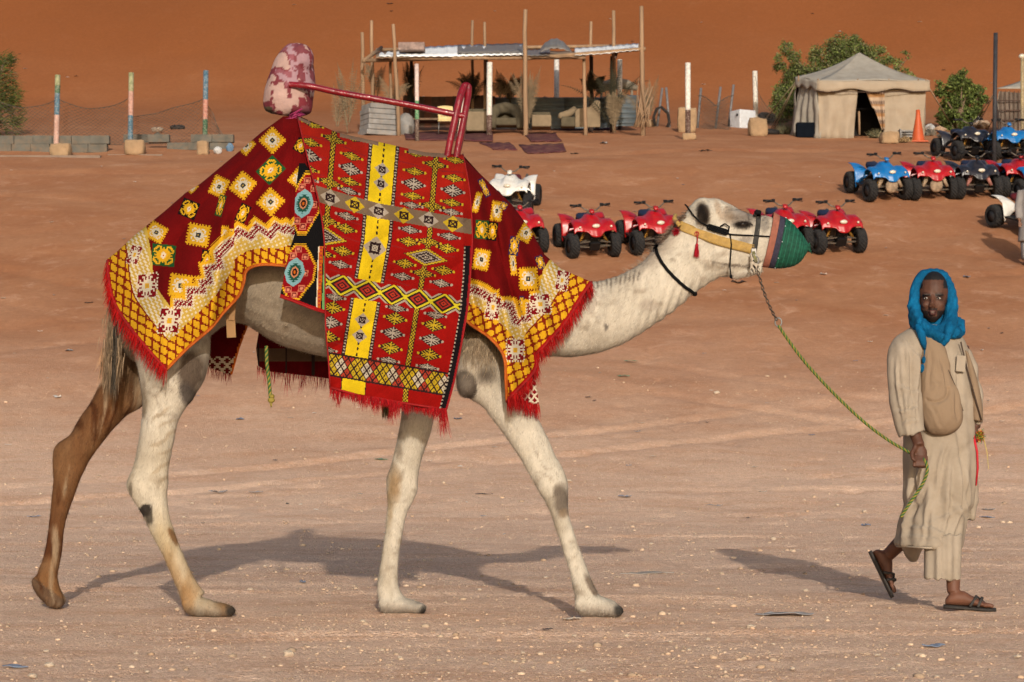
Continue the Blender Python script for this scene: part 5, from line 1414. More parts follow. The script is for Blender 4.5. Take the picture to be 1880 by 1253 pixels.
# headscarf
scm = mat('blue_scarf', (.002, .088, .20), .85, .35, 12, bump=.9, bscale=70, spec=.12, stretch=(1, 1, .6), dirt=(.002, .035, .085), dirt_amt=.7)
sc_ = MB()
loop = [(1712, 501, -.02), (1696, 504, -.035), (1684, 518, -.05), (1679, 540, -.055), (1678, 565, -.06), (1685, 588, -.09), (1700, 602, -.12), (1717, 610, -.13), (1733, 603, -.12), (1744, 585, -.08), (1748, 558, -.06), (1745, 532, -.05), (1736, 512, -.03), (1724, 502, -.02)]
sc_.tube([P(x, y, MY + o) for x, y, o in catmull(loop + [loop[0]], 4)[:-1]], [.022 + .010 * min(1, max(0, (y - 505) / 60)) for x, y, o in catmull(loop + [loop[0]], 4)[:-1]], 12, closed=True)
hood = [(1699, 494, 1722, 494, MY + .05, .05), (1686, 500, 1737, 500, MY + .05, .085), (1675, 518, 1748, 518, MY + .06, .10), (1669, 545, 1756, 545, MY + .07, .105), (1668, 572, 1757, 572, MY + .07, .11), (1671, 598, 1758, 598, MY + .06, .12), (1680, 618, 1762, 616, MY + .04, .12)]
loft(sc_, hood, n=28)
# the near drape crosses from the left temple down to the knot
sc_.tube([P(1672, 545, MY - .03), P(1677, 575, MY - .08), P(1690, 597, MY - .13), P(1710, 614, MY - .165), P(1732, 624, MY - .18)], [.020, .030, .037, .038, .034], 14, flat=.6)
sc_.tube([P(1675, 590, MY - .06), P(1690, 606, MY - .12), P(1710, 624, MY - .15), P(1736, 630, MY - .16)], [.024, .030, .030, .022], 12, flat=.7)
sc_.tube([P(1752, 560, MY - .03), P(1749, 588, MY - .09), P(1742, 606, MY - .15), P(1738, 628, MY - .17)], [.022, .034, .036, .018], 14, flat=.7)
sc_.tube([P(1742, 598, MY - .12), P(1752, 612, MY - .12), P(1764, 615, MY - .09)], [.034, .040, .016], 12)
sc_.tube([P(1760, 590, MY + .02), P(1762, 612, MY - .04)], [.03, .03], 10)
scme = remesh(sc_, 'scarf', .006, 4)
# open the hood in front of the face
def sf(px, py, v):
    t = (px - 1713) * .85 + (py - 560) * .5
    return .0014 * np.sin(t * .62 + 2.5 * fbm(v[:, 0] * 8, v[:, 2] * 8, 2, 3)) + .004 * np.abs(np.sin(t * .21 + 2 * fbm(v[:, 0] * 8, v[:, 2] * 8, 2, 3))) * (py > 560) + .006 * fbm(v[:, 0] * 9, v[:, 2] * 9 + v[:, 1] * 8, 2, 60)
folds(scme, sf)
scarf = link_mesh('headscarf', scme, scm, man)
q = MB(); q.tube([P(1684, 598, MY - .14), P(1692, 615, MY - .17), P(1696, 632, MY - .18), P(1698, 642, MY - .18)], [.016, .022, .016, .006], 10); q.tube([P(1698, 640, MY - .18), P(1697, 655, MY - .18)], .004, 6)
q.ell(P(1697, 662, MY - .18), (.014, .013, .022)); q.ell(P(1694, 677, MY - .18), (.017, .015, .024)); q.obj('scarf_tassel', scm, man, smooth=True, world=True)
h = Hair()
_sv = co(scme); _sn = normals(scme); _sp = to_px(_sv)
_cand = np.where((np.abs(_sn[:, 0]) > .75) & (_sn[:, 1] < .3) & (_sp[1] > 530) & (np.abs(_sp[0] - 1713) > 34))[0]
for k in RNG.choice(_cand, 500): h.strand(_sv[k], _sn[k] + RNG.normal(size=3) * .5, random.uniform(.005, .012), .0009, jit((.002, .10, .22), .4), .3, .3)
h.obj('scarf_fringe', man, fringem)
# what he carries in the far hand
tool = thing('plaited_cord', 'red cord with a red, green and yellow pompom held in the man far hand', 'cord', P(1795, 800, HF))
q = MB(); q.tube([P(1787, 800, HF - .03), P(1794, 830, HF - .03), P(1795, 860, HF - .03), P(1792, 892, HF - .03)], [.007, .006, .006, .004], 8); q.obj('red_cord', mat('red_cord', (.40, .01, .02), .6), tool, smooth=True, world=True)
for nm, c_, n_ in (('red_yarn', (.42, .01, .02), 90), ('green_yarn', (.03, .15, .03), 80), ('yellow_yarn', (.5, .40, .04), 70)):
    h = Hair()
    for i in range(n_):
        h.strand(P(1799 + random.uniform(-5, 4), 800 + random.uniform(-7, 7), HF - .03), (random.uniform(-.6, 1), random.uniform(-1, .4), random.uniform(-1, 1)), random.uniform(.012, .03), .003, jit(c_), .3, .5)
    h.obj(nm, tool, fringem)
q = MB(); q.tube([P(1806, 806, HF), P(1812, 830, HF), P(1815, 862, HF)], [.003, .002, .0015], 5); q.obj('loose_end', mat('straw_cord', (.45, .35, .1), .8), tool, world=True)
# ------------------------------------------------------------ quad bikes
black_pl = mat('black_plastic', (.006, .006, .007), .5, .2, 20, spec=.3)
tyrem = mat('dusty_tyre', (.012, .012, .013), .85, .35, 9, dirt=(.05, .042, .038), dirt_amt=.5, bump=.3, bscale=60)
goldm = mat('gold_shock', (.34, .17, .03), .4, .2, 20, metal=.5)
rimm = mat('dark_rim', (.02, .02, .022), .5, .3, 20)
metalm = mat('grey_engine_metal', (.10, .085, .07), .6, .4, 18, metal=.3, dirt=(.16, .10, .06), dirt_amt=.7)
lampm = mat('lamp_lens', (.55, .50, .40), .15, .1, 30, spec=.8)
seatm = {'red': mat('navy_seat', (.012, .018, .045), .6, .2), 'blue': mat('navy_seat', (0, 0, 0)), 'black': mat('navy_seat', (0, 0, 0)), 'white': mat('maroon_seat', (.10, .008, .010), .6, .2)}
paint = {'red': mat('red_plastic', (.34, .004, .008), .32, .12, 5, spec=.5, dirt=(.22, .05, .03), dirt_amt=.35), 'blue': mat('blue_plastic', (.004, .13, .38), .32, .12, 5, spec=.5, dirt=(.10, .14, .2), dirt_amt=.3),
         'black': mat('gloss_black_plastic', (.012, .012, .018), .3, .1, 5, spec=.5, dirt=(.08, .06, .05), dirt_amt=.35), 'white': mat('white_plastic', (.58, .57, .54), .35, .06, 5, spec=.5, dirt=(.35, .25, .17), dirt_amt=.4)}

def wheel_geo(r, w):
    q = MB(); n = 40; prof = [(-.5, .55), (-.52, .80), (-.40, .97), (-.2, 1.0), (0, 1.005), (.2, 1.0), (.40, .97), (.52, .80), (.5, .55)]
    rs = []
    for pi_, (a, b) in enumerate(prof):
        ring = []
        for j in range(n):
            t = 2 * PI * j / n; k = b
            if 2 <= pi_ <= 6: k = b * (1.0 if (j + pi_) % 2 else .935)
            ring.append((a * w, r * k * math.cos(t), r * k * math.sin(t)))
        rs.append(ring)
    q.rings(rs, cap=False); tyre = q.mesh('tyre', False); tyre.materials.append(tyrem)
    q = MB(); rs = []
    for a, b in ((-.44, .56), (-.36, .52), (-.30, .30), (-.34, .16), (-.36, .02)): rs.append([(a * w, r * b * math.cos(t), r * b * math.sin(t)) for t in [2 * PI * j / 18 for j in range(18)]])
    q.rings(rs, cap=True); rs = []
    for a, b in ((.44, .56), (.36, .52), (.30, .30), (.34, .16), (.36, .02)): rs.append([(a * w, r * b * math.cos(t), r * b * math.sin(t)) for t in [2 * PI * j / 18 for j in range(18)]][::-1])
    q.rings(rs, cap=True)
    for j in range(4):
        for s in (-1, 1): q.ell((s * .33 * w, r * .24 * math.cos(j * PI / 2), r * .24 * math.sin(j * PI / 2)), (.008, .012, .012), 6, 4)
    rim = q.mesh('rim', True); rim.materials.append(rimm); return tyre, rim
WF = wheel_geo(.265, .20); WR = wheel_geo(.255, .26)

def panel(fn, nu, nv, sym=True):
    q = MB(); q.grid([[fn(u / (nu - 1), v / (nv - 1)) for u in range(nu)] for v in range(nv)]); return q

def quad_bike(colour, rag=None):
    r = thing('quad_bike', '', 'quad bike')
    pm = paint[colour]
    for (x, y, (ty, ri), rr) in ((-.46, -.60, WF, .265), (.46, -.60, WF, .265), (-.45, .58, WR, .255), (.45, .58, WR, .255)):
        w = bpy.data.objects.new('wheel', ty); COL.objects.link(w); w.parent = r; w.location = (x, y, rr)
        if y < 0: w.rotation_euler = (random.random(), 0, .10 if x < 0 else .02)
        g = bpy.data.objects.new('rim', ri); COL.objects.link(g); g.parent = w
    # hood and front fenders in one pressed sheet
    def hood(u, v):
        x = (u - .5) * .92; a = abs(x)
        c = math.exp(-(x / .17) ** 2); f = math.exp(-((a - .345) / .11) ** 2); g = math.exp(-((a - .20) / .06) ** 2)
        ys = [-.86, -.80, -.66, -.50, -.36, -.22, -.14]
        zc = [.50, .64, .76, .83, .87, .86, .80]; zf = [.60, .69, .755, .775, .76, .69, .54]; zg = [.62, .665, .70, .72, .74, .74, .72]
        t = v * 6; i = min(int(t), 5); k = t - i
        L = lambda A: A[i] * (1 - k) + A[i + 1] * k
        tot = c + f + g + 1e-6
        z = (L(zc) * c + L(zf) * f + L(zg) * g) / tot
        if a > .40: z -= (a - .40) * .9
        y = L(ys) + .10 * (a / .5) * (1 - v) - .07 * c * (1 - v) ** 2
        if f > .5: y += .02
        return (x, y, z)
    panel(hood, 45, 25).obj('front_fender', pm, r, smooth=True, solid=.015)
    def rear(s):
        def fn(u, v):
            x = s * (.17 + .33 * u); t = v
            z = .52 + .10 * math.sin(min(t * 1.3, 1) * PI / 2) + .10 * u * t + (-.10 * max(0, t - .8) * 5 * .3) - .32 * max(0, .22 - t) / .22 * (u ** .6)
            return (x, .20 + .52 * t, z + .03 * math.sin(u * PI))
        return panel(fn, 9, 14)
    for s in (-1, 1): rear(s).obj('rear_fender', pm, r, smooth=True, solid=.015)
    q = MB(); q.rings([[(x * w, y - .02, z - .17 + hh * h_) for x, h_ in ((-.5, -.5), (-.46, .2), (-.3, .5), (.3, .5), (.46, .2), (.5, -.5))] for y, z, w, hh in ((-.16, .86, .16, .12), (.05, .83, .24, .14), (.28, .83, .30, .15), (.46, .85, .30, .13), (.56, .86, .24, .08))])
    q.obj('seat', seatm[colour], r, smooth=True)
    q = MB(); q.tube([(-.42, -.24, 1.05), (-.24, -.30, 1.05), (-.12, -.37, .97), (0, -.39, .94), (.12, -.37, .97), (.24, -.30, 1.05), (.42, -.24, 1.05)], .016, 8); q.tube([(0, -.36, .80), (0, -.39, .95)], .02, 8)
    hbm = q.obj('handlebar', metalm, r, smooth=True)
    for s in (-1, 1):
        q = MB(); q.tube([(s * .28, -.28, 1.05), (s * .44, -.23, 1.05)], .024, 8); q.obj('grip', black_pl, hbm, smooth=True)
        q = MB(); q.box((s * .24, -.31, 1.06), (.07, .05, .06)); q.tube([(s * .25, -.34, 1.05), (s * .43, -.33, 1.02)], .009, 5); q.obj('brake_lever', black_pl, hbm)
    q = MB(); q.rings([[(x * w, y, z + h_ * hh) for x, h_ in ((-.5, -.3), (-.4, .45), (0, .6), (.4, .45), (.5, -.3), (0, -.6))] for y, z, w, hh in ((-.48, .93, .09, .04), (-.42, .96, .12, .06), (-.34, .96, .09, .05))])
    q.obj('handlebar_pad', pm if colour != 'black' else black_pl, r, smooth=True)
    q = MB(); q.ell((0, -.815, .715), (.085, .045, .045), 14, 8, Euler((-.55, 0, 0)).to_matrix()); q.obj('headlight', lampm, r, smooth=True)
    for s in (-1, 1):
        q = MB(); q.ell((s * .34, -.785, .690), (.026, .02, .026), 10, 6); q.obj('side_light', lampm, r, smooth=True)
    for s in (-1, 1):
        q = MB(); q.tube([(s * .12, -.50, .66), (s * .33, -.60, .30)], .018, 8)
        for k in range(9):
            t = k / 8; q.tube([(s * (.13 + .14 * t) + .032 * math.cos(a), -.51 - .07 * t + .032 * math.sin(a), .63 - .25 * t) for a in [j * PI / 4 for j in range(8)]], .007, 5, closed=True)
        q.obj('shock_absorber', goldm, r, smooth=True)
        q = MB()
        for z0, y0 in ((.24, -.70), (.24, -.48), (.36, -.68), (.36, -.50)): q.tube([(s * .08, y0, z0), (s * .40, -.60, .24 if z0 < .3 else .31)], .014, 6)
        q.box((s * .40, -.60, .27), (.03, .05, .14)); q.obj('suspension_arm', metalm, r)
    q = MB(); q.box((0, -.62, .38), (.20, .10, .30), taper=.7); q.box((0, -.72, .27), (.22, .06, .20), Euler((.5, 0, 0)).to_matrix()); q.tube([(-.10, -.72, .30), (-.09, -.80, .45), (.09, -.80, .45), (.10, -.72, .30)], .014, 6); q.obj('front_bumper', black_pl, r, bevel=.01)
    q = MB(); q.box((0, -.05, .42), (.26, .40, .30)); q.box((0, -.08, .62), (.18, .30, .18)); q.tube([(.12, -.2, .5), (.2, .1, .45), (.22, .6, .60), (.22, .85, .66)], .035, 8); q.box((0, .35, .40), (.12, .5, .08)); q.tube([(-.34, .58, .255), (.34, .58, .255)], .03, 8)
    for k in range(6): q.box((0, -.08, .52 + k * .025), (.24, .24, .008))
    q.obj('engine', metalm, r)
    for s in (-1, 1):
        q = MB(); q.box((s * .34, 0.0, .30), (.30, .46, .03)); q.grid([[(s * .20, -.30, .62), (s * .48, -.30, .50)], [(s * .20, -.26, .34), (s * .48, -.26, .34)], [(s * .22, -.1, .32), (s * .48, -.1, .32)]]); q.obj('footrest', black_pl, r, solid=.01)
    if rag:
        q = MB(); rm = mat('dusty_rag_' + rag, {'tan': (.30, .22, .15), 'pink': (.30, .13, .11)}[rag], .95, .35, 12, bump=.6, bscale=25)
        if rag == 'tan':
            q.ell((0, -.80, .38), (.16, .09, .17), 12, 8)
        for s in (-1, 1): q.tube([(s * .17, -.62, .62), (s * .22, -.66, .48), (s * .30, -.68, .34)], [.045, .05, .04], 8)
        o = q.obj('cloth_guard', rm, r, smooth=True)
    return r
protos = {}
def place_quad(colour, px, py, yaw, label, group, rag=None):
    key = (colour, rag)
    if key not in protos: protos[key] = o = quad_bike(colour, rag)
    else: o = copy_tree(protos[key])
    g = G(px, py)
    sl = math.atan2(gzs(g.x, g.y + .6) - gzs(g.x, g.y - .6), 1.2)
    y0 = g.y + .62
    z = gzs(g.x, y0)
    o.rotation_euler = (Matrix.Rotation(sl, 3, 'X') @ Matrix.Rotation(math.radians(yaw), 3, 'Z')).to_euler()
    o.location = (g.x, y0, z); o.scale = (.90, .90, .92); o['label'] = label; o['category'] = 'quad bike'; o['group'] = group
    return o
R1, R2, R3 = 'quad bikes in the near rows', 'quad bikes parked in a row by the tents', 'quad bikes in the farthest row'
place_quad('red', 947, 469, 12, 'red quad bike mostly hidden behind the camel front blanket', R1)
place_quad('red', 1079, 476, 12, 'red quad bike in full view, first one clear of the camel blanket', R1)
place_quad('red', 1196, 471, 13, 'red quad bike behind the nape of the camel neck', R1)
place_quad('red', 1434, 467, 12, 'red quad bike hidden behind the green muzzle cover', R1)
place_quad('red', 1531, 469, 12, 'red quad bike just past the tip of the green muzzle cover', R1)
place_quad('white', 941, 398, -9, 'white quad bike standing alone behind the sloping camel blanket', R1)
place_quad('blue', 1620, 371, 14, 'blue quad bike at the left end of the row below the cone', R2, 'tan')
place_quad('red', 1710, 369, 6, 'red quad bike with cloth tied over its front, between a blue and a black one', R2, 'tan')
place_quad('black', 1792, 367, 5, 'black quad bike with pinkish cloth on its shocks, left of the dark pole', R2, 'pink')
place_quad('red', 1870, 365, 8, 'red quad bike just right of the dark pole', R2)
place_quad('blue', 1896, 371, 14, 'blue quad bike cut by the right edge of the photo', R2)
place_quad('black', 1776, 296, 16, 'black quad bike in the far row in front of the rubbish heap', R3)
place_quad('blue', 1849, 297, 10, 'blue quad bike in the far row behind the dark pole', R3)
place_quad('black', 1905, 296, 12, 'black quad bike in the far row at the right edge', R3)
place_quad('white', 1899, 437, 28, 'white quad bike at the right edge beside the standing bystander', R1)

# bystander at the edge
g = G(1893, 488)
by = thing('person', 'bystander in grey clothes standing by the white quad bike at the edge', 'person', g)
def S(x, y, z): return (g.x + x, g.y + y, g.z + z)
q = MB()
for s in (-1, 1):
    q.tube([S(s * .10, 0, .90), S(s * .11, 0, .5), S(s * .12, .01, .1)], [.09, .065, .045], 10); q.ell(S(s * .12, -.06, .04), (.045, .12, .04))
    q.tube([S(s * .19, 0, 1.40), S(s * .24, 0, 1.1), S(s * .23, -.05, .85)], [.055, .045, .035], 10); q.ell(S(s * .23, -.06, .79), (.035, .025, .05))
    for k in range(4): q.tube([S(s * .23 + (k - 1.5) * .015, -.07, .77), S(s * .23 + (k - 1.5) * .016, -.09, .71)], .009, 6)
    q.tube([S(s * .205, -.08, .80), S(s * .19, -.11, .75)], .011, 6)
q.tube([S(0, 0, .88), S(0, 0, 1.15), S(0, 0, 1.38), S(0, 0, 1.45)], [.15, .14, .17, .08], 14); q.tube([S(0, 0, 1.4), S(0, 0, 1.55)], .05, 10); q.ell(S(0, -.01, 1.62), (.075, .09, .11)); q.ell(S(0, -.10, 1.61), (.014, .02, .02))
bm_ = remesh(q, 'bystander_body', .014, 2); link_mesh('body', bm_, mat('tan_skin', (.16, .08, .05), .6, .1), by)
greym = mat('grey_cloth', (.20, .185, .18), .9, .12, 6)
q = MB()
q.tube([S(0, 0, .45), S(0, 0, .9), S(0, 0, 1.2), S(0, 0, 1.42), S(0, 0, 1.48)], [.25, .21, .19, .20, .07], 18)
for s in (-1, 1): q.tube([S(s * .18, 0, 1.42), S(s * .25, 0, 1.1), S(s * .24, -.04, .88)], [.08, .07, .06], 10)
link_mesh('robe', remesh(q, 'byrobe', .02, 3), greym, by)
q = MB()
for s in (-1, 1): q.tube([S(s * .11, 0, .5), S(s * .12, 0, .12)], [.095, .07], 12)
q.obj('trousers', mat('dark_grey_cloth', (.13, .12, .13), .9), by, smooth=True, world=True)
q = MB()
for s in (-1, 1):
    for dx in (-.03, .03): q.box(S(s * .12 + dx, -.085, .3), (.008, .01, .36))
q.obj('trouser_stripe', mat('white_stripe', (.5, .48, .45), .9), by, world=True)
q = MB(); q.tube([S(math.cos(t) * .085, math.sin(t) * .1, 1.66 + .03 * math.sin(t)) for t in np.linspace(0, 2 * PI, 14)[:-1]], .03, 8, closed=True); q.ell(S(0, .01, 1.68), (.09, .105, .075)); q.obj('head_cloth', mat('pale_head_cloth', (.4, .36, .33), .9), by, smooth=True, world=True)

# ------------------------------------------------------------ posts, boulders, low wall
stone = mat('sandstone', (.30, .20, .115), .95, .22, 3, bump=.7, bscale=9, dirt=(.30, .19, .11), dirt_amt=.5, bdist=.04)
def boulder(px, py, w, h_, label, d=None, seed=0, group='sandstone blocks at the camp', rough=.10):
    """w,h in photo pixels; base at (px,py)"""
    g = G(px, py); k = g.y / F; w *= k; h_ *= k; d = d or w * .8
    bm_ = bmesh.new(); bmesh.ops.create_cube(bm_, size=1); bmesh.ops.subdivide_edges(bm_, edges=bm_.edges[:], cuts=5, use_grid_fill=True)
    for v in bm_.verts:
        p = v.co.copy(); q_ = p.normalized() * .62; p = p.lerp(q_, .35)
        n = float(fbm(np.array([p.x * 2.6 + p.z + seed * 3.1]), np.array([p.y * 2.6 + p.z * 1.7 + seed]), 3, seed)[0])
        n2 = float(fbm(np.array([p.x * 7 + p.z * 3 + seed * 3.1]), np.array([p.y * 7 + p.z * 5 + seed]), 2, seed + 3)[0])
        p *= 1 + n * .35 + n2 * rough
        v.co = Vector((p.x * w, p.y * d, (p.z + .46) * h_))
    me = bpy.data.meshes.new('boulder'); bm_.to_mesh(me); bm_.free()
    for p in me.polygons: p.use_smooth = True
    o = link_mesh('boulder', me, stone); o.location = (g.x, g.y + d * .3, gzs(g.x, g.y + d * .3) - .02); o.rotation_euler = (0, 0, seed * .7)
    o.rotation_euler.z = (seed % 3 - 1) * .12
    return tag(o, label, 'boulder', group)
boulder(110, 288, 36, 25, 'sandstone block at the foot of the leftmost painted post', seed=1)
boulder(246, 285, 34, 27, 'sandstone block at the foot of the middle painted post', seed=2)
boulder(372, 284, 20, 26, 'small sandstone block below the blue topped post', seed=3)
boulder(1262, 244, 33, 48, 'tall sandstone slab standing behind the white and brown post', seed=4, d=.4)
boulder(1266, 257, 24, 13, 'low stone at the foot of the white and brown post', seed=9)
boulder(1392, 250, 34, 34, 'square sandstone block under the peeling white post', seed=5)
boulder(1510, 246, 32, 21, 'sandstone block under the post at the left tent corner', seed=6)
boulder(1634, 264, 32, 22, 'crumbling sandstone block under the post beside the tent door', seed=7, rough=.3)
boulder(1195, 233, 19, 14, 'small stone right of the shelter', seed=8)
boulder(1412, 0 + 246, 14, 9, 'stone lying by the old tyres', seed=11)
mat_wh = mat('flaking_white_paint', (.62, .58, .50), .7, .1, 8, dirt=(.16, .08, .04), dirt_amt=.6)
woodm = mat('weathered_pole', (.25, .16, .095), .85, .25, 7, stretch=(1, 1, .15), bump=.4, bscale=30)
darkwood = mat('dark_wood', (.06, .035, .025), .85, .3, 7)
paintm = mat('painted_bands', (1, 1, 1), .75, .3, 14, attr=True, dirt=(.45, .38, .33), dirt_amt=.6)
GP = 'posts of the camp fence'
def post(px, top, base, r, bands, label, lean=0, group=GP, m=None, dy=0.0):
    """bands: list of (fraction from the top, colour)"""
    g = G(px, base); Y = g.y + dy; zb = gzs(g.x, Y) - .15; zt = CH + (HY - top) * Y / F; xt = (px + lean - CX) * Y / F; xb = (px - CX) * Y / F
    q = MB(); q.cc = (1, 1, 1); n = 12; H = zt - (zb + .15); rs = []; cs = []
    stops = [0.0]
    for f_, c in bands: stops.append(f_)
    for (f0, f1), (_, c) in zip(zip(stops[:-1], stops[1:]), bands):
        for f_ in (f0, f1 - .002 if f1 < 1 else 1.0):
            z = zt - f_ * (H + (.15 if f_ >= 1 else 0)); x = xt + (xb - xt) * f_
            ring = [(x + r * math.cos(2 * PI * j / n), Y + r * math.sin(2 * PI * j / n), z) for j in range(n)]; rs.append(ring); cs += [c] * n
    q.cc = None; q.rings(rs); me_cols = cs + [bands[0][1], bands[-1][1]]
    me = q.mesh('post', True); a = me.color_attributes.new('Col', 'FLOAT_COLOR', 'POINT'); c4 = np.ones((len(me_cols), 4), np.float32); c4[:, :3] = np.array(me_cols); a.data.foreach_set('color', c4.ravel())
    o = link_mesh('post', me, m or paintm); base_ = (xb, Y, zb + .15); me.transform(Matrix.Translation(-Vector(base_))); o.location = base_
    return tag(o, label, 'post', group)
gN, bL, pK, wH, yG, bR = (.035, .10, .05), (.05, .12, .17), (.36, .15, .11), (.60, .56, .50), (.22, .23, .11), (.07, .03, .022)
post(103, 138, 280, .068, [(.14, yG), (.24, gN), (.52, bL), (.90, (.42, .25, .2)), (1, wH)], 'leftmost painted post, green over blue over faded pink', 3)
post(239, 134, 277, .066, [(.24, yG), (.55, (.38, .20, .155)), (.88, bL), (1, (.12, .2, .15))], 'painted post with a green top, pink middle and blue foot', 2)
post(376, 130, 275, .066, [(.37, bL), (.62, pK), (1, gN)], 'painted post with a long blue top, pink middle and green foot', 2)
post(766, 118, 259, .055, [(.48, (.55, .42, .38)), (.72, (.06, .22, .09)), (1, (.09, .055, .04))], 'thin post striped white, red and green in front of the shelter table', -1)
post(898, 115, 250, .078, [(.72, wH), (1, bR)], 'white post with a brown foot left of the grey couch', 1)
post(1022, 108, 238, .078, [(.72, wH), (1, bR)], 'white post with a brown foot in the middle of the shelter')
post(1138, 110, 238, .075, [(.68, (.58, .5, .4)), (1, bR)], 'rust stained white post at the right end of the shelter')
post(1263, 116, 256, .072, [(.62, wH), (1, bR)], 'clean white post with a brown foot before the tall stone slab')
post(1388, 131, 222, .08, [(1, (.55, .51, .45))], 'short peeling white post standing in a square stone', -2, m=mat_wh)
post(1506, 143, 232, .07, [(1, (.55, .51, .45))], 'flaking white post at the left tent wall', m=mat_wh)
post(1630, 151, 246, .078, [(1, (.55, .51, .45))], 'rusty flaking white post right of the tent door', m=mat_wh)
post(1753, 168, 238, .075, [(1, (.55, .51, .45))], 'flaking white post between the two tents', m=mat_wh)
post(1870, 174, 244, .072, [(1, (.55, .51, .45))], 'flaking white post before the second tent', m=mat_wh)
ironm = mat('dark_iron', (.03, .03, .035), .6, .25, 12)
post(1825, 61, 300, .052, [(1, (.03, .03, .035))], 'tall dark metal pole rising among the quad bikes', 3, None, ironm)
post(1877, 106, 262, .05, [(.6, (.26, .2, .1)), (1, (.2, .16, .09))], 'pale yellowish lamp pole at the right edge', 0, None)
gq = G(1877, 262); q = MB(); q.ell(P(1876, 104, gq.y), (.09, .09, .07)); top_at_base('floodlight', q, lampm, 'small round white lamp on top of the yellowish pole', 'lamp', P(1876, 106, gq.y), smooth=True)
cinder = mat('grey_block', (.105, .10, .085), .95, .2, 4, bump=.5, bscale=14, dirt=(.2, .13, .08), dirt_amt=.6)
wl = thing('block_wall', 'low broken wall of grey cement blocks along the foot of the dune', 'wall', G(150, 285))
def wall_run(x0, x1, ytop, ybase, courses, skip=()):
    g0 = G(x0, ybase); g1 = G(x1, ybase); Y = (g0.y + g1.y) / 2 + .3; X0 = (x0 - CX) * Y / F; X1 = (x1 - CX) * Y / F; n = max(1, round((X1 - X0) / .5)); L = (X1 - X0) / n
    zb = min(gzs(X0, Y), gzs(X1, Y)) - .05; H = (CH + (HY - ytop) * Y / F - zb) / courses
    for c in range(courses):
        for i in range(n):
            if (c, i) in skip: continue
            q = MB(); q.box((X0 + (i + .5 + (c % 2) * .12) * L, Y + random.uniform(-.03, .03), zb + (c + .5) * H), (L - .008, .22, H - .006), Euler((0, random.uniform(-.01, .01), random.uniform(-.03, .03))).to_matrix()); q.obj('block', cinder, wl, world=True, bevel=.005)
wall_run(-12, 198, 250, 280, 2, {(0, 7), (1, 8)}); wall_run(228, 276, 248, 262, 1); wall_run(268, 425, 248, 276, 2, {(0, 0), (1, 1)})
slab = MB(); g = G(60, 288)
for (x0, x1, yy) in ((-15, 190, 287), (200, 300, 284)):
    a, b = G(x0, yy), G(x1, yy); slab.box(((a.x + b.x) / 2, a.y, (a.z + b.z) / 2 - .055), (b.x - a.x, .35, .07))
top_at_base('cement_strip', slab, mat('dusty_cement', (.20, .145, .11), .95, .15, 3), 'dusty cement strip in front of the low grey wall', 'kerb', G(90, 288))
# rubbish at the end of the wall
def blob(px, py, w, h_, m, name, label, cat, seed=0, group=None, crump=.5):
    g = G(px, py); k = g.y / F; bm_ = bmesh.new(); bmesh.ops.create_icosphere(bm_, subdivisions=3, radius=.5)
    for v in bm_.verts:
        p = v.co; n = float(fbm(np.array([p.x * 4 + p.z * 2 + seed]), np.array([p.y * 4 + p.z * 3 - seed]), 3, seed)[0]); p *= 1 + n * crump * 1.6; v.co = Vector((p.x * w * k, p.y * w * k * .7, (p.z + .42) * h_ * k))
    me = bpy.data.meshes.new(name); bm_.to_mesh(me); bm_.free(); o = link_mesh(name, me, m); o.location = g; return tag(o, label, cat, group)
bagm = mat('pale_plastic_bag', (.42, .42, .42), .4, .15, 20); bluebag = mat('blue_plastic_bag', (.10, .17, .26), .4, .15, 20); beigebag = mat('beige_sack', (.36, .25, .17), .9, .2, 10)
blob(400, 282, 16, 13, bagm, 'plastic_bag', 'crumpled clear plastic bag at the right end of the low wall', 'bag', 1)
blob(422, 278, 12, 16, bluebag, 'plastic_bag', 'pale blue plastic bag beside the blanket edge', 'bag', 2)
blob(390, 270, 22, 20, beigebag, 'sack', 'beige sack slumped behind the clear plastic bag', 'sack', 3)
blob(290, 262, 20, 20, cinder, 'rubble_lump', 'grey lump of rubble between two runs of the low wall', 'rubble', 4)
blob(288, 243, 22, 10, mat('pale_rubble', (.26, .2, .15), .95), 'rubble_lump', 'pale lump of rubble on the sand above the low wall', 'rubble', 5)
rubber = mat('old_rubber', (.013, .012, .012), .8, .3, 10, dirt=(.1, .06, .04), dirt_amt=.35)
def old_tyre(px, py, w, rot, label):
    g = G(px, py); r = w / 2 * g.y / F; q = MB(); q.tube([(r * .78 * math.cos(t), r * .78 * math.sin(t), 0) for t in [2 * PI * j / 28 for j in range(28)]], r * .26, 10, closed=True)
    q.tube([(r * .60 * math.cos(t), r * .60 * math.sin(t), r * .12) for t in [2 * PI * j / 28 for j in range(28)]], r * .05, 6, closed=True)
    o = q.obj('old_tyre', rubber, smooth=True); o.location = g + Vector((0, .1, r * .22 + abs(math.sin(rot[0])) * r * .5)); o.rotation_euler = rot; return tag(o, label, 'tyre')
old_tyre(325, 238, 27, (.25, 0, 0), 'black tyre lying half buried on the dune foot behind the low wall')
old_tyre(1414, 247, 36, (.2, .1, 0), 'black tyre lying flat by the left side of the tent')
old_tyre(1412, 226, 40, (.5, .25, 0), 'dark tyre leaning behind the square stone')

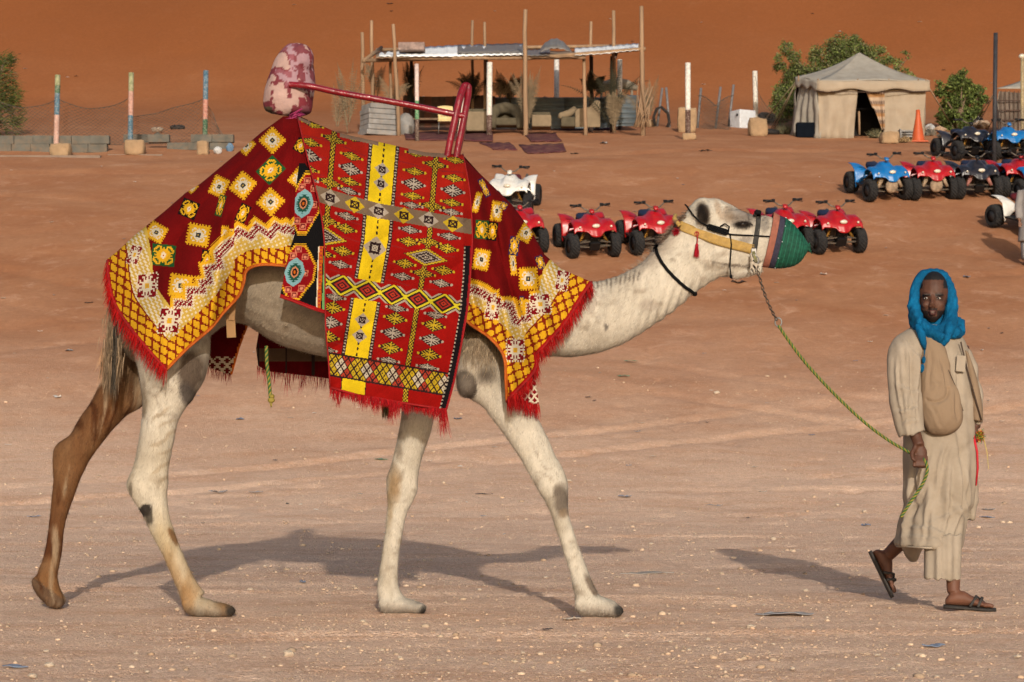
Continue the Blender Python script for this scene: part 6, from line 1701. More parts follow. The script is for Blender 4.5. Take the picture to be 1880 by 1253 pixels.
# chain-link nets
netm = mat('wire_net', (.09, .075, .06), .6, .2, 20, metal=.3)
def net(px0, px1, base, top_fn, label, Y=None, pitch=.13, r=.0045, base_fn=None, dy=0, wave=.05):
    g0 = G(px0, base); g1 = G(px1, base); Yc = (Y or (g0.y + g1.y) / 2) + dy; X0 = (px0 - CX) * Yc / F; X1 = (px1 - CX) * Yc / F; W = X1 - X0
    def pt(u, v):                                    # u 0..1 along, v 0..1 up
        px = px0 + (px1 - px0) * u; x = X0 + W * u; zb = gzs(x, Yc) if base_fn is None else CH + (HY - base_fn(px)) * Yc / F; zt = CH + (HY - top_fn(px)) * Yc / F
        return Vector((x + wave * .5 * math.sin(v * 5 + u * 9), Yc + wave * math.sin(u * 14 + v * 3), zb + (zt - zb) * v))
    Hm = 1.5; q = MB(); n = int((W + Hm) / pitch)
    for s in (0, 1):
        for i in range(n):
            c = -Hm + i * pitch; path = []
            for k in range(9):
                v = k / 8; xx = c + Hm * (v if s == 0 else 1 - v)
                if 0 <= xx <= W: path.append(pt(xx / W, v))
            if len(path) > 1: q.tube(path, r, 3, cap=False)
    q.tube([pt(u, 1) for u in np.linspace(0, 1, 30)], r * 2, 4); q.tube([pt(u, 0) for u in np.linspace(0, 1, 30)], r * 1.5, 4)
    b = Vector(((X0 + X1) / 2, Yc, gzs((X0 + X1) / 2, Yc))); o = top_at_base('wire_net', q, netm, label, 'wire netting', b); return o
net(-10, 103, 268, lambda x: 184 + 14 * math.sin((x + 10) / 113 * PI), 'sagging wire netting left of the first painted post')
net(103, 239, 268, lambda x: 178 + 22 * math.sin((x - 103) / 136 * PI) ** .8, 'sagging wire netting between the first two painted posts')
net(239, 376, 266, lambda x: 216 - 34 * ((x - 239) / 137) ** 1.3, 'fallen wire netting climbing to the blue topped post')
net(376, 415, 266, lambda x: 184 + 75 * ((x - 376) / 39), 'torn wire netting hanging off the blue topped post')
net(1388, 1506, 240, lambda x: 140 + 80 * abs(math.sin((x - 1388) / 118 * PI)) ** .5, 'limp wire netting by the tent guy ropes', r=.0035)
net(1506, 1630, 246, lambda x: 146 - 34 * math.sin((x - 1506) / 124 * PI) ** .7, 'wire netting stretched in front of the tent door', r=.0075)
gpm = mat('grey_pipe', (.17, .16, .16), .6, .2, 10, metal=.3)
for (xb, yb, xt, yt, lb) in ((1206, 232, 1216, 162, 'thin grey stake leaning right, first one right of the shelter'), (1230, 234, 1223, 161, 'thin grey stake holding the looped hose'), (1280, 236, 1287, 162, 'thin grey stake behind the tall stone slab'),
                        (1313, 236, 1323, 160, 'thin grey stake left of the white box'), (1337, 232, 1347, 156, 'leaning pale tipped stake beside the white box')):
    g = G(xb, yb); q = MB(); q.tube([(g.x, g.y, g.z - .1), P(xt, yt, g.y)], .038, 8); top_at_base('stake', q, gpm, lb, 'stake', tuple(g), 'thin stakes with torn netting', smooth=True)
q = MB(); g = G(1218, 234)
q.tube([P(1203, 232, g.y - .1), P(1200, 215, g.y - .1), P(1206, 200, g.y - .1), P(1214, 197, g.y - .1), P(1226, 208, g.y - .1), P(1229, 225, g.y - .1), P(1224, 236, g.y - .1)], .045, 8)
top_at_base('hose', q, rubber, 'dark hose looped over the grey stakes', 'hose', tuple(g), smooth=True)
net(1283, 1345, 238, lambda x: 196 - 20 * abs(math.cos((x - 1283) / 62 * PI)), 'torn green netting slung between the grey stakes', r=.006, pitch=.10)
whitebox = mat('white_enamel', (.55, .57, .60), .4, .06, 6, dirt=(.3, .22, .15), dirt_amt=.3)
g = G(1366, 236); bx = thing('white_cabinet', 'small white metal box standing beside the square stone', 'box', g)
q = MB(); q.box((0, .35, .29), (.60, .55, .58), Euler((0, 0, .5)).to_matrix()); q.obj('cabinet', whitebox, bx, bevel=.03)
q = MB(); q.box((-.2, .05, .42), (.07, .02, .07), Euler((0, 0, .5)).to_matrix()); q.obj('vent', black_pl, bx)
# cone
g = G(1688, 261); cn = thing('traffic_cone', 'tall orange cone standing at the right corner of the big tent', 'cone', g)
conem = mat('faded_orange_plastic', (.42, .075, .02), .5, .1, 6)
q = MB(); q.rings([[(r * math.cos(t), r * math.sin(t) + .2, z) for t in [2 * PI * j / 20 for j in range(20)]] for r, z in ((.19, .03), (.175, .08), (.11, .45), (.065, .72), (.055, .88), (.03, .89))]); q.obj('cone_body', conem, cn, smooth=True)
q = MB(); q.box((0, .2, .02), (.46, .46, .04)); q.obj('base', conem, cn, bevel=.01)

# ------------------------------------------------------------ shelter
SY0, SY1 = 61.0, 65.0
sh = thing('shelter', 'open sided shelter of rough poles under a roof of loose tin sheets', 'shelter', P(930, 243, SY0))
def pole(px, top, base, Y, r=.055, px2=None, m=None, nm='pole'):
    xb = (px - CX) * Y / F; zb = gzs(xb, Y) - .2; a = P(px2 or px, top, Y); q = MB(); n = 8; b = (xb, Y, zb); path = [Vector(b).lerp(Vector(a), t) + Vector((random.uniform(-.015, .015), 0, 0)) for t in np.linspace(0, 1, 7)]
    q.tube(path, [.78 * r * (1.08 - .25 * t) for t in np.linspace(0, 1, 7)], 8); return q.obj(nm, m or woodm, sh, smooth=True, world=True)
pole(667, 60, 0, SY0 + 1.2, .07, 665); pole(686, 38, 0, SY1 - .6, .07, 682); pole(733, 45, 0, SY0 - .3, .07, 722); pole(717, 104, 0, SY0 + .8, .06); pole(867, 38, 0, SY1, .06); pole(890, 41, 0, SY1 - .4, .06)
pole(965, 18, 0, SY0 - .2, .085, 964); pole(1085, 40, 0, SY1, .065); pole(1127, 20, 0, SY1 - .7, .075); pole(1180, 12, 0, SY0, .085, 1178); pole(1075, 100, 0, SY0 + .2, .07, 1072)
for x in (755, 893, 1086, 1124): pole(x, 104, 0, SY1 - .2, .08, None, darkwood)
def beam(a, b, r=.055, m=None): q = MB(); q.tube([a, b], r, 8); q.obj('beam', m or woodm, sh, smooth=True, world=True)
beam(P(664, 112, SY0 + .5), P(962, 103, SY0)); beam(P(715, 108, SY0), P(1075, 106, SY0), .05); beam(P(962, 108, SY0), P(1185, 90, SY0)); beam(P(668, 112, SY0 + .4), P(700, 88, SY1)); beam(P(690, 92, SY1), P(1180, 84, SY1))
for x in (760, 850, 930, 1000, 1060, 1130): beam(P(x, 106, SY0), P(x + random.uniform(-6, 6), 92, SY1), .04, darkwood)
tinw = mat('white_tin', (.80, .82, .82), .5, .08, 3, dirt=(.4, .3, .22), dirt_amt=.3); ting = mat('grey_tin', (.20, .19, .18), .5, .2, 4, metal=.4, dirt=(.2, .13, .08), dirt_amt=.5)
planks = mat('board', (.25, .17, .11), .9, .25, 5)
def sheet(x0, x1, y0l, y0r, y1l, y1r, m, nw=9, dy=0, nm='roof_sheet', bow=0):
    """corrugated sheet from the front edge (y0) to the back edge (y1), photo pixels"""
    n = nw * 6; rows = []
    for v in range(5):
        t = v / 4; row = []
        for i in range(n + 1):
            u = i / n; yy = (y0l * (1 - u) + y0r * u) * (1 - t) + (y1l * (1 - u) + y1r * u) * t - bow * math.sin(PI * t) ; Y = SY0 - .15 + dy + (SY1 - SY0 + .3) * t; xx = x0 + (x1 - x0) * u + 6 * t * 0
            p = P(xx, yy, Y); row.append((p[0], p[1], p[2] + .010 * math.sin(u * nw * 2 * PI)))
        rows.append(row)
    q = MB(); q.grid(rows); return q.obj(nm, m, sh, smooth=True, world=True, solid=.006)
sheet(690, 752, 107, 106, 98, 88, planks, 4); sheet(696, 760, 104, 103, 97, 86, tinw, 5, .3); sheet(745, 830, 104, 104, 88, 84, tinw, 6); sheet(820, 900, 104, 102, 84, 83, tinw, 6, .1, bow=1); sheet(893, 965, 102, 101, 85, 82, tinw, 6); sheet(840, 960, 98, 97, 83, 80, ting, 7, .6, bow=1)
sheet(958, 1010, 103, 102, 92, 90, ting, 5); sheet(1055, 1120, 102, 98, 88, 84, tinw, 5); sheet(1112, 1172, 98, 92, 84, 80, tinw, 5); sheet(975, 1062, 106, 105, 95, 94, planks, 3)
# curled sheet
rows = []
for v in range(9):
    t = v / 8; row = []
    for i in range(49):
        u = i / 48; x = 992 + 72 * u; yb = 100 - 2 * u; arch = 28 * math.sin(PI * min(u * 1.1 + .1, 1)) ** .8 * math.sin(PI * (.12 + t * .62)); p = P(x - 14 * (1 - t) * 0, yb - arch + 3 * math.sin(u * 40) * .25, SY0 + .1 + 1.6 * t); row.append(p)
    rows.append(row)
q = MB(); q.grid(rows); q.obj('curled_roof_sheet', ting, sh, smooth=True, world=True, solid=.006)
q = MB(); q.box(P(756, 88, SY0 + 1), (.75, .6, .22)); top_at_base('crate', q, mat('grey_red_crate', (.20, .14, .12), .8, .4, 8), 'flat grey crate lying on the left of the shelter roof', 'crate', P(756, 94, SY0 + 1), bevel=.02)
blob_m = mat('dark_rag', (.03, .028, .03), .9)
q = MB(); q.ell(P(772, 87, SY0 + 1), (.14, .2, .10)); top_at_base('rag_bundle', q, blob_m, 'dark bundle beside the crate on the shelter roof', 'bundle', P(772, 92, SY0 + 1), smooth=True)
# tin fence at the back
fgm = mat('blue_grey_tin', (.10, .125, .14), .55, .15, 4, metal=.3, dirt=(.12, .09, .07), dirt_amt=.4)
tf = thing('tin_fence', 'blue grey corrugated tin fence along the back of the shelter', 'fence', P(1050, 232, SY1 + .3))
for i, (x0, x1) in enumerate(((905, 970), (970, 1035), (1035, 1100), (1100, 1172))):
    rows = []
    for k in range(25):
        z = k / 24; yy = 236 - 57 * z; row = []
        for x in (x0, (x0 + x1) / 2, x1 + 1):
            p = P(x, yy - (x > 1120) * 4, SY1 + .3 + i * .03); row.append((p[0], p[1] + .03 * math.sin(k * 1.6), p[2]))
        rows.append(row)
    q = MB(); q.grid(rows); q.obj('sheet', fgm, tf, smooth=True, world=True, solid=.006)
# dark screen and table on the left
q = MB()
scr = thing('dark_screen', 'dark brown screen behind the table in the shelter', 'screen', P(800, 236, SY1))
for i in range(13):
    x0 = 740 + i * 13; q = MB(); q.box(P(x0 + 6.5, 206, SY1 + .1 + .02 * (i % 2)), (.21, .03, .95 + random.uniform(-.05, .05))); q.obj('plank', darkwood if i % 3 else mat('red_brown_wood', (.09, .035, .022), .85), scr, world=True)
tb = thing('table', 'long dark low table under the shelter roof behind the yellow chair', 'table', P(800, 242, SY0 + 1.5)); Yt = SY0 + 1.5
q = MB(); q.box(P(805, 222, Yt), (1.9, .7, .06)); q.obj('tabletop', mat('brown_board', (.14, .085, .05), .8, .3), tb, world=True, bevel=.01)
for x in (752, 858):
    for dy in (-.3, .3): q = MB(); q.box(P(x, 233, Yt + dy), (.08, .06, .40)); q.obj('leg', darkwood, tb, world=True)
ch = thing('plastic_chair', 'pale yellow plastic chair with metal legs left of the rear saddle arch', 'chair', P(818, 247, SY0 - .2)); Yc_ = SY0 - .2
chm = mat('cream_plastic', (.52, .40, .19), .5, .06)
q = MB()
rows = [[P(803 + 28 * u + (1 - t) * 2, 224 - 28 * t - 1.5 * math.sin(u * PI) * t, Yc_ + .25 + .06 * math.sin(u * PI)) for u in np.linspace(0, 1, 7)] for t in np.linspace(0, 1, 6)]
q.grid(rows); q.obj('backrest', chm, ch, smooth=True, world=True, solid=.02)
for k in range(3): q = MB(); q.box(P(811 + k * 5, 213, Yc_ + .27), (.05, .012, .015)); q.obj('slot', darkwood, ch, world=True)
q = MB(); q.box(P(818, 224, Yc_ + .02), (.42, .42, .03)); q.obj('seat', chm, ch, world=True, bevel=.01)
for x in (806, 830):
    for dy in (-.18, .2): q = MB(); q.tube([P(x, 225, Yc_ + dy), P(x + (1 if x > 815 else -1), 246, Yc_ + dy)], .014, 6); q.obj('leg', steel, ch, smooth=True, world=True)
# stack of grey slabs left
st = thing('slab_stack', 'stack of pale grey slabs at the left end of the shelter', 'stack', P(695, 250, SY0 + .3)); slabm = mat('pale_grey_slab', (.21, .205, .20), .8, .25, 5, dirt=(.3, .22, .16), dirt_amt=.4)
for k in range(6):
    q = MB(); c = P(696, 246 - k * 9.6, SY0 + .5); q.box((c[0] + random.uniform(-.02, .02), c[1], c[2]), (.98 - .03 * k, .7, .138), Euler((0, 0, .45)).to_matrix()); q.obj('slab', slabm, st, world=True, bevel=.012)
q = MB(); q.ell(P(745, 232, SY0 + 1), (.26, .25, .38)); top_at_base('grey_drum', q, slabm, 'rounded grey padded back standing behind the thin tan pole', 'cushion', P(745, 246, SY0 + 1), smooth=True)
# seats
olive = mat('olive_upholstery', (.085, .07, .045), .95, .2, 6, bump=.3, bscale=20); beige = mat('beige_upholstery', (.20, .15, .095), .95, .12, 6)
sf_ = thing('sofa', 'round backed olive grey sofa in the shelter left of the tall front pole', 'sofa', P(925, 238, SY0 + 1.2)); Yq = SY0 + 1.2
q = MB(); q.tube([P(903, 236, Yq - .3), P(903, 215, Yq - .2), P(910, 203, Yq + .2), P(928, 199, Yq + .4), P(946, 203, Yq + .2), P(955, 215, Yq - .2), P(956, 236, Yq - .3)], [.12, .15, .17, .18, .17, .15, .12], 12); q.obj('backrest', olive, sf_, smooth=True, world=True)
q = MB(); q.box(P(930, 226, Yq), (.62, .6, .22)); q.obj('seat', olive, sf_, world=True, bevel=.05)
q = MB(); q.grid([[P(905 + 48 * u, 232 - 28 * t, Yq + .45) for u in np.linspace(0, 1, 5)] for t in np.linspace(0, 1, 4)]); q.obj('back_panel', olive, sf_, smooth=True, world=True, solid=.05)
for (x0, x1, y0, y1, lb, mm_) in ((856, 896, 208, 244, 'beige sided couch behind the rear saddle arch', beige), (976, 1012, 214, 236, 'low beige box seat right of the tall front pole', beige)):
    Y = SY0 + 1.0; k = Y / F; o = thing('couch', lb, 'couch', P((x0 + x1) / 2, y1, Y)); q = MB(); q.box(P((x0 + x1) / 2, (y0 + y1) / 2, Y), ((x1 - x0) * k, .7, (y1 - y0) * k)); q.obj('base', mm_, o, world=True, bevel=.04)
    q = MB(); q.box(P((x0 + x1) / 2, y0 - 2, Y + .1), ((x1 - x0) * k * .94, .6, .10)); q.obj('cushion', olive, o, world=True, bevel=.04)
ar = thing('armchair', 'beige high backed armchair turned sideways near the right of the shelter', 'armchair', P(1070, 236, SY0 + 1)); Y = SY0 + 1
def prism(pts, Y0, Y1): q = MB(); n = len(pts); q.add([P(x, y, Y0) for x, y in pts] + [P(x, y, Y1) for x, y in pts], [tuple(range(n))[::-1], tuple(range(n, 2 * n))] + [(i, (i + 1) % n, n + (i + 1) % n, n + i) for i in range(n)]); return q
prism([(1102, 234), (1102, 186), (1094, 184), (1088, 190), (1082, 197), (1060, 200), (1056, 206), (1056, 234)], Y, Y + .08).obj('side_panel', beige, ar, world=True, bevel=.02)
prism([(1102, 234), (1102, 186), (1094, 184), (1088, 190), (1082, 197), (1060, 200), (1056, 206), (1056, 234)], Y + .75, Y + .83).obj('side_panel', beige, ar, world=True, bevel=.02)
q = MB(); q.box(P(1097, 212, Y + .42), (.14, .68, .68)); q.obj('backrest', olive, ar, world=True, bevel=.03)
q = MB(); q.box(P(1074, 222, Y + .42), (.6, .66, .26)); q.obj('seat', beige, ar, world=True, bevel=.03)
sf2 = thing('settee', 'low scroll armed beige settee beside the armchair', 'settee', P(1045, 236, SY0 + 1.1))
q = MB(); q.tube([P(1028, 218, Y + .2), P(1030, 213, Y + .2), P(1045, 209, Y + .3), P(1056, 201, Y + .4)], [.08, .10, .11, .1], 10); q.obj('backrest', beige, sf2, smooth=True, world=True); q = MB(); q.box(P(1043, 226, Y + .3), (.42, .5, .28)); q.obj('seat', olive, sf2, world=True, bevel=.04)
# rolled tarps behind
tarp = mat('grey_tarp', (.20, .17, .13), .9, .15, 4)
q = MB(); q.tube([P(1096, 168, SY1 + 1.5), P(1112, 158, SY1 + 1.5), P(1135, 153, SY1 + 1.5), P(1152, 156, SY1 + 1.5), P(1170, 163, SY1 + 1.5)], [.10, .16, .17, .15, .08], 12)
for x in (1104, 1160): q.tube([P(x, 160, SY1 + 1.5), P(x, 215, SY1 + 1.5)], .04, 6)
top_at_base('rolled_tarp', q, tarp, 'grey tarp rolled up behind the tin fence', 'tarp', P(1135, 215, SY1 + 1.5), smooth=True)
# carpets on the slope
carp = mat('maroon_carpet', (.075, .016, .022), .95, .3, 2.5, dirt=(.22, .10, .06), dirt_amt=.8)
def carpet(pts, label):
    """pts: four photo pixels lb, rb, rt, lt"""
    g = [G(*p) for p in pts]; n = 10; rows = []
    for j in range(n + 1):
        v = j / n; row = []
        for i in range(n + 1):
            u = i / n; p = (g[0] * (1 - u) + g[1] * u) * (1 - v) + (g[3] * (1 - u) + g[2] * u) * v; row.append((p.x, p.y, gzs(p.x, p.y) + .02 + .012 * math.sin(i * 2.1 + j * 1.3)))
        rows.append(row)
    q = MB(); q.grid(rows); top_at_base('carpet', q, carp, label, 'carpet', tuple(g[0]), 'old carpets laid on the slope', smooth=True, solid=.015)
carpet([(745, 258), (905, 262), (905, 243), (740, 244)], 'long maroon carpet under the table and the yellow chair')
carpet([(905, 277), (950, 278), (935, 264), (880, 264)], 'small faded maroon carpet right of the rear saddle arch')
carpet([(975, 262), (1032, 261), (1020, 246), (962, 247)], 'dark maroon carpet in front of the low beige seat')
carpet([(968, 284), (1040, 280), (1034, 266), (952, 268)], 'sand covered maroon carpet farthest down the slope')
carpet([(1045, 240), (1120, 239), (1120, 232), (1000, 232)], 'narrow maroon carpet along the armchair')
# sand heap under poles; sticks leaning
stk = thing('stick_pile', 'bundle of dry sticks leaning on the right pole of the shelter', 'sticks', G(1175, 236))
for i in range(14):
    xb = random.uniform(1158, 1192); xt = 1178 + random.uniform(-14, 22); yt = random.uniform(138, 185); Y = SY0 + random.uniform(-.3, .4); q = MB(); q.tube([P(xb, 234, Y), P((xb + xt) / 2 + random.uniform(-2, 2), (234 + yt) / 2, Y), P(xt, yt, Y)], [.025, .02, .012], 6); q.obj('stick', woodm, stk, smooth=True, world=True)
# palm fronds
drym = mat('dry_palm', (.155, .115, .07), .9, .3, 12); darkp = mat('dark_palm', (.028, .026, .014), .9, .3, 12)
def frond(q, base, tip_dir, L, droop=.6, leaf=.28, n=26, w=.010):
    p = Vector(base); d = Vector(tip_dir).normalized(); pts = [p.copy()]
    for i in range(n): d = (d + Vector((0, 0, -droop / n))).normalized(); p = p + d * L / n; pts.append(p.copy())
    q.tube(pts, [.018 * (1 - i / n * .8) for i in range(n + 1)], 5)
    for i in range(3, n):
        t = i / n; d = (pts[min(i + 1, n)] - pts[i]).normalized(); side = d.cross(Vector((0, 1, .2))).normalized()
        for s in (-1, 1):
            l = leaf * math.sin(PI * min(t * .9 + .15, 1)) * random.uniform(.7, 1.1); e = pts[i] + (d * .6 + side * s * .8 + Vector((0, random.uniform(-.4, .4), -.35))).normalized() * l
            a = pts[i]; m_ = a.lerp(e, .5) + Vector((0, 0, .02)); q.add([tuple(a - d * w), tuple(a + d * w), tuple(m_ + d * w), tuple(m_ - d * w), tuple(e)], [(0, 1, 2, 3), (3, 2, 4)])
def palm_bundle(px, base, top, Y, m, label, n=6, spread=.5, down=False, up_h=None):
    o_b = P(px, base, Y); k = Y / F; H = (base - top) * k; root = thing('palm_fronds', label, 'palm fronds', o_b)
    for i in range(n):
        q = MB(); z0 = random.uniform(0, .35) * H; a = random.uniform(-1, 1)
        frond(q, (o_b[0] + a * .06, Y + random.uniform(-.1, .1), o_b[2] + z0), (a * spread, random.uniform(-.3, .3), 1.0), (H - z0) * random.uniform(.85, 1.1), droop=abs(a) * 1.3 + .15, leaf=.17); q.obj('frond', m, root, world=True)
palm_bundle(640, 245, 112, SY0 + .5, drym, 'dry leaning palm fronds left of the slab stack', 7, .35); palm_bundle(618, 240, 150, SY0 + .7, drym, 'thin dry palm frond leftmost of the shelter', 3, .3)
palm_bundle(690, 188, 108, SY1 - .6, drym, 'dry palm fronds tied to the pole above the slab stack', 4, .3); palm_bundle(718, 200, 128, SY0 + .8, drym, 'dry palm fronds tied to the tan pole by the table', 4, .35); palm_bundle(752, 200, 115, SY1 - .3, darkp, 'dark palm fronds on the shaded pole above the table', 9, .25)
palm_bundle(868, 186, 126, SY1 - .3, darkp, 'dark palm fronds rising behind the rear saddle arch', 10, .5); palm_bundle(940, 190, 135, SY1 - .5, darkp, 'small dark palm bush behind the olive sofa', 9, .45); palm_bundle(920, 190, 125, SY1 - .7, drym, 'pale dry palm frond bent over the olive sofa', 4, .7)
palm_bundle(972, 240, 122, SY0 + .1, drym, 'dry palm fronds hanging round the tall front pole', 12, .3); palm_bundle(1088, 182, 130, SY1 - .3, darkp, 'dark palm fronds above the armchair', 9, .5)
palm_bundle(1122, 236, 108, SY0 + .8, darkp, 'dark drooping palm fronds by the right end of the tin fence', 9, .5); palm_bundle(1125, 240, 165, SY0 + .5, drym, 'dry palm trunk fibres below the dark fronds', 10, .2); palm_bundle(1192, 236, 140, SY0 + .2, drym, 'wispy dry fronds at the right corner pole', 5, .4)

# ------------------------------------------------------------ tents
canvas = mat('beige_canvas', (.31, .25, .185), .95, .08, 3, bump=.25, bscale=12, dirt=(.27, .19, .12), dirt_amt=.35)
canvasg = mat('grey_canvas', (.29, .265, .225), .95, .10, 3, bump=.25, bscale=12, dirt=(.2, .15, .11), dirt_amt=.4)
ropem = mat('guy_rope', (.36, .28, .19), .9, .1)
TY0, TY1 = 60.5, 64.5
tent = thing('canvas_tent', 'big beige canvas tent with a peaked roof and a dark open doorway', 'tent', P(1575, 250, TY0))
def wall_panel(a_top, b_top, a_bot, b_bot, m, parent, name, folds_=6, amp=.04, n=40, rows_=10, sag=.0, solid=.012):
    A, B, Cc, D = map(Vector, (a_top, b_top, a_bot, b_bot)); nrm = (B - A).cross(Cc - A).normalized()
    rows = []
    for j in range(rows_ + 1):
        v = j / rows_; row = []
        for i in range(n + 1):
            u = i / n; p = (A * (1 - u) + B * u) * (1 - v) + (Cc * (1 - u) + D * u) * v; f = amp * math.sin(u * folds_ * 2 * PI + v * 1.5) * (.3 + .7 * v) + amp * .7 * math.sin(u * 3 + v * 7) + amp * 1.2 * float(fbm(np.array([u * 6 + v * 4]), np.array([v * 5 - u * 3]), 3, 7)[0])
            row.append(tuple(p + nrm * f + Vector((0, 0, -sag * math.sin(u * PI) * (1 - v)))))
        rows.append(row)
    q = MB(); q.grid(rows); return q.obj(name, m, parent, smooth=True, world=True, solid=solid)
pk = P(1578, 97, 62.5)
e0 = P(1466, 144, TY0 + 1.2); e1 = P(1502, 152, TY0); e2 = P(1700, 152, TY0); e3 = P(1690, 150, TY1 + 1); e4 = P(1470, 146, TY1 + 1)
def bot(p, dx=0): return (p[0] + dx, p[1], gzs(p[0] + dx, p[1]) - .02)
dl_, dr_ = P(1575, 154, TY0), P(1623, 153, TY0)
wall_panel(e1, dl_, bot(P(1504, 0, TY0)), bot(P(1568, 0, TY0)), canvas, tent, 'front_wall', 2, .06); wall_panel(dr_, e2, bot(P(1622, 0, TY0)), bot(P(1697, 0, TY0)), canvas, tent, 'front_wall', 1.3, .055)
wall_panel(e0, e1, bot(P(1452, 0, TY0 + 1.3)), bot(P(1504, 0, TY0)), canvasg, tent, 'side_wall', 4, .05); wall_panel(e4, e0, bot(P(1462, 0, TY1 + 1)), bot(P(1452, 0, TY0 + 1.3)), canvasg, tent, 'side_wall', 3, .05)
wall_panel(e3, e4, bot(P(1690, 0, TY1 + 1)), bot(P(1462, 0, TY1 + 1)), canvasg, tent, 'back_wall', 3, .03); wall_panel(e2, e3, bot(P(1697, 0, TY0)), bot(P(1690, 0, TY1 + 1)), canvas, tent, 'side_wall', 3, .03)
# roof: panels from the peak, sagging
def roof_panel(a, b, m, nm='roof_panel', sag=.10):
    rows = []
    for j in range(13):
        v = j / 12; row = []
        for i in range(17):
            u = i / 16; e = Vector(a) * (1 - u) + Vector(b) * u; p = Vector(pk) * (1 - v) + e * v; p.z -= sag * math.sin(PI * v) + (.02 * math.sin(u * 9)) * v; row.append(tuple(p))
        rows.append(row)
    q = MB(); q.grid(rows); q.obj(nm, m, tent, smooth=True, world=True, solid=.012)
off = Vector((0, 0, .04)); o1 = lambda p, dy=-.12, dx=0: (p[0] + dx, p[1] + dy, p[2] + .03)
E0, E1, E2, E3, E4 = o1(e0, -.05, -.1), o1(e1, -.15, -.05), o1(e2, -.15, .08), o1(e3, .15, .08), o1(e4, .15, -.1)
roof_panel(E0, E1, canvasg); roof_panel(E1, E2, canvasg); roof_panel(E2, E3, canvas); roof_panel(E3, E4, canvas); roof_panel(E4, E0, canvasg)
def valance(a, b, h_=.27, m=None, scal=5):
    rows = []
    for j in range(4):
        v = j / 3; row = []
        for i in range(31):
            u = i / 30; p = Vector(a) * (1 - u) + Vector(b) * u; p.z -= v * (h_ + .05 * math.sin(u * scal * PI)); p.y -= .03 * v + .02 * math.sin(u * 17); row.append(tuple(p))
        rows.append(row)
    q = MB(); q.grid(rows); q.obj('valance', m or canvas, tent, smooth=True, world=True, solid=.012)
valance(E0, E1, .25, canvasg); valance(E1, E2, .27, canvas)
q = MB(); q.tube([tuple(Vector(E1) + Vector((0, -.04, -.30))), tuple(Vector(E1).lerp(Vector(E2), .5) + Vector((0, -.05, -.33))), tuple(Vector(E2) + Vector((0, -.04, -.30)))], .012, 6); q.obj('seam_cord', darkwood, tent, smooth=True, world=True)
# inside: near black panel across the whole doorway, pole; patterned door flap
q = MB(); q.box(P(1600, 200, TY0 + 1.6), (1.2, .05, 1.6)); q.obj('doorway_panel', mat('near_black_panel', (.012, .01, .01), .95), tent, world=True)
q = MB(); q.tube([P(1578, 248, TY0 + .25), P(1577, 205, TY0 + .25)], .03, 8); q.obj('door_pole', woodm, tent, smooth=True, world=True)
rows = []; cols_ = []
q = MB(); q.cc = (1, 1, 1); q.cc = None
nv, nu = 26, 20
for j in range(nv + 1):
    v = j / nv; row = []
    xl = 1584 + 32 * v ** .9 + (3 if v > .5 else 0); xr = 1624
    for i in range(nu + 1):
        u = i / nu; row.append(P(xl * (1 - u) + xr * u, 155 + 84 * v, TY0 - .03 - .05 * math.sin(u * 7 + v * 2)))
    rows.append(row)
    for i in range(nu + 1):
        b = (v * 14) % 3; cols_.append((.30, .16, .07) if b < 1 else ((.38, .28, .20) if b < 2 else ((.10, .06, .05) if (i % 3) else (.4, .3, .22))))
q.grid(rows); me = q.mesh('door_flap', True); a = me.color_attributes.new('Col', 'FLOAT_COLOR', 'POINT'); c4 = np.ones((len(cols_), 4), np.float32); c4[:, :3] = np.array(cols_) ; a.data.foreach_set('color', c4.ravel()); dfo = link_mesh('door_flap', me, clothm, tent); md = dfo.modifiers.new('s', 'SOLIDIFY'); md.thickness = .012
def guy(a, px, py, parent=tent, r=.014):
    g = G(px, py); q = MB(); q.tube([a, tuple(g)], r, 5); q.obj('guy_rope', ropem, parent, smooth=True, world=True)
for a, px, py in ((e0, 1395, 232), (e0, 1412, 243), (e0, 1418, 244), (e1, 1472, 248), (e2, 1752, 238), (e2, 1748, 234), (P(1640, 154, TY0), 1668, 250), (P(1636, 154, TY0), 1672, 226)): guy(a, px, py)
for x in (1466, 1502, 1575, 1632, 1686, 1700): q = MB(); yv = np.interp(x, [1466, 1502, 1700], [146, 152, 152]); q.tube([P(x, yv + 4, TY0 - .1), P(x, yv - 7, TY0 - .1)], .02, 6); q.obj('eave_peg', woodm, tent, world=True)
q = MB(); q.box(P(1478, 240, TY0 + .4), (.5, .3, .42)); top_at_base('dark_bin', q, mat('dark_blue_plastic', (.004, .006, .01), .9, spec=.05), 'dark box tucked against the tent side wall', 'box', P(1478, 250, TY0 + .4), bevel=.02)
tent2 = thing('canvas_tent', 'second grey tent with patched dark wall, cut by the right edge', 'tent', P(1868, 250, TY0)); Y = TY0 + .3
T = lambda x, y, Y: P(x, y, Y)
wall_panel(T(1834, 168, Y), T(1960, 176, Y), bot(P(1834, 0, Y)), bot(P(1960, 0, Y)), mat('patched_brown_cloth', (.13, .10, .08), .95, .4, 2.5), tent2, 'front_wall', 5, .05)
wall_panel(T(1834, 168, Y + 3), T(1834, 168, Y), bot(P(1834, 0, Y + 3)), bot(P(1834, 0, Y)), canvasg, tent2, 'side_wall', 3, .04)
pk2 = P(1945, 112, Y + 2)
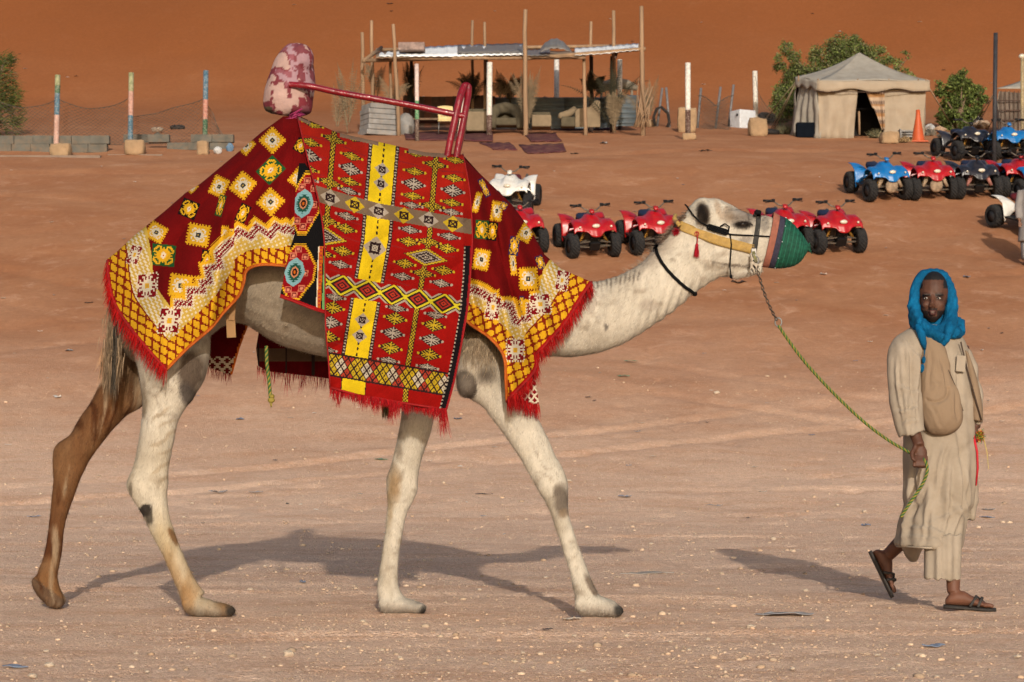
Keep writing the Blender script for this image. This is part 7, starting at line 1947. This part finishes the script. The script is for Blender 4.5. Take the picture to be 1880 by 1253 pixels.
for (a, b) in ((P(1829, 163, Y - .15), P(1962, 163, Y - .15)), (P(1829, 163, Y + 4), P(1829, 163, Y - .15)), (P(1962, 163, Y - .15), P(1962, 163, Y + 4)), (P(1962, 163, Y + 4), P(1829, 163, Y + 4))):
    rows = [[tuple(Vector(pk2) * (1 - v) + (Vector(a) * (1 - u) + Vector(b) * u) * v + Vector((0, 0, -.1 * math.sin(PI * v)))) for u in np.linspace(0, 1, 10)] for v in np.linspace(0, 1, 10)]
    q = MB(); q.grid(rows); q.obj('roof_panel', canvasg, tent2, smooth=True, world=True, solid=.012)
for i in range(6): q = MB(); q.box(P(1838 + i * 8, 205, Y - .08), (.02, .02, 1.15)); q.obj('batten', darkwood, tent2, world=True)
for k in range(3): q = MB(); q.box(P(1868, 185 + k * 18, Y - .1), (1.1, .02, .03)); q.obj('batten', darkwood, tent2, world=True)
for a, px, py in ((P(1830, 165, Y), 1778, 238), (P(1830, 165, Y), 1790, 240), (P(1852, 168, Y), 1812, 240)): guy(a, px, py, tent2)

# ------------------------------------------------------------ trees and scrub
leafm = mat('green_leaves', (1, 1, 1), .7, .25, 3, attr=True, spec=.2); barkm = mat('grey_bark', (.16, .11, .07), .95, .2, 10)
def leaves(name, clumps, n, size, cols, parent, seedv=0, stretchz=1.0):
    rg = np.random.default_rng(seedv); C_ = np.array([c[:3] for c in clumps]); R_ = np.array([c[3] for c in clumps]); w = R_ ** 2.2; w = w / w.sum()
    k = rg.choice(len(clumps), n, p=w); d = rg.normal(size=(n, 3)); d /= np.linalg.norm(d, axis=1)[:, None]; r = rg.random(n) ** .45
    p = C_[k] + d * (R_[k] * r)[:, None] * np.array([1, 1, stretchz]); p = p + rg.normal(size=(n, 3)) * .03
    a = rg.normal(size=(n, 3)); a /= np.linalg.norm(a, axis=1)[:, None]; b = np.cross(a, rg.normal(size=(n, 3))); b /= np.linalg.norm(b, axis=1)[:, None]
    s = size * (.6 + .8 * rg.random(n))[:, None]
    V = np.stack([p - a * s, p + b * s * .45, p + a * s, p - b * s * .45], 1).reshape(-1, 3); Fq = np.arange(n * 4).reshape(n, 4)
    cc = np.array(cols)[rg.integers(0, len(cols), n)] * (.7 + .6 * rg.random((n, 1))) * (.75 + .5 * rg.random(len(clumps))[k][:, None])
    me = fast_mesh(name, V, Fq, np.repeat(cc, 4, 0), smooth=False); return link_mesh(name, me, leafm, parent)
def tree(label, cat, px, py, Y, crown, n, size, cols, seedv, limbs=6, name='tree'):
    k = Y / F; base = Vector(P(px, py, Y)); base.z = gzs(base.x, Y); root = thing(name, label, cat, base)
    rg = random.Random(seedv); clumps = []
    for (cx, cy, rp, num) in crown:
        for i in range(num):
            a = rg.uniform(0, 2 * PI); rr = rg.random() ** .5 * rp; c = Vector(P(cx + rr * math.cos(a), cy + rr * math.sin(a) * .85, Y)); c.y += rg.uniform(-1, 1) * rp * k * .7; clumps.append((c.x, c.y, c.z, rp * k * rg.uniform(.25, .55)))
    q = MB()
    sel = rg.sample(clumps, min(limbs * 3, len(clumps)))
    for i, c in enumerate(sel):
        e = Vector(c[:3]); st_ = base + Vector((rg.uniform(-.15, .15), rg.uniform(-.15, .15), 0)); m_ = st_.lerp(e, .45) + Vector((rg.uniform(-.15, .15), rg.uniform(-.1, .1), .12))
        q.tube([st_, st_.lerp(m_, .5) + Vector((rg.uniform(-.06, .06), 0, 0)), m_, m_.lerp(e, .6), e], [.055, .045, .03, .018, .007], 6)
    q.obj('trunk', barkm, root, smooth=True, world=True)
    leaves('crown', clumps, n, size, cols, root, seedv); return root
GR = [(.10, .135, .030), (.13, .16, .040), (.06, .085, .02), (.15, .165, .06), (.11, .10, .055)]
tree('large spreading green acacia growing behind the big tent', 'tree', 1560, 235, 67.5, [(1555, 105, 36, 20), (1510, 120, 32, 18), (1465, 150, 36, 30), (1447, 115, 24, 18), (1443, 88, 14, 9), (1448, 190, 30, 26), (1610, 112, 28, 12), (1640, 118, 20, 8), (1662, 105, 12, 4), (1595, 85, 22, 8), (1655, 145, 24, 10), (1562, 78, 22, 6), (1435, 215, 18, 8)], 36000, .036, GR, 3, 10)
tree('round green bush between the two tents', 'bush', 1765, 235, 65.5, [(1765, 155, 20, 10), (1745, 175, 22, 12), (1785, 180, 22, 12), (1728, 165, 12, 5), (1762, 210, 32, 16), (1728, 152, 8, 3), (1768, 133, 8, 3), (1795, 165, 14, 5)], 9000, .05, GR[:3] + [(.05, .06, .015)], 5, 7, 'bush')
GB = [(.045, .07, .014), (.075, .09, .018), (.03, .05, .012), (.09, .09, .025)]
# feathery tamarisk at the left edge
tm = thing('tamarisk', 'feathery dark green tamarisk cut by the left edge', 'tree', G(-8, 275)); Yt = 60.0
h = Hair()
for i in range(2300):
    layer = random.choice([(115, 30, 5), (130, 30, 8), (150, 26, 12), (165, 34, 10), (180, 44, 8), (190, 40, 7), (200, 40, 8), (222, 50, 9), (235, 42, 9)])
    t = random.random() ** .8; px = -38 + t * (38 + layer[1] - 6) * 1.0; py = layer[0] + random.gauss(0, layer[2]) - t * 8 + (layer[2] * .2)
    h.strand(P(px, py, Yt + random.uniform(-.8, .8) * (1 - t * .7)), (random.uniform(.3, 1.0) if random.random() < .75 else random.uniform(-1, 0), random.uniform(-.5, .5), random.uniform(-.25, .75)), random.uniform(.12, .30), .011, jit(random.choice(GB), .3), .5, .4, 3)
o = link_mesh('crown', fast_mesh('crown', h.v, h.f, h.c), leafm, tm)
q = MB(); q.tube([tuple(G(-8, 275)), P(-10, 200, Yt), P(-5, 150, Yt), P(10, 110, Yt)], [.12, .10, .06, .02], 8)
for i in range(10): q.tube([P(-10, 230 - i * 11, Yt), P(12, 215 - i * 11, Yt), P(32, 205 - i * 10 + (i % 3) * 6, Yt)], [.035, .02, .008], 6)
q.obj('trunk', barkm, tm, smooth=True, world=True)
def scrub(px, py, w, h_, label, seedv, cols):
    g = G(px, py); k = g.y / F; hh = Hair(); random.seed(seedv)
    for i in range(420): hh.strand(g + Vector((random.gauss(0, w * k * .22), random.gauss(0, .12), 0)), (random.gauss(0, .6), random.gauss(0, .5), 1), h_ * k * random.uniform(.4, 1.1), .008, jit(random.choice(cols), .3), .2, .7, 3)
    me = fast_mesh('scrub', hh.v, hh.f, hh.c); me.transform(Matrix.Translation(-g)); o = link_mesh('scrub', me, leafm); o.location = g; tag(o, label, 'scrub')
DRY = [(.20, .17, .10), (.14, .13, .07), (.09, .09, .05)]
scrub(1441, 247, 30, 22, 'dry grey green scrub left of the tent', 11, DRY); scrub(1530, 250, 30, 20, 'dusty low scrub at the tent front wall', 12, DRY); scrub(1607, 254, 16, 18, 'thin dry weeds at the tent doorway', 13, DRY); scrub(1650, 262, 40, 14, 'straw like weeds round the crumbling stone', 14, [(.3, .2, .1)])
# rubbish heap between tents
for i, (x, y, w, h_, m_, lb) in enumerate(((1708, 240, 18, 13, bagm, 'white paper heap right of the cone'), (1725, 244, 26, 12, beigebag, 'pink beige heap of rubbish behind the far black quad bike'), (1742, 232, 16, 12, bagm, 'white plastic scraps under the bush'), (1786, 226, 22, 16, bagm, 'white plastic bag in front of the second tent'),
                                          (1765, 236, 26, 14, beigebag, 'beige rubbish heap by the post between the tents'), (1803, 236, 26, 16, beigebag, 'straw coloured heap left of the second tent'), (1708, 250, 20, 14, cinder, 'grey cement lump right of the cone'), (1733, 255, 24, 12, cinder, 'long grey cement lump behind the far quad bikes'), (1545, 0 + 247, 0 + 14, 6, bagm, 'white plastic scrap at the foot of the tent wall'),
                                          (1498, 247, 15, 8, bagm, 'pale plastic heap beside the tent corner stone'), (1862, 246, 16, 24, bagm, 'white bag hanging low on the second tent'))):
    blob(x, y, w, h_, m_, 'rubbish', lb, 'rubbish', 20 + i, crump=.9)
cr = thing('crate', 'grey slatted crate standing between the tent and the cone', 'crate', P(1670, 254, TY0 - .6))
for k in range(3): q = MB(); q.box(P(1668, 252 - k * 5, TY0 - .6), (.50, .30, .045)); q.obj('slat', slabm, cr, world=True)
for x in (1652, 1684): q = MB(); q.box(P(x, 247, TY0 - .6), (.04, .32, .26)); q.obj('corner', slabm, cr, world=True)

# ------------------------------------------------------------ litter and loose stones
litm = {'blue': mat('blue_grey_litter', (.15, .18, .24), .6, .2, 20), 'grey': mat('grey_litter', (.22, .21, .21), .8, .2, 20), 'white': mat('white_litter', (.55, .52, .48), .7, .1, 20), 'dark': mat('dark_litter', (.05, .04, .04), .8, .2, 20), 'green': mat('green_litter', (.06, .20, .12), .6, .2, 20), 'tan': mat('pale_card', (.34, .29, .24), .9, .15, 20)}
def scrap(px, py, w, h_, c, label, group=None, seed=0):
    g = G(px, py); k = g.y / F; rg = random.Random(seed); W = w * k; D = max(W * .45, h_ * k * 2.2); q = MB(); n = 7; rows = []
    for j in range(5):
        row = []
        for i in range(n):
            u = i / (n - 1) - .5; v = j / 4 - .5; e = 1 - .45 * abs(v * 2) ** 2 * rg.uniform(.6, 1.1); x = u * W * e; y = v * D * (1 - .5 * abs(u * 2) ** 3)
            z = .004 + .35 * h_ * k * abs(rg.gauss(0, .45)) + .12 * h_ * k * math.sin(u * 6 + seed); row.append((x, y, z))
        rows.append(row)
    q.grid(rows); o = q.obj('litter', litm[c], smooth=False, solid=.003); o.location = (g.x, g.y, gzs(g.x, g.y) + (near_dz(np.array([g.x]), np.array([g.y]))[0] if g.y < 24 else 0) + .004); o.rotation_euler.z = rg.uniform(-.4, .4); o['kind'] = 'thing'; return tag(o, label, 'litter', group)
for a in ((28, 1228, 52, 9, 'blue', 'long blue grey plastic scrap at the bottom left corner'), (1188, 1054, 110, 7, 'tan', 'flat grey card lying between the camel and the man'), (1440, 1131, 110, 9, 'grey', 'long strip of grey plastic below the man shadow'),
          (1714, 1191, 50, 8, 'blue', 'blue plastic scrap lying below the man front foot'), (841, 771, 16, 9, 'blue', 'crumpled blue wrapper near the hem of the kilim'), (127, 645, 16, 6, 'grey', 'grey scrap on the sand left of the camel tail'), (105, 731, 16, 9, 'white', 'white crumpled wrapper left of the far hind leg'),
          (441, 772, 16, 7, 'blue', 'blue grey scrap between the camel hind and front legs'), (62, 951, 26, 4, 'blue', 'violet blue strip left of the far hind leg shank'), (1357, 520, 30, 12, 'dark', 'dark crumpled bag below the camel jaw'), (1512, 505, 14, 7, 'white', 'white scrap below the green muzzle cover'),
          (163, 558, 18, 5, 'dark', 'black sandal like scrap left of the rear blanket'), (1147, 913, 26, 8, 'blue', 'pale blue strip beyond the knee of the near front leg'), (889, 909, 34, 5, 'dark', 'thin dark twig like strip between the front legs'), (1310, 925, 34, 6, 'grey', 'grey strip to the left of the man robe'), (1590, 966, 18, 9, 'blue', 'blue scrap just left of the end of the rope'),
          (1815, 937, 26, 6, 'grey', 'upper of two grey strips right of the man robe'), (1812, 947, 0 + 30, 6, 'blue', 'lower of two grey strips right of the man robe'), (700, 845, 28, 4, 'green', 'green strip beside the far front leg'), (1158, 664, 28, 3, 'green', 'thin green strip under the camel throat'), (1145, 692, 24, 5, 'green', 'mint green scrap right of the shoulder blanket fringe'),
          (470, 905, 30, 4, 'grey', 'grey strip between near hind leg and front legs'), (400, 905, 36, 8, 'grey', 'pale crumpled strip right of the near hind leg hock'), (556, 1072, 12, 8, 'blue', 'small blue scrap in the middle of the camel shadow foreground'), (1050, 1140, 36, 8, 'tan', 'brown leaf shaped card under the near front foot'), (1005, 1163, 22, 5, 'dark', 'dark chip in the foreground left of the front foot'),
          (1775, 510, 14, 6, 'blue', 'violet scrap right of the blue headscarf'), (1108, 264, 16, 7, 'grey', 'silver scrap on the slope below the armchair'), (1055, 284, 16, 6, 'dark', 'dark scrap on the slope below the carpets'), (716, 8, 14, 4, 'dark', 'dark spot like scrap high on the dune'), (1295, 278, 26, 6, 'dark', 'dark twig on the slope below the tall stone slab'), (1400, 905, 16, 5, 'tan', 'pale chip between rope and camel')):
    scrap(*a, seed=int(a[0]))
rg = random.Random(5)
for i in range(120):
    px = rg.uniform(5, 1875); py = 290 + 700 * rg.random() ** 1.1
    c = rg.choice(['grey', 'blue', 'white', 'white', 'tan', 'tan', 'dark', 'grey']); s_ = .35 + .65 * (py / 900)
    scrap(px, py, rg.uniform(5, 15) * s_, rg.uniform(2, 4.5) * s_, c, 'small scrap of litter trodden into the sand', 'small scraps of litter', seed=i + 300)
for i in range(26):
    px = rg.uniform(5, 1875); py = rg.uniform(5, 185); scrap(px, py, rg.uniform(4, 10), rg.uniform(1.5, 3), rg.choice(['white', 'dark', 'tan']), 'tiny scrap lying on the face of the dune', 'tiny scraps on the dune', seed=i + 500)
random.seed(99)
cob = mat('pale_limestone', (.50, .40, .30), .95, .15, 20, bump=.4, bscale=60)
bmx = bmesh.new(); bmesh.ops.create_icosphere(bmx, subdivisions=2, radius=.5)
for v in bmx.verts: v.co *= 1 + .35 * (random.random() - .5); v.co.z *= .62
cobm = bpy.data.meshes.new('stone'); bmx.to_mesh(cobm); bmx.free(); cobm.materials.append(cob)
spots_ = [(1379, 1155, 20), (90, 1225, 20), (1150, 1170, 12), (1070, 1235, 14), (530, 1205, 22), (1045, 885, 11), (1316, 724, 13), (1420, 992, 12), (1230, 1180, 10), (1300, 1177, 12), (1610, 1205, 12), (1868, 1208, 16), (60, 1245, 18), (880, 1085, 10), (1195, 1000, 9), (460, 1085, 13), (640, 1190, 10), (735, 1210, 10), (270, 1235, 9), (960, 1200, 9), (1720, 1245, 12), (1455, 1230, 12), (1265, 0 + 1195, 10), (85, 1198, 12), (345, 1190, 9), (1002, 1062, 9), (770, 1065, 8), (1420, 1185, 9), (1560, 1160, 8), (1640, 1230, 10), (1140, 1240, 9)]
for i in range(28): spots_.append((random.uniform(5, 1875), random.uniform(900, 1250), random.uniform(6, 11)))
for i, (x, y, w) in enumerate(spots_):
    g = G(x, y); o = bpy.data.objects.new('stone', cobm); COL.objects.link(o); k = w * g.y / F
    o.scale = (k, k * random.uniform(.7, 1), k * random.uniform(.7, 1.05)); o.rotation_euler.z = random.uniform(0, 6.28); o.location = (g.x, g.y, g.z + k * .15)
    if i == 0: tag(o, 'whitest loose stone, alone on the gravel below the man shadow', 'stone', 'loose pale stones on the gravel')
    else: tag(o, 'loose pale stone among the gravel in the foreground', 'stone', 'loose pale stones on the gravel')
